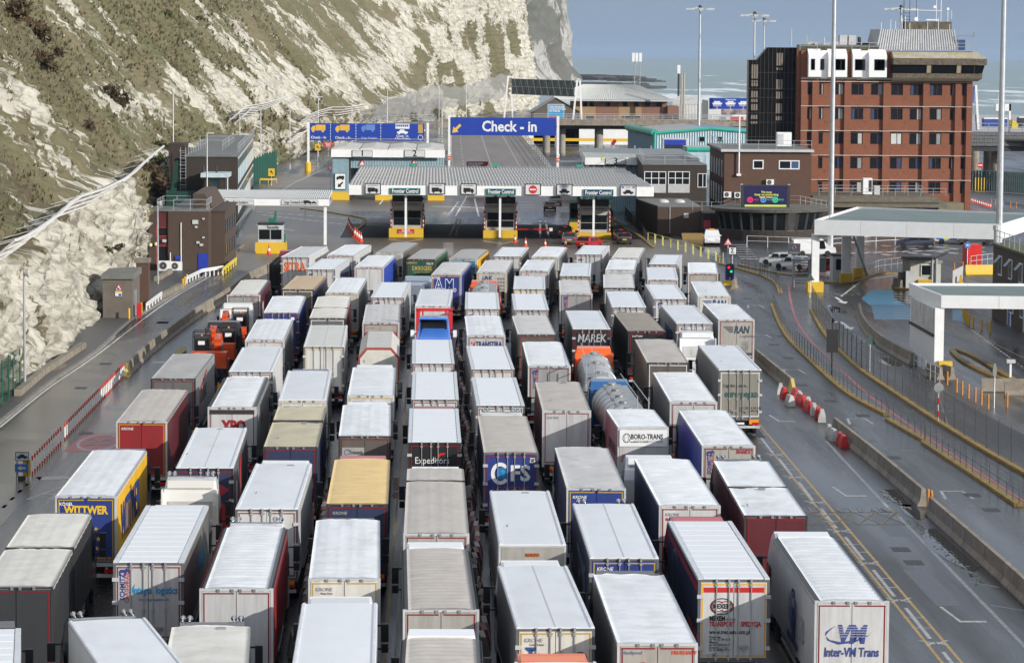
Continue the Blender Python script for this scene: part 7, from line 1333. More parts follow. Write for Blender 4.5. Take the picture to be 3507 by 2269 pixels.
# two low-loaders with orange excavators
LX=-14.55
DKB=mat((.03,.03,.034),.5,dirt=.4)
def low_loader(key,ly,L,look,cab):
    t=Thing('low_loader',look,'lorry',(LX,ly,0),0,GRP,world=False);t.lane=1;t.look=look;LORRIES[key]=t;t.L=L
    b=MB();b.box(-1.25,1.25,0,L-3,.75,.95);b.box(-1.25,1.25,L-3,L,1.25,1.4);b.box(-.8,.8,L-3.2,L-2.8,.8,1.35);t.part('deck',b,DKB);under(t,0,L-2);cab_part(t,L+.4,cab,ht=3.85,spoil=cab,detail=True)
    b=MB();b.box(-1.2,1.2,-.1,0,.5,1.0);t.part('bumper',b,K['amber'])
low_loader('K6',214.5,10.5,'low-loader with white cab carrying one orange excavator',(.7,.7,.7));low_loader('K9',197.5,12.5,'low-loader with dark cab carrying two orange excavators',(.03,.03,.035))
def excavator(loc,rz,label,mirror=1):
    e=Thing('excavator',label,'excavator',loc,rz,'excavators on the low-loader',world=False);OR_=mat((.62,.075,.012),.4,dirt=.25,dcol=(.2,.06,.02))
    for s_ in (-1,1):
        a=MB();a.vprism([(-1.6,.0),(1.6,.0),(1.9,.3),(1.6,.62),(-1.6,.62),(-1.9,.3)],s_*.95-.22,s_*.95+.22);a.v=[(y,x,z) for x,y,z in a.v];e.part('track',a,K['rubber'])
    a=MB();a.box(-1.15,1.15,-1.7,1.0,.85,1.35);a.box(-1.15,1.15,-1.9,-.7,1.35,1.95);a.lathe([(.6,.55),(.6,.9)],14);e.part('house',a,OR_)
    a=MB();a.box(-1.15,1.15,-2.15,-1.9,.95,1.75);e.part('counterweight',a,OR_)
    x0=1.12*mirror;a=MB();a.profile([(-.2,1.35,.5),(-.15,2.75,.46),(.9,2.8,.46),(1.35,2.1,.48),(1.35,1.35,.5)]);a.v=[(x+x0*.55,y,z) for x,y,z in a.v];c=e.part('cab',a,K['black'])
    a=MB()
    for z in (2.85,3.15):
        for p_,q_ in (((-.55,-.25),(.55,-.25)),((-.55,1.0),(.55,1.0)),((-.55,-.25),(-.55,1.0)),((.55,-.25),(.55,1.0))):a.tube((p_[0]+x0*.55,p_[1],z),(q_[0]+x0*.55,q_[1],z),.03)
    for x_ in (-.55,.55):
        for y_ in (-.25,1.0):a.tube((x_+x0*.55,y_,1.4),(x_+x0*.55,y_,3.15),.035)
    e.part('cab_guard',a,K['black'],c)
    a=MB();a.add([(x0*.55-.4,-.22,1.7),(x0*.55+.4,-.22,1.7),(x0*.55+.38,-.175,2.6),(x0*.55-.38,-.175,2.6)],[(0,1,2,3)]);e.part('rear_window',a,K['cabglass'],c)
    a=MB();a.box(x0*.55-.22,x0*.55+.22,-.24,-.21,2.3,2.55);e.part('number_plate',a,K['white'],c);a=MB();a.lathe([(.07,0),(.07,.12),(.02,.16)],8,(x0*.55,.1,2.82));e.part('beacon',a,K['amber'],c)
    bm=[(.5,1.4),(-.2,2.45),(.9,2.75),(2.0,2.2)];xb=-.45*mirror;a=MB()
    for i in range(3):a.bar((xb,bm[i][0],bm[i][1]),(xb,bm[i+1][0],bm[i+1][1]),.42,.55-.08*i)
    b_=e.part('boom',a,OR_);a=MB();a.bar((xb,2.0,2.3),(xb,2.5,1.0),.34,.4);e.part('stick',a,OR_)
    a=MB();a.bar((xb-.28,.2,1.2),(xb-.28,-.1,2.5),.14,.14);a.bar((xb+.28,.2,1.2),(xb+.28,-.1,2.5),.14,.14);a.bar((xb,.2,2.85),(xb,1.9,2.75),.15,.15);e.part('hydraulic_ram',a,K['steel'],b_)
    a=MB();a.vprism([(2.2,1.2),(2.9,1.15),(3.0,.75),(2.7,.5),(2.2,.7)],xb-.5,xb+.5);a.v=[(y,x,z) for x,y,z in a.v];e.part('bucket',a,K['dark']);return e
excavator((LX-.1,200.2,.96),0,'small orange excavator with caged cab, rearmost on the two low-loaders',-1)
excavator((LX+.05,206.0,.96),0,'orange excavator with tall black cab on the right, middle one of three',1)
excavator((LX+.05,218.2,.96),0,'orange excavator right behind the white lorry cab, foremost of three',1)
# red transporter carrying a blue lorry cab
p0=G(1490,1180,.9);t=Thing('transporter_lorry','red transporter trailer with open uprights','lorry',(.05,199.5,0),R(-.3),GRP,world=False);t.lane=5;t.look='red transporter with open frame carrying a bright blue cab';LORRIES['K7']=t;t.L=17
b=MB();b.box(-1.25,1.25,0,12,.9,1.1);b.box(-1.0,1.0,.6,6.5,1.1,2.36);b.box(-1.25,1.25,8.4,8.6,1.1,1.5);t.part('deck',b,mat((.42,.03,.03),.5,dirt=.3))
for s_ in (-1,1):
    b=MB();b.box(s_*1.12-.14,s_*1.12+.14,9.3,9.7,1.1,4.9);b.box(s_*.8-.06,s_*.8+.06,9.35,9.6,1.1,4.8);b.box(s_*1.15-.06,s_*1.15+.06,3,9.3,2.2,2.35);t.part('upright',b,K['red'])
b=MB();b.box(-1.26,1.26,9.3,9.65,4.8,5.0);b.box(-1.2,1.2,9.4,9.5,2.6,2.75);t.part('crossbeam',b,K['red']);under(t,0,11)
t2=Thing('lorry_cab','bright blue lorry cab with white mirrors riding on the red transporter','cab',(.05,200.6,2.35),R(-.3),world=False)
BLU=mat((.06,.19,.62),.3,coat=.4);b=MB();b.profile([(.0,.2,1.2),(0,1.0,1.2),(.25,1.3,1.12),(2.0,1.75,1.0),(2.3,2.4,.95),(4.3,2.4,.95),(4.3,.3,1.2)]);t2.part('body',b,BLU)
b=MB();b.profile([(.15,1.27,.95),(.2,1.36,.9),(1.9,1.84,.72),(1.95,1.7,.78)]);t2.part('bonnet',b,BLU)
b=MB();b.add([(-.9,1.98,1.78),(.9,1.98,1.78),(.86,2.25,2.36),(-.86,2.25,2.36)],[(0,1,2,3)]);t2.part('windscreen',b,K['cabglass']);b=MB();b.profile([(1.7,2.46,.98),(1.8,2.56,.95),(4.2,2.5,.9),(4.2,2.4,.9)]);t2.part('sun_visor',b,BLU)
for s_ in (-1,1):b=MB();b.box(s_*1.42-.12,s_*1.42+.12,1.5,1.65,1.3,1.75);b.bar((s_*1.1,1.9,1.6),(s_*1.4,1.6,1.6),.05,.05);t2.part('mirror',b,K['white']);t2.put('wheel',ME_WHEEL,(s_*1.0,.8,.4));t2.put('wheel',ME_WHEEL,(s_*1.0,3.6,.4))
# lone blue-grey tractor unit
p0=G(1424,985,3.0);t=Thing('tractor_unit','blue-grey tractor unit','lorry',(G(1424,955,3.7).x,252,0),R(-3),GRP,world=False);t.lane=4;t.look='blue-grey tractor unit without a visible load';t.L=6;LORRIES['K8']=t
cab_part(t,2.5,(.28,.33,.41),ht=3.8,spoil=(.28,.33,.41),detail=True)
for key,lane,X0,y0_,c_,lk in (('K10',2,-10.45,128.2,(.66,.655,.63),'cream-white tractor unit with bare back wall and roof horns'),('K11',10,17.75,199.6,(.74,.75,.76),'bright white tractor unit with panelled back wall')):
    t=Thing('tractor_unit',lk,'lorry',(X0,y0_,0),R(.6),GRP,world=False);t.lane=lane;t.look=lk;t.L=5;LORRIES[key]=t;cab_part(t,2.6,c_,ht=4.0,spoil=c_,detail=True,horns=1)
# labels: look plus place in the queue
ln_w={i+1:ORD[i] for i in range(12)}
for ln in range(1,13):
    ts=sorted([t for t in LORRIES.values() if t.lane == ln],key=lambda t:-t.e.location.y)
    for i,t in enumerate(ts):
        s_='%s, %s from front in %s lane from left' % (t.look,ORD[i],ln_w[ln]);wds=s_.split()
        if len(wds)> 16:s_='%s, %s in %s lane' % (t.look,ORD[i],ln_w[ln])
        tag(t.e,s_ if len(s_.split()) <= 16 else t.look,'lorry',GRP)
# ---- lettering -----------------------------------------------------------------------
def T_(k,s,size,x,z,col,bold=.02,**kw):
    t=LORRIES[k];kw.setdefault('y',-.066);y=kw.pop('y');return letters(t,s,size,(x,y,z),col,bold,**kw)
def S_(k,s,size,y,z,col,side=1,bold=.03,**kw):
    t=LORRIES[k];return letters(t,s,size,(side*1.30,y,z),col,bold,face='right' if side> 0 else 'left',**kw)
def shape(k,name,polys,col,y=-.064,side=0):
    t=LORRIES[k];b=MB()
    for pl in polys:
        n_=len(pl)
        if side == 0:b.add([(p[0],y,p[1]) for p in pl],[tuple(range(n_))])
        else:b.add([(side*1.298,p[0],p[1]) for p in pl],[tuple(range(n_))])
    return t.part(name,b,col)
def ell(cx,cz,rx,rz,a0=0,a1=6.2832,n=28,wd=None):
    if wd is None:return [[(cx+rx*math.cos(a0+(a1-a0)*i/n),cz+rz*math.sin(a0+(a1-a0)*i/n)) for i in range(n)]]
    o=[]
    for i in range(n):
        a,b_=a0+(a1-a0)*i/n,a0+(a1-a0)*(i+1)/n
        o.append([(cx+rx*math.cos(a),cz+rz*math.sin(a)),(cx+rx*math.cos(b_),cz+rz*math.sin(b_)),(cx+(rx-wd)*math.cos(b_),cz+(rz-wd)*math.sin(b_)),(cx+(rx-wd)*math.cos(a),cz+(rz-wd)*math.sin(a))])
    return o
OGE=flat((.72,.12,.01));GOLD=flat((.55,.38,.10));CY_=flat((.02,.25,.48));YLW=flat((.75,.48,.04));MAR=flat((.30,.02,.03))
T_('T33','SITRA',.78,-.02,3.05,OGE,.05,fit=2.0);S_('T33','Ambré',.8,7,2.9,OGE)
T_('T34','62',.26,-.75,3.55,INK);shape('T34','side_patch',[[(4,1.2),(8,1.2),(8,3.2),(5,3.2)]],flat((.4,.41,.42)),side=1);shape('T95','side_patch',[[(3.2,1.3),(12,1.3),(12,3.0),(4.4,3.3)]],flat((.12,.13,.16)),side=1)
T_('T36','E.M.ROGERS',.40,.12,3.12,GOLD,.03,fit=1.75);T_('T36','EUROPEAN TRANSPORT',.14,.1,2.78,GOLD,.0,fit=1.45);T_('T36','LAMBERET',.15,-.8,3.62,GOLD);shape('T36','emblem',ell(.55,1.9,.42,.45,wd=.1)+ell(.55,1.9,.2,.22),GOLD);T_('T36','N219',.2,.85,3.56,WHT)
T_('T37','LER',.4,.85,3.2,flat((.03,.05,.12)),shear=.2);T_('T37','2',.6,.85,2.1,YLW)
T_('T79','KÖGEL',.17,-.85,3.66,WHT,.03)
T_('T79','A.M.',1.02,-.05,3.0,WHT,.075,y=-.062,fit=1.9);T_('T79','A.M.',1.0,-.05,3.0,flat((.022,.045,.22)),.012,y=-.068,fit=1.78)
T_('T67','LINK',.34,-.42,3.45,INK,.03,shear=.25,fit=.85);shape('T67','printed_marks',[[(x,z),(x+.16,z),(x+.16,z+.2),(x,z+.2)] for x in (.5,.72,.94) for z in (3.3,3.0,2.7,2.4)],flat((.2,.2,.2)))
for k,z in (('T74',3.36),('T58',3.28)):
    T_(k,'TRANSTIRA',.36,.18,z,flat((.02,.045,.18)),.035,fit=1.75);shape(k,'red_emblem',[[(-.98,z-.16),(-.74,z-.16),(-.74,z+.02)],[(-1.0,z+.05),(-.9,z+.05),(-.9,z+.16),(-1.0,z+.16)],[(-.86,z-.1),(-.72,z+.06),(-.72,z+.17),(-.86,z+.05)]],REDT)
for k in ('T58','T59','T12','T24','T15','T14','T88','T86','T10','T73','T16'):T_(k,'KRONE',.13,-.72,3.58,WHT if k in ('T59','T12','T24') else flat((.34,.34,.35)),.02,shear=.15)
T_('T14','Mega Liner',.07,-.62,3.44,GREY);T_('T10','Cool Liner',.08,-.6,3.44,GREY);shape('T14','red_squares',[[(-.5,2.98),(-.4,2.98),(-.4,3.08),(-.5,3.08)],[(-.37,2.98),(-.27,2.98),(-.27,3.08),(-.37,3.08)]],REDT)
T_('T63','MAREK',.56,0,3.34,flat((.42,.43,.47)),.02,shear=.15,fit=1.95)
for k,z,c_ in (('T44',3.35,flat((.03,.07,.24))),('T45',3.2,flat((.05,.06,.10)))):
    T_(k,'RAN',.52,.35,z,c_,.05,shear=.2,fit=1.1);shape(k,'wing_emblem',[[(-.95+i*.12,z+.24-i*.11),(-.2,z+.24-i*.11),(-.25,z+.17-i*.11),(-.85+i*.12,z+.17-i*.11)] for i in range(4)],c_)
T_('T45','Logistics',.22,.75,2.78,GREY,.01,shear=.15);shape('T45','dark_band',[[(.1,.0+1.42),(1.15,1.42),(1.15,1.6),(.1,1.6)]],flat((.05,.06,.1)))
for i in range(7):T_('T45',('ul. 27-go','Transport','tel. 0048','kom. 0048','fax 0048','www.ran','biuro@ran')[i],.085,.62,2.35-i*.13,GREY,0)
DGN=flat((.02,.09,.09));T_('T46','Logistics & more...',.2,-.25,3.05,flat((.04,.05,.05)),.01,shear=.15,fit=1.45);T_('T46','euro·pegaz',.42,.05,2.55,DGN,.03,fit=1.95);T_('T46','+48 22/ 54 54 100',.13,.62,1.72,flat((.05,.05,.05)),.01);T_('T46','www.europegaz.com.pl',.10,.62,1.58,flat((.05,.05,.05)))
b=MB();b.box(-1.19,1.19,-.10,-.05,3.0,3.82);LORRIES['T60'].part('upper_panel',b,K['white']);T_('T60','BORO-TRANS',.26,.18,3.48,INK,.03,y=-.108,fit=1.6);shape('T60','emblem',ell(-.84,3.42,.2,.24,wd=.035)+ell(-.84,3.42,.1,.24,wd=.02)+[[(-.5,3.28),(.95,3.28),(.95,3.30),(-.5,3.30)],[(.2,3.2),(1.0,3.2),(1.0,3.22),(.2,3.22)]],INK,y=-.106);T_('T60','TRANSPORT & LOGISTIK',.06,-.2,3.22,INK,y=-.108)
shape('T60','hazard_board',[[(-1.12+.08*i,2.2),(-1.12+.08*i+.04,2.2),(-1.0+.08*i,2.6),(-1.04+.08*i,2.6)] for i in range(3)],REDT);S_('T60','BORO-TRANS',.55,3.2,2.6,flat((.1,.03,.06)),-1,fit=4)
T_('T56','BIAMEX',.19,.7,3.66,flat((.4,.03,.05)),.03,shear=.2,fit=.72)
for k,x_ in (('T17',-.93),('T56',-.92),('T72',-.88),('T64',-.85),('T48',-.8)):
    T_(k,'SCHMITZ',.17,x_,3.08,flat((.04,.05,.22)),.03,spin=R(90));T_(k,'CARGOBULL',.14,x_+.16,3.06,flat((.45,.05,.06)),.02,spin=R(90))
for k,x_,z in (('T17',-.88,3.62),('T56',-.88,3.6),('T72',-.84,3.6),('T64',-.8,3.6),('T48',-.76,3.6),('T40',-.75,3.45),('T95',-.8,3.5),('T85',-.75,3.5),('T75',-.85,3.45)):   # small walking-elephant badge
    shape(k,'elephant_badge',[[(x_-.18,z-.12),(x_-.13,z-.12),(x_-.12,z-.02),(x_+.02,z-.02),(x_+.03,z-.12),(x_+.09,z-.12),(x_+.1,z),(x_+.15,z+.02),(x_+.2,z-.06),(x_+.2,z+.08),(x_+.1,z+.15),(x_+.02,z+.1),(x_-.12,z+.1),(x_-.18,z+.04)]],flat((.04,.05,.2)))
# the white-doored lorry with full lettering
b=MB();b.box(-1.08,-.03,-.058,-.049,3.5,3.68);b.box(.03,1.08,-.058,-.049,3.5,3.68);LORRIES['T8'].part('red_band',b,REDT)
shape('T8','oval_emblem',ell(-.42,3.0,.42,.30,wd=.035),INK);shape('T8','twin_rings',ell(-.56,3.0,.24,.2,.7,5.6,wd=.035)+ell(-.28,3.0,.24,.2,-2.4,2.4,wd=.035),MAR);T_('T8','MEXEM',.17,-.42,3.0,INK,.04,fit=.62)
for s_,sz_,z,c_,x_,f_,bo in (('MEXEM',.17,2.56,INK,-.86,.55,.05),('SP. Z O.O.',.07,2.53,INK,-.26,.34,.0),('TRANSPORT  I  SPEDYCJA',.17,2.36,REDT,-.86,1.85,.05),('www.mexem.com.pl',.16,2.08,INK,-.86,1.45,.02),('Pruszków',.075,1.90,INK,-.86,None,.02),('tel. +48 22 738 12 00',.075,1.81,INK,-.86,.75,.01),('Miastko',.075,1.71,INK,-.86,None,.02),('tel. +48 59 857 01 00',.075,1.62,INK,-.86,.75,.01),('Suwałki',.075,1.52,INK,-.86,None,.02),('tel. +48 87 562 71 40',.075,1.43,INK,-.86,.75,.01)):T_('T8',s_,sz_,x_,z,c_,bo,align='LEFT',fit=f_)
shape('T8','country_plate',ell(-.66,1.24,.1,.07,wd=.012),INK);T_('T8','PL',.07,-.66,1.24,INK);shape('T8','square_sticker',[[(-.95,1.18),(-.82,1.18),(-.82,1.3),(-.95,1.3)]],flat((.35,.45,.6)))
for z,s_,c_,sz_ in ((2.2,'MEXEM',INK,.3),(1.85,'TRANSPORT I SPEDYCJA',MAR,.28)):S_('T8',s_,sz_,1.8,z,c_,-1,align='CENTER')
shape('T8','side_stripe',[[(0,3.5),(13,3.5),(13,3.75),(0,3.75)]],MAR,side=-1);shape('T8','side_emblem',ell(9.5,2.6,1.3,.9,wd=.09),flat((.25,.3,.45)),side=-1)
# blue-logo lorry in the near right
VM=flat((.05,.07,.24));T_('T7','VM',.62,-.02,2.78,VM,.06,shear=.18,fit=1.0);shape('T7','swoosh',[[(-.88+.0*i,2.75),(-.75,2.62),(-.4,2.55),(.1,2.6),(.6,2.8),(.95,3.1),(.55,2.75),(.1,2.53),(-.45,2.46),(-.82,2.6)]],VM,y=-.068);shape('T7','swoosh_tail',[[(-.9,2.75),(-.88,2.9),(-.55,3.12),(-.8,2.9)]],VM,y=-.068)
shape('T7','speed_lines',[[(-.55,2.72+i*.085),(.55,2.72+i*.085),(.55,2.735+i*.085),(-.55,2.735+i*.085)] for i in range(5)],flat((.52,.52,.52)),y=-.074)
T_('T7','Inter-VM Trans',.32,0,2.18,VM,.035,shear=.1,fit=1.88);T_('T7','Nemzetközi és Belföldi Árufuvarozó Kft.',.11,0,1.72,VM,.015,fit=1.72);T_('T7','intervm@intervm.hu',.11,.05,1.58,VM,.01,shear=.1);T_('T7','www.intervm.hu',.11,.05,1.44,VM,.01,shear=.1)
shape('T7','side_emblem',[[(6.6+i*.34,2.9+.1*(i % 2)),(6.72+i*.34,2.9),(6.9+i*.34*.9,1.9),(6.8+i*.34*.9,1.9)] for i in range(-4,4) if abs(i)> 1]+ell(6.4,2.75,.7,.5,wd=.14)+ell(6.4,2.75,.4,.3,wd=.1),VM,side=-1);S_('T7','VM',.9,6.4,1.95,VM,-1);S_('T7','Inter-VM Trans',.4,6.4,1.4,VM,-1,fit=3.4);S_('T7','20',.9,3.6,2.2,flat((.4,.4,.42)),-1)
T_('T9','Socotra',.5,.1,3.1,flat((.35,.15,.13)),.015,shear=.2,fit=1.45);T_('T9','MaxiSpeed',.11,-.82,3.66,flat((.15,.2,.35)),0,shear=.2);T_('T9','FRUEHAUF',.12,.85,3.66,flat((.6,.08,.03)),.03)
T_('T10','IUM',.36,-.78,2.95,flat((.03,.08,.25)),.03,spin=R(90));T_('T10','TRANSPORT',.07,-.5,2.9,GREY,spin=R(90));T_('T10','biuro.onet.pl',.1,-.12,2.75,GREY,spin=R(90));T_('T10','biuro-znin.pl',.1,.04,2.75,GREY,spin=R(90));shape('T10','round_sticker',ell(.82,2.95,.22,.26),GREY)
b=MB();b.box(-.24,.24,-.06,-.048,3.52,3.66);LORRIES['T11'].part('maker_plate',b,flat((.6,.16,.02)));T_('T11','ROLFO',.12,0,3.59,flat((.2,.04,.02)),.04,y=-.07)
T_('T83','Expeditors',.33,-.12,3.08,WHT,.0,fit=1.62);shape('T83','red_flag',[[(.14,3.22),(.22,3.22),(.28,3.34),(.45,3.36),(.56,3.46),(.3,3.46),(.16,3.4)]],REDT)
shape('T78','letter_ring',ell(-.5,2.98,.44,.52,.65,5.63,wd=.17),WHT);T_('T78','FS',.74,.42,2.96,WHT,.04,fit=.92);shape('T78','globe',ell(-.42,2.98,.27,.30),flat((.02,.16,.40)));shape('T78','globe_land',[[(-.5,3.1),(-.36,3.18),(-.28,3.08),(-.34,3.0),(-.46,3.02)],[(-.42,2.98),(-.28,2.98),(-.3,2.86),(-.36,2.76),(-.42,2.86)]],flat((.02,.28,.52)),y=-.07);T_('T78','LOGISTICS',.28,.0,2.22,flat((.42,.06,.03)),.01,fit=1.72);b=MB();b.box(.88,1.12,-.07,-.05,3.5,3.72);LORRIES['T78'].part('id_plate',b,K['white']);T_('T78','N287',.09,1.0,3.65,INK,y=-.078);T_('T78','485',.09,1.0,3.56,INK,y=-.078)
b=MB();b.box(-1.1,-.02,-.075,-.05,2.92,3.4);LORRIES['T89'].part('logo_panel',b,mat((.34,.33,.31),.5));T_('T89','Transavis',.19,-.42,3.16,flat((.06,.06,.08)),.02,y=-.085,fit=.66);shape('T89','swirl',ell(-.86,3.16,.14,.14,.5,4.5,wd=.03)+ell(-.82,3.18,.14,.12,-2,1.8,wd=.03),flat((.06,.08,.28)),y=-.082)
T_('T17','integra  logistics',.27,.25,2.95,CY_,.04,fit=1.62);T_('T17','www.integralogistics.com',.1,.2,2.62,flat((.05,.2,.35)),0,fit=1.1);b=MB();b.box(-1.0,-.66,-.06,-.05,1.62,1.84);LORRIES['T17'].part('tir_plate',b,flat((.05,.09,.22)));T_('T17','TIR',.15,-.83,1.73,WHT,.02,y=-.068);shape('T17','swirl',[[(-.72,2.85),(-.6,2.85),(-.52,3.0),(-.48,3.2),(-.58,3.05)]],CY_);S_('T17','integra',.6,9.5,2.6,CY_,1,fit=4)
T_('T21','KÖGEL',.13,-.82,3.62,WHT,.04);T_('T21','WITTWER',.34,.0,3.36,YLW,.06,fit=1.85)
def star(cx,cz,r):return [(cx+(r if i % 2 == 0 else r*.4)*math.sin(i*math.pi/5),cz+(r if i % 2 == 0 else r*.4)*math.cos(i*math.pi/5)) for i in range(10)]
shape('T21','yellow_stars',[star(*s_) for s_ in ((.42,2.55,.12),(.52,2.15,.12),(.45,1.75,.12),(-.5,2.5,.12),(-.55,2.1,.12))],YLW);S_('T21','WITTWER',1.55,6.2,2.45,flat((.02,.05,.22)),1,.035,fit=8.6);T_('T21','www.wittwer.de',.12,.5,1.35,YLW)
T_('T26','XPO',.58,.1,2.93,MAR,.08,fit=1.3);b=MB();b.box(-1.16,1.16,-.075,-.05,3.58,3.8);LORRIES['T26'].part('vent_band',b,K['dark']);S_('T26','XPO',.6,6,2.7,flat((.3,.1,.1)),1)
shape('T22','red_shape',[[(.05,1.3),(1.1,1.3),(1.1,2.1),(.6,2.6),(1.1,3.0),(.6,3.3),(.1,2.8),(.5,2.3),(.05,1.9)]],flat((.4,.03,.04)),y=-.056);shape('T22','side_letter',[[(4.5,1.3),(6.0,1.3),(8.0,3.6),(6.4,3.6)]],flat((.45,.03,.04)),side=1);shape('T22','side_patch',[[(2.4,1.6),(3.4,1.6),(3.4,3.0),(2.4,3.0)]],WHT,side=1)
T_('T31','TRANS',.3,.72,3.1,flat((.25,.12,.13)),.0,spin=R(90));S_('T31','NL',1.2,3.0,2.5,WHT,1,fit=3);S_('T25','CNTVI',.8,5.5,2.5,flat((.1,.1,.1)),1,fit=4.5);shape('T25','side_arch',[[(3,3.0),(8,3.7),(8,3.55),(3.2,2.85)],[(3,3.0),(3.2,2.85),(3.2,1.4),(3,1.4)]],REDT,side=1)
T_('T90','www.',.2,.25,3.45,flat((.03,.05,.1)),.04);b=MB();b.box(.7,.95,-.06,-.05,3.45,3.65);LORRIES['T29'].part('id_plate',b,K['white'])
T_('T80','Eltra',.34,-.1,2.95,NAVY,.06,shear=.1);T_('T80','Log',.34,.55,2.95,GREY,.0,shear=.1);shape('T80','red_lace',[[(-1.1+i*.18,3.6),(-1.0+i*.18,3.6),(-1.05+i*.18,3.5)] for i in range(13)],REDT);shape('T80','round_badge',ell(-.95,3.45,.14,.16,0,3.14),flat((.6,.35,.03)))
S_('T47','JUMN SEN',1.0,6.5,2.6,flat((.04,.06,.2)),-1,.05,fit=7.5);T_('T53','LeciTrailer',.12,-.65,3.62,WHT);T_('T52','LeciTrailer',.12,-.5,3.62,flat((.05,.25,.3)));T_('T27','LeciTrailer',.12,-.6,3.62,GREY);T_('T30','Dorus',.12,-.7,3.55,flat((.35,.33,.31)));S_('T12','TRANS',1.1,6,2.5,flat((.2,.22,.3)),-1,fit=6)
shape('T66','round_badge',ell(-.6,3.5,.16,.18,wd=.05),REDT)
shape('T13','roof_scuff',[[(0,0),(.01,0),(.01,.01)]],GREY)

# ================================================================ barriers, fences, posts
def walk(pts,step,n=8):
    P_=arc(pts,n);L_=[0.]
    for i in range(1,len(P_)):L_.append(L_[-1]+(P_[i]-P_[i-1]).length)
    o=[];d=0.
    while d< L_[-1]:
        i=max(k for k in range(len(L_)) if L_[k] <= d);i=min(i,len(P_)-2);t=(d-L_[i])/max(1e-6,L_[i+1]-L_[i]);v=P_[i+1]-P_[i];o.append((P_[i].lerp(P_[i+1],t),math.atan2(v.y,v.x)));d += step
    return o
def jersey(m,L_=2.98,h=.9):
    b=MB();b.vprism([(-.3,0),(.3,0),(.3,.08),(.16,.3),(.1,h),(-.1,h),(-.16,.3),(-.3,.08)],0,L_);b.v=[(y,-x,z) for x,y,z in b.v];return b.mesh('concrete_barrier',m)
JC=jersey(K['conc']);JE=MB();JE.vprism([(-.3,0),(.3,0),(.12,.9),(-.12,.9)],0,.02);JE.add([(-.3,0,0),(.3,0,0),(.1,0,.9),(-.1,0,.9),(-.25,-1.6,0),(.25,-1.6,0),(.12,-1.6,.12),(-.12,-1.6,.12)],[(4,5,6,7),(0,4,7,3),(1,2,6,5),(3,7,6,2)]);JE=JE.mesh('barrier_end',mat((.62,.46,.14),.6,dirt=.3))
def barrier_run(pts,lab,grp,step=3.0,cap=None,caplab=None):
    for i,(p,a) in enumerate(walk(pts,step)):
        o=link('concrete_barrier',JC);o.location=(p.x,p.y,0);o.rotation_euler=(0,0,a);tag(o,lab,'barrier',grp)
    if cap:p,a=walk(pts,.5)[0] if cap> 0 else walk(pts,.5)[-1];o=link('barrier_end',JE);o.location=(p.x,p.y,0);o.rotation_euler=(0,0,a+R(-90) if cap> 0 else a+R(90));tag(o,caplab,'barrier')
barrier_run([G(436,1284),G(520,1205),G(661,1097),G(769,1028),G(850,965),G(925,928)],'weathered concrete barrier block in the row left of the lorries','concrete barriers left of the queue',cap=1,caplab='yellow sloped end of the left concrete barrier row')
barrier_run([G(2712,1340),(23.9,226),(23.9,240)],'concrete barrier block in the short row beside the silver-topped lorry','concrete barriers right of the queue, far row',cap=1,caplab='yellow sloped end of the far right barrier row')
barrier_run([G(3162,1733),G(2995,1590),G(2860,1481)],'concrete barrier block in the middle row between two wet lanes','concrete barriers right of the queue, middle row');barrier_run([(24.5,112),G(3507,2050),G(3192,1766)],'concrete barrier block in the near row beside the littered puddle','concrete barriers right of the queue, near row')
barrier_run([G(3125,1250),G(3010,1180),G(2957,1120),G(2943,1075)],'concrete barrier block in the curved wall beside the exit lane','curved concrete wall by the exit lane',cap=-1,caplab='yellow end of the curved concrete wall by the exit lane')
for (px,py),a_,lb in zip(((3222,1300),(3262,1300),(3360,1340),(3440,1352)),(100,100,-4,-4),('left concrete block at the foot of the slab wall','right concrete block at the foot of the slab wall','concrete block behind the orange bollards','concrete block nearest the green barrier box')):p=G(px,py);o=link('concrete_barrier',JC);o.location=p;o.rotation_euler=(0,0,R(a_));tag(o,lb,'barrier')
for (px,py),a_,m_,lb in (((3088,990),95,JC,'short pale barrier block beside the portable cabin fence'),((3305,940),12,jersey(YEL,4.2,1.0),'long yellow barrier block in front of the red container'),((3290,975),80,jersey(YEL,1.2,.9),'small yellow barrier block right of the portable cabin'),((2512,990),80,JC,'pale barrier block below the traffic light')):p=G(px,py);o=link('concrete_barrier',m_);o.location=p;o.rotation_euler=(0,0,R(a_));tag(o,lb,'barrier')
def low_wall(pts,lab,h=.45,w=.45):b=MB();raised(b,pts,w,h+.1);single('low_wall',b,K['conc'],lab,'wall')
low_wall(gp((60,1362),(150,1285),(285,1196)),'long low concrete wall at the cliff foot on the left');low_wall(gp((296,1102),(361,1052)),'short concrete block wall beside the hut');low_wall(gp((552,1025),(620,990)),'concrete block wall behind the white crash rail');low_wall(gp((535,967),(584,938)),'concrete block by the air conditioners')
def crash_rail(a,b_,m,lab,n=6):
    a=Vector(a);b_=Vector(b_);t=Thing('crash_rail',lab,'crash rail',tuple(a));d=(b_-a).normalized();q=Vector((-d.y,d.x,0))*.06
    for k in (0,1):t.part('rail',MB().bar(a+Vector((0,0,.62+k*.18))-q,b_+Vector((0,0,.62+k*.18))-q,.1,.14),m)
    for i in range(n):p=a.lerp(b_,i/(n-1));t.part('post',MB().box(p.x-.06,p.x+.06,p.y-.06,p.y+.06,0,.78),m)
crash_rail(G(502,1068),G(552,1030),K['white'],'short white crash rail beside the hut pavement');crash_rail(G(640,975),G(690,950),K['white'],'left half of the white crash rail below the brick house');crash_rail(G(690,950),G(762,938),K['white'],'right half of the white crash rail below the brick house');crash_rail(G(765,943),G(808,908),mat((.75,.60,.05),.45),'yellow crash rail at the corner of the brick house');crash_rail(G(770,848),G(800,832),YEL,'yellow crash rail under the left canopy')
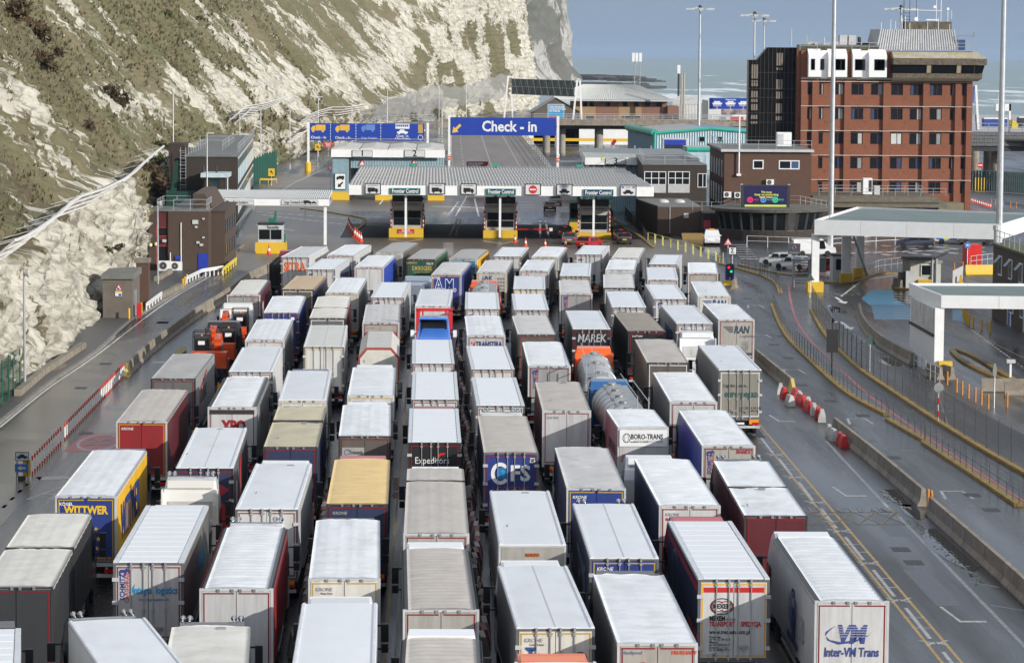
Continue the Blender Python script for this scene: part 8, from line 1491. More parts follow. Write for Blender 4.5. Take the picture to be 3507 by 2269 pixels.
crash_rail(G(890,628),G(948,628),YEL,'yellow crash rail beside the green screen',3)
def post_set(pts,me,name,lab,cat,grp):
    for p in pts:o=link(name,me);o.location=p;tag(o,lab,cat,grp)
bol=MB().lathe([(.09,0),(.09,.95),(.07,1.0),(.02,1.01)],10).mesh('bollard',mat((.72,.42,.03),.5,dirt=.2));bol2=MB().lathe([(.07,0),(.07,.9),(.05,.95),(.02,.96)],10).mesh('bollard',mat((.55,.21,.03),.5))
post_set([G(*p) for p in ((442,1096),(455,1089),(466,1081),(484,1075))],bol,'bollard','yellow bollard in the group of four in front of the hut','bollard','yellow bollards by the hut');post_set([G(*p) for p in ((626,989),(633,982),(640,974))],bol,'bollard','yellow bollard in the group of three by the white crash rail','bollard','yellow bollards by the crash rail')
post_set([G(*p) for p in ((3244,1318),(3276,1343),(3295,1353),(3317,1364),(3340,1376),(3361,1387),(3384,1400),(3449,1393))],bol2,'bollard','orange bollard in the row in front of the concrete blocks','bollard','orange bollards near the green box');post_set([G(*p) for p in ((3298,1082),(3302,1088),(3307,1104),(3313,1112),(3318,1116),(3332,1123),(3361,1132),(3390,1141))],bol,'bollard','yellow bollard in the row along the right brick block','bollard','yellow bollards by the brick block');post_set([G(*p) for p in ((3178,1738),(3189,1742),(3190,1750))],bol2,'bollard','orange bollard in the gap between two barrier rows','bollard','bollards in the barrier gap');post_set([G(*p) for p in ((3268,930),(3297,925),(3320,915),(2463,905))],bol2,'bollard','single orange bollard on the right-hand plaza','bollard','orange bollards on the plaza')
single('white_post',MB().lathe([(.13,0),(.09,.2),(.09,1.5),(.14,1.9),(.02,1.95)],10),K['white'],'white waisted post on the pavement below the brick house','post',loc=G(598,995));b=MB()
for k,(z0,z1) in enumerate(((0,.18),(.18,.78),(.78,1.02))):b.lathe([(.045,z0),(.045,z1)],8,m=k % 2)
dl=b.mesh('delineator_post',[mat((.6,.035,.02),.45),mat((.80,.80,.80),.45)]);a,c=G(111,1624),G(424,1291)
post_set([a.lerp(c,i/47) for i in range(48) if i not in (13,)],dl,'delineator_post','red and white marker post in the long row on the wet left lane','marker post','red and white marker posts')
def cone_mesh():
    b=MB();b.box(-.22,.22,-.22,.22,0,.05);b.lathe([(.17,.05),(.125,.28)],12,m=0);b.lathe([(.125,.28),(.08,.5)],12,m=1);b.lathe([(.08,.5),(.03,.78)],12,m=0);return b.mesh('traffic_cone',[mat((.65,.06,.02),.45),mat((.7,.7,.7),.4)])
CM=cone_mesh()
for px,py,s_,lb in ((921,871,1.4,'traffic cone in front of the security booth'),(1764,830,1.3,'traffic cone leaning nearest the middle passport booth'),(1800,843,1.3,'tall traffic cone standing alone between two booths'),(1867,845,1.2,'traffic cone half hidden behind lorry roofs'),(1937,845,1.2,'traffic cone just left of the red car')):o=link('traffic_cone',CM);o.location=G(px,py);o.scale=(s_,)*3;tag(o,lb,'cone','traffic cones')
a,c=G(3322,690),G(3392,712);post_set([a.lerp(c,i/11) for i in range(12)],CM,'traffic_cone','red cone in the closed row right of the tower','cone','row of cones by the tower');post_set([G(*p) for p in ((3395,702),(3408,704),(3420,706),(3435,708),(3460,712),(3480,714))],bol2,'bollard','thin orange post in the row right of the tower','bollard','orange posts by the tower')
for i,(px,py) in enumerate(((1194,776),(1198,786),(1203,795),(1209,803),(1215,811),(1222,818),(1229,824),(1236,829))):o=link('traffic_cone',CM);o.location=G(px,py);o.scale=(1.5,1.5,1.6);tag(o,'red and white cone in the curved row left of the first passport booth','cone','curved cone row by the frontier')
wb=MB();wb.vprism([(-.25,0),(.25,0),(.22,.3),(.1,.7),(-.1,.7),(-.22,.3)],0,1.0);wbr=wb.mesh('water_barrier',K['red']);wbw=wb.mesh('water_barrier',mat((.55,.54,.52),.5,dirt=.4))
wbdr=wb.mesh('water_barrier',mat((.16,.03,.03),.6,dirt=.6));wbdw=wb.mesh('water_barrier',mat((.26,.25,.24),.6,dirt=.7))
for pts_,lab in (((((2674,1352),1),((2690,1366),0)),'by the yellow barrier end'),((((2712,1392),1),),'standing alone'),(tuple(((2730+i*12.2,1370+i*11),i % 2) for i in range(8)),'in the chain of eight'),((((2843,1498),1),((2861,1512),1),((2879,1524),0),((2893,1534),0)),'in the loose group of four')):
    for (px,py),wh in pts_:o=link('water_barrier',wbw if wh else wbr);o.location=G(px,py);o.rotation_euler=(0,0,random.uniform(-.15,.15));o.location.z=.01;o.scale.y=1.45 if 'eight' in lab else 1;tag(o,('white' if wh else 'red')+' plastic barrier ' +lab+' on the right lane','barrier','plastic barriers ' +lab+(', white' if wh else ', red'))
for X0,Y0_,n_,lb in ((1.95,112,82,'in the long dirty chain between the fifth and sixth lanes'),(-5.1,112,26,'in the dirty chain between the third and fourth lanes')):
    for i in range(n_):o=link('water_barrier',wbdr if i % 2 else wbdw);o.location=(X0+.12*math.sin(i*.5),Y0_+i*1.5,0);o.scale=(1,1.4,1.15);o.rotation_euler=(0,0,.06*math.cos(i*.5));tag(o,('grimy dark red' if i % 2 else 'grimy white')+' plastic barrier ' +lb,'barrier',('dark red' if i % 2 else 'white')+' barriers ' +lb[3:])
# pedestrian railings on yellow-edged kerbs
def kerb_line(pts,lab=None):b=MB();raised(b,arc(pts,6),.45,.16);struct('yellow_kerb',b,M_YK)
r1=[[G(2470,905),G(2540,925),G(2602,943)],[G(2604,942),G(2656,971),G(2672,1003)],[G(2646,1045),G(2672,1110),G(2707,1166),G(2786,1245),G(2902,1347),G(3037,1422)],[G(3042,1438),G(3110,1478),G(3169,1511)],[G(3166,1518),G(3330,1625),G(3490,1733)]]
for pts,lb in zip(r1,('first grey kerb railing, starting beside the traffic light','second grey kerb railing, curving round the yellow kerb tip','long curved grey railing on a yellow kerb right of the wet lane','short grey railing on a yellow kerb, next to last towards the viewer','nearest grey railing on a yellow kerb at the right')):kerb_line(pts);railing('kerb_railing',lb,[(p.x,p.y,.16) for p in arc(pts,3)],1.15,(1.,.55),1.9,K['rail'],'kerb railings',r=.022)
kerb_line([G(2535,910),G(2640,932),G(2720,945),G(2790,943)]);kerb_line([G(2800,968),G(2900,972),G(2950,960),G(3000,940),G(3080,938)]);kerb_line([G(3068,990),G(3135,995),G(3160,1000)]);kerb_line([G(1440+800,850),G(2190,810),G(2130,775),G(2100,745)])
kerb_line([G(3262,1205),G(3300,1240),G(3400,1290),G(3470,1305),G(3440,1285),G(3340,1225),G(3275,1200),G(3262,1205)]);kerb_line([G(1032,716),G(1090,722),G(1160,734),G(1225,745),G(1248,752),G(1245,770),G(1222,788)])
railing('plaza_railing','black railing along the ramp edge left of the garage annex',[G(2140,735),G(2165,765),G(2200,800),G(2215,830)],1.2,(1,.5),1.5,K['dark']);railing('plaza_railing','grey railing curving round the exit island',[G(2956,955),G(3008,930),G(3095,918),G(3095,928)],1.2,(1,.5),1.8);railing('plaza_railing','long white railing in front of the round pavilion',[G(2558,845),G(2700,850),G(2850,855),G(3000,845),G(3130,838)],1.3,(1,.55),3.2,K['white']);railing('plaza_railing','railing beside the red container',[G(3325,915),G(3400,905)],1.2,(1,.55),1.5,K['lgrey'])
railing('plaza_railing','white railing on the path beside the left brick house',[G(735,915),G(775,905),G(797,880)],1.1);railing('plaza_railing','railing along the ramp wall of the flat-roofed house',[G(800,812),G(850,740),G(890,690)],1.1,sp=3);railing('plaza_railing','railing at the foot of the slab wall',[G(3130,1262),G(3170,1290),G(3218,1318)],1.2)
for k in range(10):                                                       # yellow hoop barriers
    p,q_=G(2219+k*26,826+k*7.6),G(2242+k*26,832+k*7.6);b=MB();b.tube(p,p+Vector((0,0,1.1)),.04).tube(q_,q_+Vector((0,0,1.1)),.04).tube(p+Vector((0,0,1.1)),q_+Vector((0,0,1.1)),.04).tube(p+Vector((0,0,.6)),q_+Vector((0,0,.6)),.03);single('hoop_barrier',b,mat((.70,.66,.18),.45),'pale yellow tubular hoop barrier in the row in front of the white van','barrier','yellow hoop barriers')
NET=bpy.data.materials.new('wire_mesh');NET.use_nodes=True;_n=NET.node_tree;_b=_n.nodes['Principled BSDF'];_b.inputs['Base Color'].default_value=(.12,.125,.13,1);_b.inputs['Alpha'].default_value=.42
f2=[G(2781,1064),G(2832,1152),G(2939,1259),G(3070,1350),G(3209,1442),G(3350,1530),G(3507,1620),(33.2,145)];kerb_line(f2);W2=walk(f2,3.0,6);t=Thing('mesh_fence','tall grey wire mesh fence on a yellow kerb beside the exit lane','fence',(W2[0][0].x,W2[0][0].y,0))
pm_=MB().tube((0,0,.1),(0,0,2.15),.035,6).mesh('post',K['rail'])
for i in range(len(W2)):
    t.put('post',pm_,(W2[i][0].x,W2[i][0].y,.1))
    if i:a,c=W2[i-1][0],W2[i][0];t.part('mesh_panel',MB().add([(a.x,a.y,.2),(c.x,c.y,.2),(c.x,c.y,2.1),(a.x,a.y,2.1)],[(0,1,2,3)]),NET)
GNET=bpy.data.materials.new('green_mesh');GNET.use_nodes=True;_b=GNET.node_tree.nodes['Principled BSDF'];_b.inputs['Base Color'].default_value=(.01,.05,.035,1);_b.inputs['Alpha'].default_value=.6
t=Thing('palisade_fence','dark green mesh fence at the left edge under the cliff','fence',G(5,1400));gp_=[G(-40,1440),G(8,1395),G(30,1372),G(46,1358),G(69,1338)]
for a,c in zip(gp_,gp_[1:]):t.part('post',MB().tube(c,c+Vector((0,0,3.0)),.05),mat((.01,.09,.05),.5));t.part('mesh_panel',MB().add([(a.x,a.y,.1),(c.x,c.y,.1),(c.x,c.y,2.9),(a.x,a.y,2.9)],[(0,1,2,3)]),GNET)
t=Thing('palisade_fence','green metal fence between the flat-roofed house and the road','fence',G(870,640));a,c=Vector((-31.5,512,0)),Vector((-29.3,570,0))
for k in range(12):p,q_=a.lerp(c,k/12),a.lerp(c,(k+.95)/12);t.part('panel',MB().add([p,q_,q_+Vector((0,0,4.2)),p+Vector((0,0,4.2))],[(0,1,2,3)]),mat((.01,.085,.055),.5));t.part('post',MB().box(p.x-.1,p.x+.1,p.y-.1,p.y+.1,0,4.5),mat((.01,.09,.06),.5))
t=Thing('palisade_fence','dark palisade fence behind the tower on the right','fence',(65,520,0));fz=[G(3325,655),G(3400,658),G(3560,668)]
for (p,a_) in walk(fz,.55,4):t.part('pale',MB().box(p.x-.16,p.x+.16,p.y,p.y+.08,.1,3.6),mat((.03,.06,.06),.6))
# rock-fall fences on the cliff
def rock_fence(pts,lab,out=1.9,rows=4,net=False):
    t=Thing('rockfall_fence',lab,'rockfall fence',tuple(pts[0]));n_=len(pts);top=[]
    for p in pts:top.append(Vector(p)+Vector((out*.75,-out*.25,out*.62)))
    m=mat((.74,.73,.70),.5)
    for i in range(n_):
        t.part('post',MB().bar(pts[i],top[i],.12,.12),m);t.part('stay',MB().tube(Vector(pts[i])+Vector((-.6,0,.9)),top[i],.03,4),m)
        if i< n_-1:
            b=MB()
            for k in range(rows):f=k/(rows-1);b.bar(Vector(pts[i]).lerp(top[i],f),Vector(pts[i+1]).lerp(top[i+1],f),.15,.15)
            t.part('rail',b,m);t.part('net',MB().add([tuple(Vector(pts[i])),tuple(Vector(pts[i+1])),tuple(top[i+1]),tuple(top[i])],[(0,1,2,3)]),FNET)
    return t
FNET=bpy.data.materials.new('rock_net');FNET.use_nodes=True;_b=FNET.node_tree.nodes['Principled BSDF'];_b.inputs['Base Color'].default_value=(.45,.40,.34,1);_b.inputs['Alpha'].default_value=.5
def cl(*pp):return [Vector(near_cliff(px,py))+Vector((.3,-.3,.2)) for px,py in pp]
def fz_(px,py,D):return Wp(px,py,D)
rock_fence([fz_(*q) for q in ((-45,905,196),(0,885,204),(40,860,211),(85,828,219),(125,800,227),(160,762,234),(200,738,243),(245,722,252),(285,708,262),(320,690,270),(355,672,279),(395,645,289),(425,615,300),(455,588,312),(480,566,324),(503,549,336))],'long white rockfall fence climbing along the lower chalk cliff',2.6)
rock_fence(cl((786,412),(815,395),(850,375),(885,372),(925,366),(945,352)),'upper white rockfall fence above the flat-roofed house',2.6);rock_fence(cl((800,420),(835,400),(870,390)),'short lower rockfall fence above the flat-roofed house',2.2);rock_fence(cl((1010,420),(1060,402),(1110,394),(1160,388),(1225,378)),'white rockfall fence on the cliff behind the long blue sign',3.2);rock_fence(cl((975,490),(1010,470),(1050,455)),'short rockfall fence at the cliff foot left of the blue sign',2.6)
GN_=bpy.data.materials.new('debris_net');GN_.use_nodes=True;_b=GN_.node_tree.nodes['Principled BSDF'];_b.inputs['Base Color'].default_value=(.34,.34,.33,1);_b.inputs['Alpha'].default_value=.62
t=Thing('debris_net','long grey debris net draped on slanting poles along the far cliff','net',Wp(1260,410,800));prev=None
for i in range(13):
    f=i/12;px=1262+f*460;y0_=408-f*75;D=800+f*230;lo,hi_=Wp(px,y0_,D),Wp(px+30,y0_-78+10*math.sin(i)+(30 if i == 0 else 0),D+6)
    t.part('pole',MB().tube(lo+Vector((-4,0,-.5)),hi_,.1,5),K['grey'])
    if prev:
        v=[];
        for k in range(5):g_=k/4;sag=math.sin(g_*3.14)*1.2;v += [prev[0].lerp(prev[1],g_)-Vector((0,0,sag)),(lo.lerp(hi_,g_)+prev[0].lerp(prev[1],g_))/2-Vector((0,0,sag+.9)),lo.lerp(hi_,g_)-Vector((0,0,sag))]
        t.part('net_panel',MB().add(v,[(3*k+j,3*k+j+1,3*k+j+4,3*k+j+3) for k in range(4) for j in range(2)]),GN_)
    prev=(lo,hi_)
# ---------------------------------------------------------------- lamps and masts
def lamp(px,ytop,D,lab,arm=1,h0=0.,ww=.07,head=1.):
    p=Wp(px,ytop,D);t=Thing('street_lamp',lab,'street lamp',(p.x,D,h0),0,'street lamps');t.part('pole',MB().tube((p.x,D,h0),(p.x,D,p.z),ww*1.5,8,r2=ww),K['galv']);t.part('lamp_head',MB().box(min(p.x,p.x+arm*.9*head),max(p.x,p.x+arm*.9*head),D-.14,D+.14,p.z-.06,p.z+.1).tube((p.x,D,p.z-.2),(p.x+arm*.4,D,p.z),.04),K['lgrey']);return t
for a in ((709,456,396,'lamp post in front of the flat-roofed brick house'),(893,374,548,'lamp post beside the green metal fence'),(993,340,590,'lamp post left of the long blue sign post'),(1090,332,632,'lamp post behind the left post of the long blue sign'),(821,390,500,'lamp post on the far side of the flat-roofed house'),(1205,314,740,'lamp post above the middle of the long blue sign'),(1327,310,780,'lamp post above the right part of the long blue sign'),(1504,294,850,'lamp post between the two blue signs'),(1597,287,900,'lamp post in front of the grey debris net'),(1690,355,720,'short lamp post left of the truss gantry'),(593,320,420,'thin tall mast on the slope above the flat-roofed house'),(1514,370,640,'black-headed lamp post at the ramp bend'),(3420,320,700,'distant lamp post in front of the sea on the right')):lamp(*a)
for px,yt,D,lb in ((82,925,202,'lamp post with big round lamp at the lower cliff on the left'),(540,690,294,'lamp post with round lamp beside the left brick house')):p=Wp(px,yt,D);t=Thing('street_lamp',lb,'street lamp',(p.x,D,0),0,'round-headed lamp posts');t.part('pole',MB().tube((p.x,D,0),(p.x,D,p.z),.1,10,r2=.07),K['galv']);b=MB();b.lathe([(.02,-.35),(.12,-.3),(.3,0),(.3,.05),(.02,.08)],16,axis='x');b.v=[(x+p.x+.3,y+D,z+p.z-.2) for x,y,z in b.v];t.part('lamp_head',b,mat((.62,.62,.60),.35))
def high_mast(px,ytop,D,lab,r=.35,rad=2.6):
    p=Wp(px,ytop,D);t=Thing('high_mast',lab,'light mast',(p.x,D,0),0,'high light masts');t.part('pole',MB().tube((p.x,D,0),(p.x,D,p.z),r,12,r2=r*.55),K['galv'])
    if ytop> 0:
        b=MB();b.lathe([(.3,-.4),(.5,0),(.2,.5)],10,(p.x,D,p.z));t.part('head_ring',b,K['dark'])
        for k in range(8):a_=k*.785;x_,y_=p.x+rad*math.cos(a_),D+rad*math.sin(a_);t.part('floodlight',MB().bar((p.x,D,p.z),(x_,y_,p.z-.3),.12,.12).box(x_-.45,x_+.45,y_-.3,y_+.3,p.z-.55,p.z-.15),K['lgrey'])
for a in ((2398,26,650,'high light mast left of the glass stair tower, standing clear'),(2585,48,640,'taller of two light masts above the stair tower',.3,2.6),(2617,68,780,'smaller of two light masts above the stair tower',.3),(3086,26,620,'light mast rising behind the tower roof plant',.35,3.),(2861,-200,342,'thick bare mast crossing in front of the tower',.34),(3443,-200,285,'thick bare mast at the right edge of the picture',.36)):high_mast(*a)
p=Wp(2182,300,900);t=Thing('phone_mast','lattice phone mast with white antennas above the hipped roof','mast',(p.x,900,0));zt_=Wp(2182,200,900).z
for s_ in (-.8,.8):t.part('leg',MB().tube((p.x+s_,900,0),(p.x+s_,900,zt_),.14,6),K['galv'])
b=MB()
for k in range(18):b.tube((p.x-.8,900,k*zt_/18),(p.x+.8,900,(k+1)*zt_/18),.06,4)
t.part('bracing',b,K['galv'])
for s_ in (-1.2,-.2,.9):t.part('antenna',MB().box(p.x+s_-.4,p.x+s_+.4,899.6,900.2,zt_-1.0,zt_+1.6),K['white'])
p=Wp(2324,300,860);zt_=Wp(2324,228,860).z;t=Thing('phone_mast','slim mast with single white antenna left of the chimneys','mast',(p.x,860,0));t.part('pole',MB().tube((p.x,860,0),(p.x,860,zt_),.3,8),K['dark']);t.part('antenna',MB().box(p.x-.42,p.x+.42,859.6,860.2,zt_-2,zt_+.4),K['white'])
for px,lb in ((2335,'left'),(2343,'right')):p=Wp(px,250,790);single('chimney',MB().tube((p.x,790,0),(p.x,790,p.z),.28,10),mat((.45,.43,.38),.4,.4),lb+' of two tall steel flues beside the white warehouse','chimney','steel flues')
# ---------------------------------------------------------------- signs on the ground
t=Thing('road_sign','low sign frame with car picture and blue left arrow beside the marker posts','sign',G(78,1645));p=G(78,1645);Y_=p.y;a,c,d0,d1=rect(53,1546,100,1577,Y_);q_=board(t,a,c,d0,d1,Y_-.05,mat((.42,.48,.52),.5),border=(INKM,.03),th=.03);b=MB();ic_car(b,(a+c)/2,(d0+d1)/2-.02,.55,Y_-.06);t.part('pictogram',b,INKM,q_);a2,c2,e0,e1=rect(53,1586,98,1614,Y_);q_=board(t,a2,c2,e0,e1,Y_-.2,mat((.02,.12,.42),.45),th=.03);b=MB();ic_arrow(b,(a2+c2)/2,(e0+e1)/2,.42,Y_-.21,math.pi);t.part('arrow',b,mat((.6,.5,.35),.5),q_);b=MB()
for x_ in (a+.08,c-.08):b.tube((x_,Y_-.3,0),(x_,Y_,d0),.025).tube((x_,Y_+.4,0),(x_,Y_,d0),.025)
t.part('frame',b,INKM);t.part('yellow_box',MB().box(c-.35,c+.02,Y_+.05,Y_+.4,.2,1.1),YEL);t.part('sandbag',MB().box(a+.15,c-.2,Y_-.15,Y_+.1,.02,.25),K['black'])
def pole_sign(px,pyb,ytop,lab,build,cat='sign',r=.05,m=None):
    p=G(px,pyb);t=Thing('sign_post',lab,cat,p);zt_=Wp(px,ytop,p.y).z;t.part('pole',MB().tube(p,(p.x,p.y,zt_),r,8),m or K['galv']);build(t,p,zt_);return t
def b_tri(t,p,z):b=MB();b.vprism([(p.x-.46,z-.75),(p.x+.46,z-.75),(p.x,z+.05)],p.y-.1,p.y-.06);b.vprism([(p.x-.31,z-.66),(p.x+.31,z-.66),(p.x,z-.12)],p.y-.11,p.y-.1,1);b.ring(p.x-.11,z-.56,.09,.025,p.y-.12,14,2);b.ring(p.x+.11,z-.56,.09,.025,p.y-.12,14,2);t.part('triangle',b,[K['red'],SIGNW,INKM])
pole_sign(2492,915,815,'red triangle cycle warning sign on a striped pole',b_tri)
def b_tl(t,p,z):t.part('housing',MB().box(p.x-.28,p.x+.28,p.y-.2,p.y+.2,z-1.3,z),K['black']);b=MB();b.disc(p.x-.12,z-.35,.13,p.y-.22,12);t.part('red_light',b,mat((.8,.02,.02),.4,emit=1.5));b=MB();b.disc(p.x+.12,z-.75,.13,p.y-.22,12);t.part('green_light',b,mat((.02,.6,.4),.4,emit=1.));t.part('blue_base',MB().box(p.x-.42,p.x+.42,p.y,p.y+.5,.4,2.0),K['blue']);t.part('yellow_foot',MB().box(p.x-.6,p.x+.6,p.y-.2,p.y+.8,0,.45),YEL)
pole_sign(2499,975,903,'traffic light with red and green lamps on a blue box',b_tl,'traffic light');pole_sign(2508,900,845,'small white sigma sign on a post by the traffic light',lambda t,p,z:(t.part('sign_panel',MB().box(p.x-.45,p.x+.45,p.y-.1,p.y-.06,z-.85,z),INKM),t.part('sign_face',MB().box(p.x-.38,p.x+.38,p.y-.12,p.y-.1,z-.78,z-.07),SIGNW),letters(t,'Σ',.5,(p.x,p.y-.13,z-.43),INKM,.03)))
def b_ped(t,p,z):t.part('sign_panel',MB().box(p.x-.62,p.x+.62,p.y-.1,p.y-.05,z-1.1,z),mat((.33,.35,.37),.5));b=MB();b.ring(p.x,z-.42,.33,.06,p.y-.12,24);b.disc(p.x,z-.42,.28,p.y-.115,20,1);b.bar((p.x-.2,p.y-.13,z-.22),(p.x+.2,p.y-.13,z-.62),.02,.05);b.box(p.x-.04,p.x+.04,p.y-.125,p.y-.116,z-.6,z-.26,2);t.part('no_walking_disc',b,[K['red'],SIGNW,INKM]);t.part('text_strip',MB().box(p.x-.5,p.x+.5,p.y-.115,p.y-.1,z-1.02,z-.85),SIGNW)
pole_sign(2718,955,833,'grey no-pedestrians sign by the parked white cars',b_ped)
pole_sign(3312,912,828,'blue round arrow sign near the red container',lambda t,p,z:(t.part('disc',MB().disc(p.x,z-.35,.34,p.y-.1,24),mat((.03,.22,.55),.4)),t.part('arrow',(lambda b:(ic_arrow(b,p.x,z-.35,.42,p.y-.11,math.pi),b)[1])(MB()),SIGNW)))
def b_solar(t,p,z):t.part('board',MB().box(p.x-.4,p.x+.4,p.y-.12,p.y+.12,z-3.2,z-1.55),K['black']);t.part('solar_panel',MB().bar((p.x-.25,p.y,z+.1),(p.x+.2,p.y-.2,z-1.0),.7,.06),mat((.03,.035,.06),.2));t.part('panel_frame',MB().bar((p.x-.28,p.y+.03,z+.12),(p.x+.22,p.y-.17,z-1.04),.76,.03),K['lgrey'])
pole_sign(2849,1283,1052,'black board sign on a pole with a tilted solar panel',b_solar,r=.07,m=K['black'])
for px,pyb,yt,lb in ((2978,1270,1145,'grey triangular sign seen from behind by the mesh fence'),(2773,1020,935,'dark triangular sign seen from behind beside the turnstile')):pole_sign(px,pyb,yt,lb,lambda t,p,z:t.part('triangle_back',MB().vprism([(p.x-.42,z-.68),(p.x+.42,z-.68),(p.x,z+.05)],p.y-.1,p.y-.06),mat((.05,.09,.08),.5)))
pole_sign(3212,1450,1310,'round grey sign on a red and white striped post by the mesh fence',lambda t,p,z:(t.part('disc',MB().disc(p.x,z-.3,.3,p.y-.1,24),K['grey']),t.part('stripes',MB().tube((p.x,p.y,.4),(p.x,p.y,.8),.07).tube((p.x,p.y,1.2),(p.x,p.y,1.6),.07).tube((p.x,p.y,2.),(p.x,p.y,2.3),.07),K['red']),t.part('strut',MB().tube((p.x+.1,p.y,1.4),(p.x+.6,p.y,0),.03),K['grey'])))
pole_sign(3404,1395,1245,'dark back of an oval sign on a post by the green barrier box',lambda t,p,z:t.part('oval_back',MB().disc(p.x,z-.45,.42,p.y-.06,20,rx=.13),K['grey']))
def b_ylw(t,p,z):t.part('sign_panel',MB().box(p.x-.55,p.x+.55,p.y-.1,p.y-.05,z-1.3,z),YEL);b=MB();ic_arrow(b,p.x,z-.6,.7,p.y-.105,R(130));t.part('arrow',b,INKM)
pole_sign(930,635,577,'yellow sign with black arrow beside the green fence',b_ylw);pole_sign(1088,572,493,'small yellow sign with black arrow below the long blue sign',b_ylw);pole_sign(1124,560,487,'red and white reduced speed sign below the long blue sign',lambda t,p,z:(t.part('sign_panel',MB().box(p.x-.85,p.x+.85,p.y-.1,p.y-.05,z-1.0,z),K['red']),letters(t,'REDUCE',.26,(p.x,p.y-.12,z-.25),SIGNW,.02),letters(t,'SPEED',.26,(p.x,p.y-.12,z-.52),SIGNW,.02),letters(t,'NOW',.26,(p.x,p.y-.12,z-.8),SIGNW,.02)))
pole_sign(683,700,630,'green emergency assembly sign in front of the flat-roofed house',lambda t,p,z:(t.part('sign_panel',MB().box(p.x-.45,p.x+.45,p.y-.1,p.y-.05,z-.95,z),mat((.01,.35,.18),.4)),letters(t,'6A',.28,(p.x,p.y-.12,z-.7),SIGNW,.02),t.part('pictogram',MB().box(p.x-.3,p.x+.1,p.y-.12,p.y-.1,z-.4,z-.1),SIGNW)))
for px,pyb,yt,lb in ((1045,735,655,'give-way sign seen beside the left canopy road'),(1132,650,570,'give-way sign left of shed one')):pole_sign(px,pyb,yt,lb,lambda t,p,z:t.part('triangle',MB().vprism([(p.x,z-.9),(p.x+.55,z),(p.x-.55,z)],p.y-.1,p.y-.06).vprism([(p.x,z-.68),(p.x+.36,z-.1),(p.x-.36,z-.1)],p.y-.115,p.y-.1,1),[K['red'],SIGNW]))
pole_sign(2179,522,475,'green sign post in front of the teal-trimmed warehouse',lambda t,p,z:t.part('sign_panel',MB().box(p.x-.7,p.x+.7,p.y-.1,p.y-.05,z-1.5,z-.3),mat((.01,.38,.25),.4)))
for px,py,lb in ((2099,485,'left stop board under the flyover'),(2104,478,'right stop board under the flyover')):pole_sign(px,530,py,lb,lambda t,p,z:t.part('board',MB().disc(p.x,z-.4,.45,p.y-.06,12),mat((.3,.02,.02),.5)))
p=G(1933,680);a,c,d0,d1=rect(1598,553,1672,572,480);t=Thing('banner','dark red banner with white slogan beyond the frontier canopy','banner',((a+c)/2,480,0));q_=board(t,a,c,0.8,d1,480,mat((.20,.02,.035),.5));letters(t,"IT'S ALL PLAIN SAILING",.34,((a+c)/2-.3,479.97,d1-.3),SIGNW,.01,under=q_,fit=2.4);letters(t,'FROM HERE ON OUT',.30,((a+c)/2-.5,479.97,d1-.62),SIGNW,.01,under=q_,fit=2.0)
# ---------------------------------------------------------------- cabins and boxes on the right plaza
p=G(3185,990);Yq=p.y;a,c,d0,d1=rect(3118,900,3222,985,Yq);t=Thing('portable_cabin','cream portable cabin with silver flue pipes on the right plaza','cabin',(a,Yq,0));CRM=mat((.50,.50,.44),.5,dirt=.3);t.part('wall',MB().box(a,c,Yq,Yq+5,.2,d1),CRM);t.part('roof',MB().box(a-.15,c+.15,Yq-.15,Yq+5.2,d1,d1+.25),mat((.30,.31,.29),.6,dirt=.6));window(t,a+1.0,a+2.0,1.3,2.4,Yq-.02,FRAMEW);t.part('door',MB().box(a-.5,a+.35,Yq-.4,Yq-.3,.1,1.8),K['lgrey']);t.part('flue',MB().tube((a+2.1,Yq-.15,.3),(a+2.1,Yq-.15,d1+.7),.1,10).tube((a+2.5,Yq-.15,.3),(a+2.5,Yq-.15,d1+.5),.1,10).tube((a+2.5,Yq-.15,d1+.5),(a+3.6,Yq+.6,d1+.9),.1,10),K['galv'])
for k in range(3):t.part('side_window',MB().box(c,c+.05,Yq+.8+k*1.4,Yq+1.7+k*1.4,1.2,2.4),K['pane'])
for i,(l,r_) in enumerate(((3075,3112),(3262,3297))):p0_,p1_=G(l,985-i*6),G(r_,980-i*20);single('hoarding',MB().add([(p0_.x,p0_.y,.1),(p1_.x,p1_.y,.1),(p1_.x,p1_.y,1.5),(p0_.x,p0_.y,1.5),(p0_.x,p0_.y+.1,.1),(p1_.x,p1_.y+.1,.1),(p1_.x,p1_.y+.1,1.5),(p0_.x,p0_.y+.1,1.5)],[(0,1,2,3),(7,6,5,4),(3,2,6,7)]),K['lgrey'],('left','right')[i]+' pale panel screen beside the portable cabin','screen')
p=G(3155,985);t=Thing('grit_bin','yellow grit bin in front of the portable cabin','bin',(p.x,p.y-2,0),world=False);t.part('bin',MB().profile([(0,0,.5),(.9,0,.5),(1.0,.8,.65),(-.1,.8,.65)]),YEL);t.part('lid',MB().profile([(-.15,.8,.7),(1.05,.8,.7),(.9,.95,.6),(0,.95,.6)]),YEL)
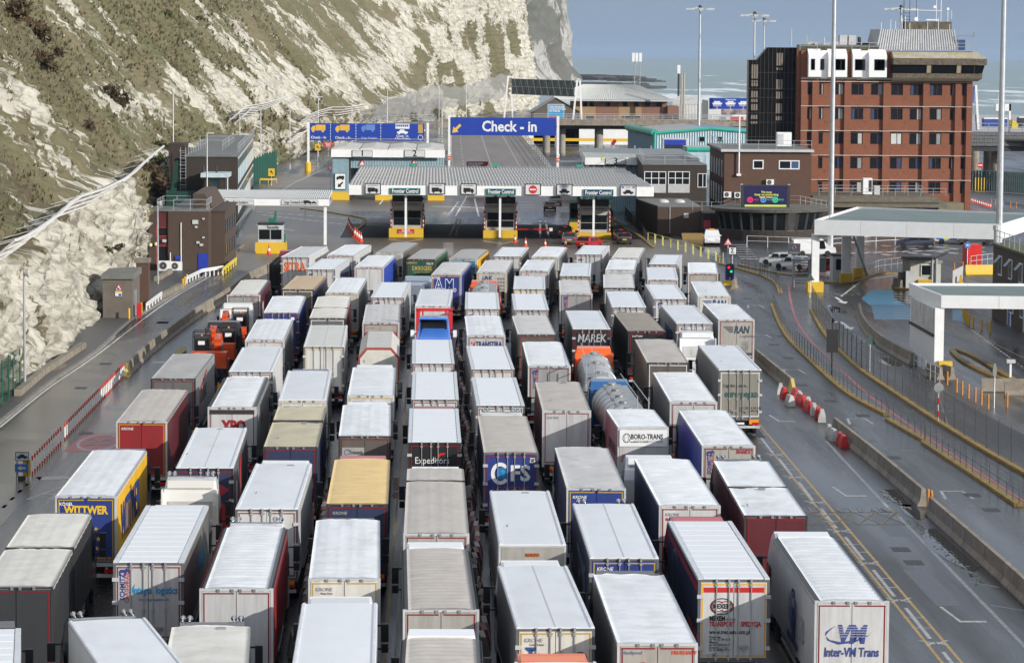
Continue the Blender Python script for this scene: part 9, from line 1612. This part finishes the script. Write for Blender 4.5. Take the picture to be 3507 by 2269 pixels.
p=G(3337,908);single('red_container',MB().box(p.x-.8,p.x+.8,p.y,p.y+3,0,2.2),mat((.62,.02,.015),.45),'bright red tall container beside the right brick block','container');single('red_case',MB().box(-.25,.25,-.2,.2,0,1.0).box(-.1,.1,-.1,.1,1.0,1.3),K['red'],'small red cabinet by the wire mesh fence','cabinet',loc=G(2737,1008));single('green_bin',MB().vprism([(-.9,.1),(.9,.1),(1.0,1.4),(-1.0,1.4)],-.5,.5).box(-1.05,1.05,-.55,.6,1.4,1.55),mat((.01,.10,.08),.5),'dark green wheeled bin at the corner of the railing','bin',loc=G(2226,822));single('barrier_box',MB().box(-.25,.25,-.25,.25,0,1.4).tube((.25,-.3,1.1),(2.2,-.3,1.05),.06,m=1),[mat((.01,.13,.07),.5),SIGNW],'green barrier machine at the right edge','barrier',loc=G(3478,1385))
t=Thing('turnstile_booth','small grey kiosk beside the canopy post','kiosk',G(2862,965));p=G(2862,965);t.part('wall',MB().box(p.x-.3,p.x+1.5,p.y,p.y+2.4,0,2.6),K['lgrey']);t.part('window',MB().box(p.x,p.x+.7,p.y-.04,p.y,1.2,2.3),K['glass']);t.part('roof',MB().box(p.x-.4,p.x+1.6,p.y-.1,p.y+2.5,2.6,2.75),K['dark'])
p=G(2788,985);t=Thing('turnstile','dark full-height turnstile gate beside the white cars','turnstile',p);t.part('frame',MB().box(p.x-2.0,p.x-1.9,p.y,p.y+1.2,0,2.7).box(p.x-.5,p.x-.4,p.y,p.y+1.2,0,2.7).box(p.x-2.0,p.x-.4,p.y,p.y+1.2,2.6,2.75),K['grey'])
for k in range(8):t.part('bar',MB().tube((p.x-1.9,p.y+.6,.4+k*.28),(p.x-.5,p.y+.6,.4+k*.28),.03),K['dark'])
t.part('cabinet',MB().box(p.x-.3,p.x+1.2,p.y+.4,p.y+1.2,1.5,2.9),mat((.10,.13,.13),.5));single('yellow_case',MB().profile([(-.5,0,.5),(.5,0,.5),(.6,.9,.6),(-.4,.9,.6)]),YEL,'tilted yellow grit box at the kerb by the mesh fence','bin',loc=G(2762,1066));single('dropped_tyre',MB().lathe([(.3,0),(.62,.02),(.65,.2),(.62,.38),(.3,.4)],16).box(.9,1.9,-.4,.4,0,.25),K['rubber'],'black rubber block lying on the wet lane by the barrier','debris',loc=G(2940,1592))
p=G(3460,1298);t=Thing('card_reader','white card reader post on the small traffic island','post',p);t.part('post',MB().box(p.x-.07,p.x+.07,p.y-.07,p.y+.07,.15,1.15),K['white']);t.part('reader',MB().box(p.x-.3,p.x+.3,p.y-.2,p.y+.2,1.15,1.4),K['lgrey'])
# ---------------------------------------------------------------- right-hand background: raised road with lorries
t=deck('flyover','curved raised road behind the tower at the right edge',[(72,640),(90,590),(120,575)],12,7.2,1.6);tb=MB();
for px,D in ((3338,600),(3383,590),(3410,580)):p=Wp(px,560,D);t.part('pier',MB().lathe([(.9,0),(.9,6)],14,(p.x,D,0)),K['conc'])
a,c,d0,d1=rect(3326,452,3560,500,575);n_=26
for j in range(4):
    for i in range(n_):xa=a+(c-a)*i/n_;za=d0+(d1-d0)*j/4;t.put('slate_panel',bpy.data.meshes.get('slate_panel') or MB().box(0,(c-a)/n_*.93,0,.2,0,(d1-d0)/4*.9).mesh('slate_panel',mat((.13,.135,.14),.6,var=.3)),(xa,574.6-j*.12,za))
t.part('back_wall',MB().box(a,c,575,575.4,d0-1,d1),K['dark'])
railing('bridge_railing','railing on top of the raised road at the right edge',[(a,574.8,d1),(c,574.8,d1)],1.6,(1,.6,.3),3,r=.06,group=None)
t=Thing('passing_lorry','blue trailer lorry on the raised road at the right edge','lorry',(Wp(3420,430,600).x,600,d1));x0,x1,z0,z1=rect(3370,408,3450,436,600);t.part('trailer',MB().box(x0,x1,600,602.5,z0,z1),mat((.03,.07,.28),.45));t.part('roof',MB().box(x0,x1,599.9,602.6,z1,z1+.25),K['white']);x0,x1,z0,z1=rect(3465,410,3487,440,600);t.part('cab',MB().vprism([(x0,z0),(x1,z0),(x1,z0+.9),(x1-.4,z1-.5),(x0+.2,z1)],600,602.4),mat((.75,.55,.02),.35))
x0,x1,z0,z1=rect(3490,404,3620,438,606);single('lorry_trailer',MB().box(x0,x1,606,608.5,z0,z1).box(x0,x1,605.9,608.6,z1,z1+.2,1),[mat((.03,.035,.05),.5),K['white']],'dark trailer with white roof on the raised road at the right edge','trailer');x0,x1,z0,z1=rect(3328,394,3620,404,640);single('ferry_trailer_row',MB().box(x0,x1,640,643,z0-3,z1),mat((.35,.36,.40),.5),'long pale trailer roof line in front of the sea','trailer')
x0,x1,z0,z1=rect(3327,296,3337,352,640);single('blue_sign_edge',MB().box(x0,x1,640,641,z0,z1),mat((.04,.16,.50),.45),'blue sign seen edge-on right of the tower','sign');p,q_=Wp(3342,292,640),Wp(3350,445,640);single('leaning_post',MB().bar(p,q_,.45,.45),K['white'],'white leaning gantry post right of the tower','post');x0,x1,z0,z1=rect(3420,356,3462,440,610);b=MB();b.box(x0,x0+.4,610,610.4,6,z1).box(x1-.4,x1,610,610.4,6,z1).box(x0-.6,x1,610,611,z1-1.4,z1);single('gantry_frame',b,K['white'],'white square gantry frame at the right edge before the sea','gantry');p=G(3358,650);single('yellow_block',MB().box(p.x-1,p.x+1,p.y,p.y+2,0,2.0),YEL,'yellow concrete block under the raised road on the right','block');p=G(3355,650);single('no_entry_post',MB().disc(p.x,4.2,.5,p.y-.1,18).tube((p.x,p.y,2),(p.x,p.y,4.4),.06,m=1).box(p.x-.35,p.x+.35,p.y-.12,p.y-.1,4.1,4.3,1),[K['red'],SIGNW],'no-entry disc above the yellow block on the right','sign')
# ---------------------------------------------------------------- cars and vans
CW_=MB().lathe([(.2,-.1),(.31,-.1),(.33,-.05),(.33,.05),(.31,.1),(.2,.1)],14,axis='x',m=0).lathe([(.02,-.09),(.2,-.09),(.2,.09),(.02,.09)],10,axis='x',m=1).mesh('wheel',[K['rubber'],K['galv']])
def car(px,py,hd,rgb,lab,kind='saloon',s=1.,lights=True,cat='car',loc=None):
    p=loc or G(px,py);t=Thing('car' if kind != 'van' else 'van',lab,cat,p,R(hd),'cars and vans',world=False);m=mat(rgb,.25,.1,.04,1,coat=.5)
    if kind == 'van':L_,H_,W_=4.9,1.95,.98;pr=[(-2.45,.3,.93),(-2.47,.9,.97),(-2.4,1.85,.9),(-2.2,H_,.86),(.9,H_,.86),(1.55,1.25,.93),(2.35,1.0,.93),(2.45,.55,.9),(2.4,.3,.9)];rw=[(-2.47,1.15),(-2.41,1.75)];ws=[(.95,1.88),(1.5,1.3)];sw=[(.2,1.2,.85,1.8)]
    elif kind == 'mpv':L_,H_,W_=4.5,1.65,.9;pr=[(-2.2,.3,.88),(-2.25,.8,.92),(-2.1,1.1,.9),(-1.8,1.6,.74),(-1.2,H_,.72),(.4,1.62,.72),(1.3,1.05,.88),(2.1,.85,.88),(2.25,.55,.86),(2.2,.3,.86)];rw=[(-2.09,1.12),(-1.84,1.52)];ws=[(.45,1.58),(1.25,1.08)];sw=[(-1.7,-.5,1.0,1.5),(-.4,.7,1.0,1.5)]
    elif kind == 'hatch':L_,H_,W_=4.0,1.45,.86;pr=[(-1.95,.3,.84),(-2.0,.75,.87),(-1.9,.95,.86),(-1.5,1.4,.70),(-.8,H_,.68),(.3,1.4,.68),(1.0,.95,.84),(1.85,.8,.84),(2.0,.5,.82),(1.95,.3,.82)];rw=[(-1.88,.98),(-1.53,1.36)];ws=[(.35,1.37),(.97,.98)];sw=[(-1.4,-.4,.92,1.3),(-.3,.55,.92,1.3)]
    else:L_,H_,W_=4.7,1.42,.9;pr=[(-2.3,.3,.87),(-2.35,.7,.9),(-2.25,.95,.88),(-1.6,1.0,.86),(-1.0,1.38,.70),(-.3,H_,.69),(.4,1.38,.69),(1.2,.95,.87),(2.2,.78,.87),(2.35,.5,.85),(2.3,.3,.85)];rw=[(-1.58,1.02),(-1.03,1.35)];ws=[(.45,1.35),(1.17,.98)];sw=[(-1.3,-.4,.95,1.3),(-.3,.7,.95,1.3)]
    t.part('body',MB().profile(pr),m)
    def hw(z):return float(np.interp(z,[.9,H_-.05],[.86 if kind != 'van' else .95,.72 if kind != 'van' else .88]))
    def quad(a,c,o):n=Vector((0,c[1]-a[1],a[0]-c[0])).normalized()*o;return [(-hw(a[1])*.9,a[0]+n.y,a[1]+n.z),(hw(a[1])*.9,a[0]+n.y,a[1]+n.z),(hw(c[1])*.88,c[0]+n.y,c[1]+n.z),(-hw(c[1])*.88,c[0]+n.y,c[1]+n.z)]
    t.part('rear_window',MB().add(quad(*rw,-.015),[(0,1,2,3)]),K['cabglass']);t.part('windscreen',MB().add(quad(*ws,.015),[(0,1,2,3)]),K['cabglass'])
    for s_ in (-1,1):
        for y0,y1,z0,z1 in sw:a=MB();a.add([(s_*(hw(z0)+.035),y0,z0),(s_*(hw(z0)+.035),y1,z0),(s_*(hw(z1)+.03),y1-.12,z1),(s_*(hw(z1)+.03),y0+.12,z1)],[(0,1,2,3)]);t.part('side_window',a,K['cabglass'])
        for y_ in (-L_*.29,L_*.3):t.put('wheel',CW_,(s_*(W_-.1),y_,.33))
        a=MB();zl=.8 if kind != 'van' else 1.0;a.box(s_*.7-.1,s_*.7+.1,pr[1][0]-.02,pr[1][0]+.08,zl-.06,zl+.05);t.part('tail_light',a,mat((.75,.02,.02),.3,emit=.25) if lights else K['redlamp']);a=MB();a.box(s_*.62-.16,s_*.62+.16,L_/2-.12,L_/2+.0,.62,.76);t.part('headlight',a,mat((.7,.72,.74),.15));a=MB();a.box(s_*(W_+.06)-.08,s_*(W_+.06)+.08,ws[1][0]-.25,ws[1][0]-.15,1.0,1.14);t.part('mirror',a,m)
    t.part('number_plate',MB().box(-.26,.26,-L_/2-.045,-L_/2+.05,.55,.67),mat((.72,.52,.05),.4));t.part('front_plate',MB().box(-.26,.26,L_/2-.05,L_/2+.02,.42,.53),SIGNW)
    if lights:t.part('brake_light',MB().box(-.2,.2,rw[1][0]-.06,rw[1][0],rw[1][1]-.02,rw[1][1]+.04),mat((.75,.02,.02),.3,emit=.25))
    if s != 1:t.e.scale=(s,)*3
    return t
for a in ((1883,722,-2,(.035,.035,.037),'dark saloon car driving away in the middle of the frontier lane'),(1902,702,-1,(.14,.135,.13),'grey people carrier driving away furthest from the viewer','mpv'),(1936,812,-3,(.02,.02,.022),'black car waiting behind the grey saloon at the right booth','hatch'),(1951,835,-4,(.10,.10,.105),'grey saloon car with yellow plate left of the red car'),(2018,850,-28,(.42,.015,.02),'small red hatchback slanting behind the white lorries','hatch'),(2125,822,-2,(.03,.03,.032),'dark hatchback hidden behind another dark car on the right lane','hatch'),(2137,834,-2,(.05,.05,.055),'dark grey estate car waiting in the rightmost frontier lane','hatch')):car(*a)
car(2438,836,176,(.72,.72,.71),'small white van facing the viewer by the annex steps','mpv',lights=False,cat='van',s=1.05).part('roof_beacon',MB().box(-.3,.3,-.2,.0,1.65,1.78),K['amber']);car(2785,876,-86,(.75,.76,.77),'large white van parked side-on before the round pavilion','van',lights=False,cat='van');car(2668,908,62,(.72,.73,.73),'left white small car parked by the no-pedestrians sign','hatch',lights=False);car(2712,922,62,(.74,.75,.76),'right white small car parked by the no-pedestrians sign','hatch',lights=False);car(2825,936,100,(.35,.012,.02),'red estate car half hidden behind the canopy post','mpv',lights=False);car(3134,848,80,(.045,.05,.075),'dark blue people carrier parked under the large canopy','mpv',lights=False)
t=car(3262,832,85,(.65,.67,.68),'police car with blue and yellow squares under the large canopy','mpv',lights=False)
for i in range(5):t.part('livery_square',MB().box(-.94,-.90,-1.8+i*.75,-1.05+i*.75,.5,.85).box(.90,.94,-1.8+i*.75,-1.05+i*.75,.5,.85),(mat((.02,.10,.5),.4),mat((.65,.65,.05),.4))[i % 2])
car(3340,836,95,(.06,.06,.065),'dark car at the right end of the parked row','mpv',lights=False)
# attendant in a yellow jacket under the flyover
me=bpy.data.meshes.new('person');J=[(0,0,.95),(0,0,1.25),(0,0,1.45),(0,.02,1.56),(0,.03,1.68),(.2,0,1.42),(.26,.03,1.15),(.24,-.1,.92),(-.2,0,1.42),(-.26,.03,1.15),(-.24,-.08,.92),(.1,0,.9),(.11,-.02,.48),(.11,.03,.06),(.11,-.12,.04),(-.1,0,.9),(-.11,.02,.48),(-.11,.05,.06),(-.11,-.1,.04)]
E_=[(0,1),(1,2),(2,3),(3,4),(2,5),(5,6),(6,7),(2,8),(8,9),(9,10),(0,11),(11,12),(12,13),(13,14),(0,15),(15,16),(16,17),(17,18)];me.from_pydata(J,E_,[]);o=link('person',me);o.modifiers.new('skin','SKIN');o.modifiers.new('sub','SUBSURF').levels=1
for i,r_ in enumerate((.15,.17,.17,.06,.11,.08,.06,.045,.08,.06,.045,.1,.075,.05,.04,.1,.075,.05,.04)):me.skin_vertices[0].data[i].radius=(r_,r_)
me.skin_vertices[0].data[0].use_root=True;me.materials.append(mat((.50,.60,.06),.6));o.location=Wp(1881,520,716);o.location.z=0;tag(o,'person in a yellow jacket standing under the road bridge','person')
# litter floating in the gutter water
lt=MB();lr=random.Random(3)
for i in range(170):
    f=lr.random();p=(G(3150,1780).lerp(G(3400,2000),f) if i % 3 else G(3040,1680).lerp(G(3140,1745),f));x_,y_=p.x-.2-abs(lr.gauss(0,.25)),p.y+lr.gauss(0,.6);s_=.03+.06*lr.random();a_=lr.random()*6;lt.add([(x_+s_*math.cos(a_+k*1.57),y_+s_*1.6*math.sin(a_+k*1.57),.02+.02*(k % 2)) for k in range(4)],[(0,1,2,3)],i % 3)
tag(link('litter',lt.mesh('litter',[mat((.45,.42,.30),.7),mat((.10,.08,.05),.8),mat((.25,.30,.12),.7)])),kind='stuff')
# thin sea haze over everything
hz=MB();hz.box(-9500,22500,-60,45500,-7,125);o=link('haze',hz.mesh('haze',(lambda m:m)(bpy.data.materials.new('haze'))));hm=o.data.materials[0];hm.use_nodes=True;hm.node_tree.nodes.clear();ho=hm.node_tree.nodes.new('ShaderNodeOutputMaterial');hv=hm.node_tree.nodes.new('ShaderNodeVolumePrincipled');hv.inputs['Density'].default_value=.00003;hv.inputs['Color'].default_value=(.50,.66,.88,1);hm.node_tree.links.new(hv.outputs[0],ho.inputs['Volume']);tag(o,kind='stuff')
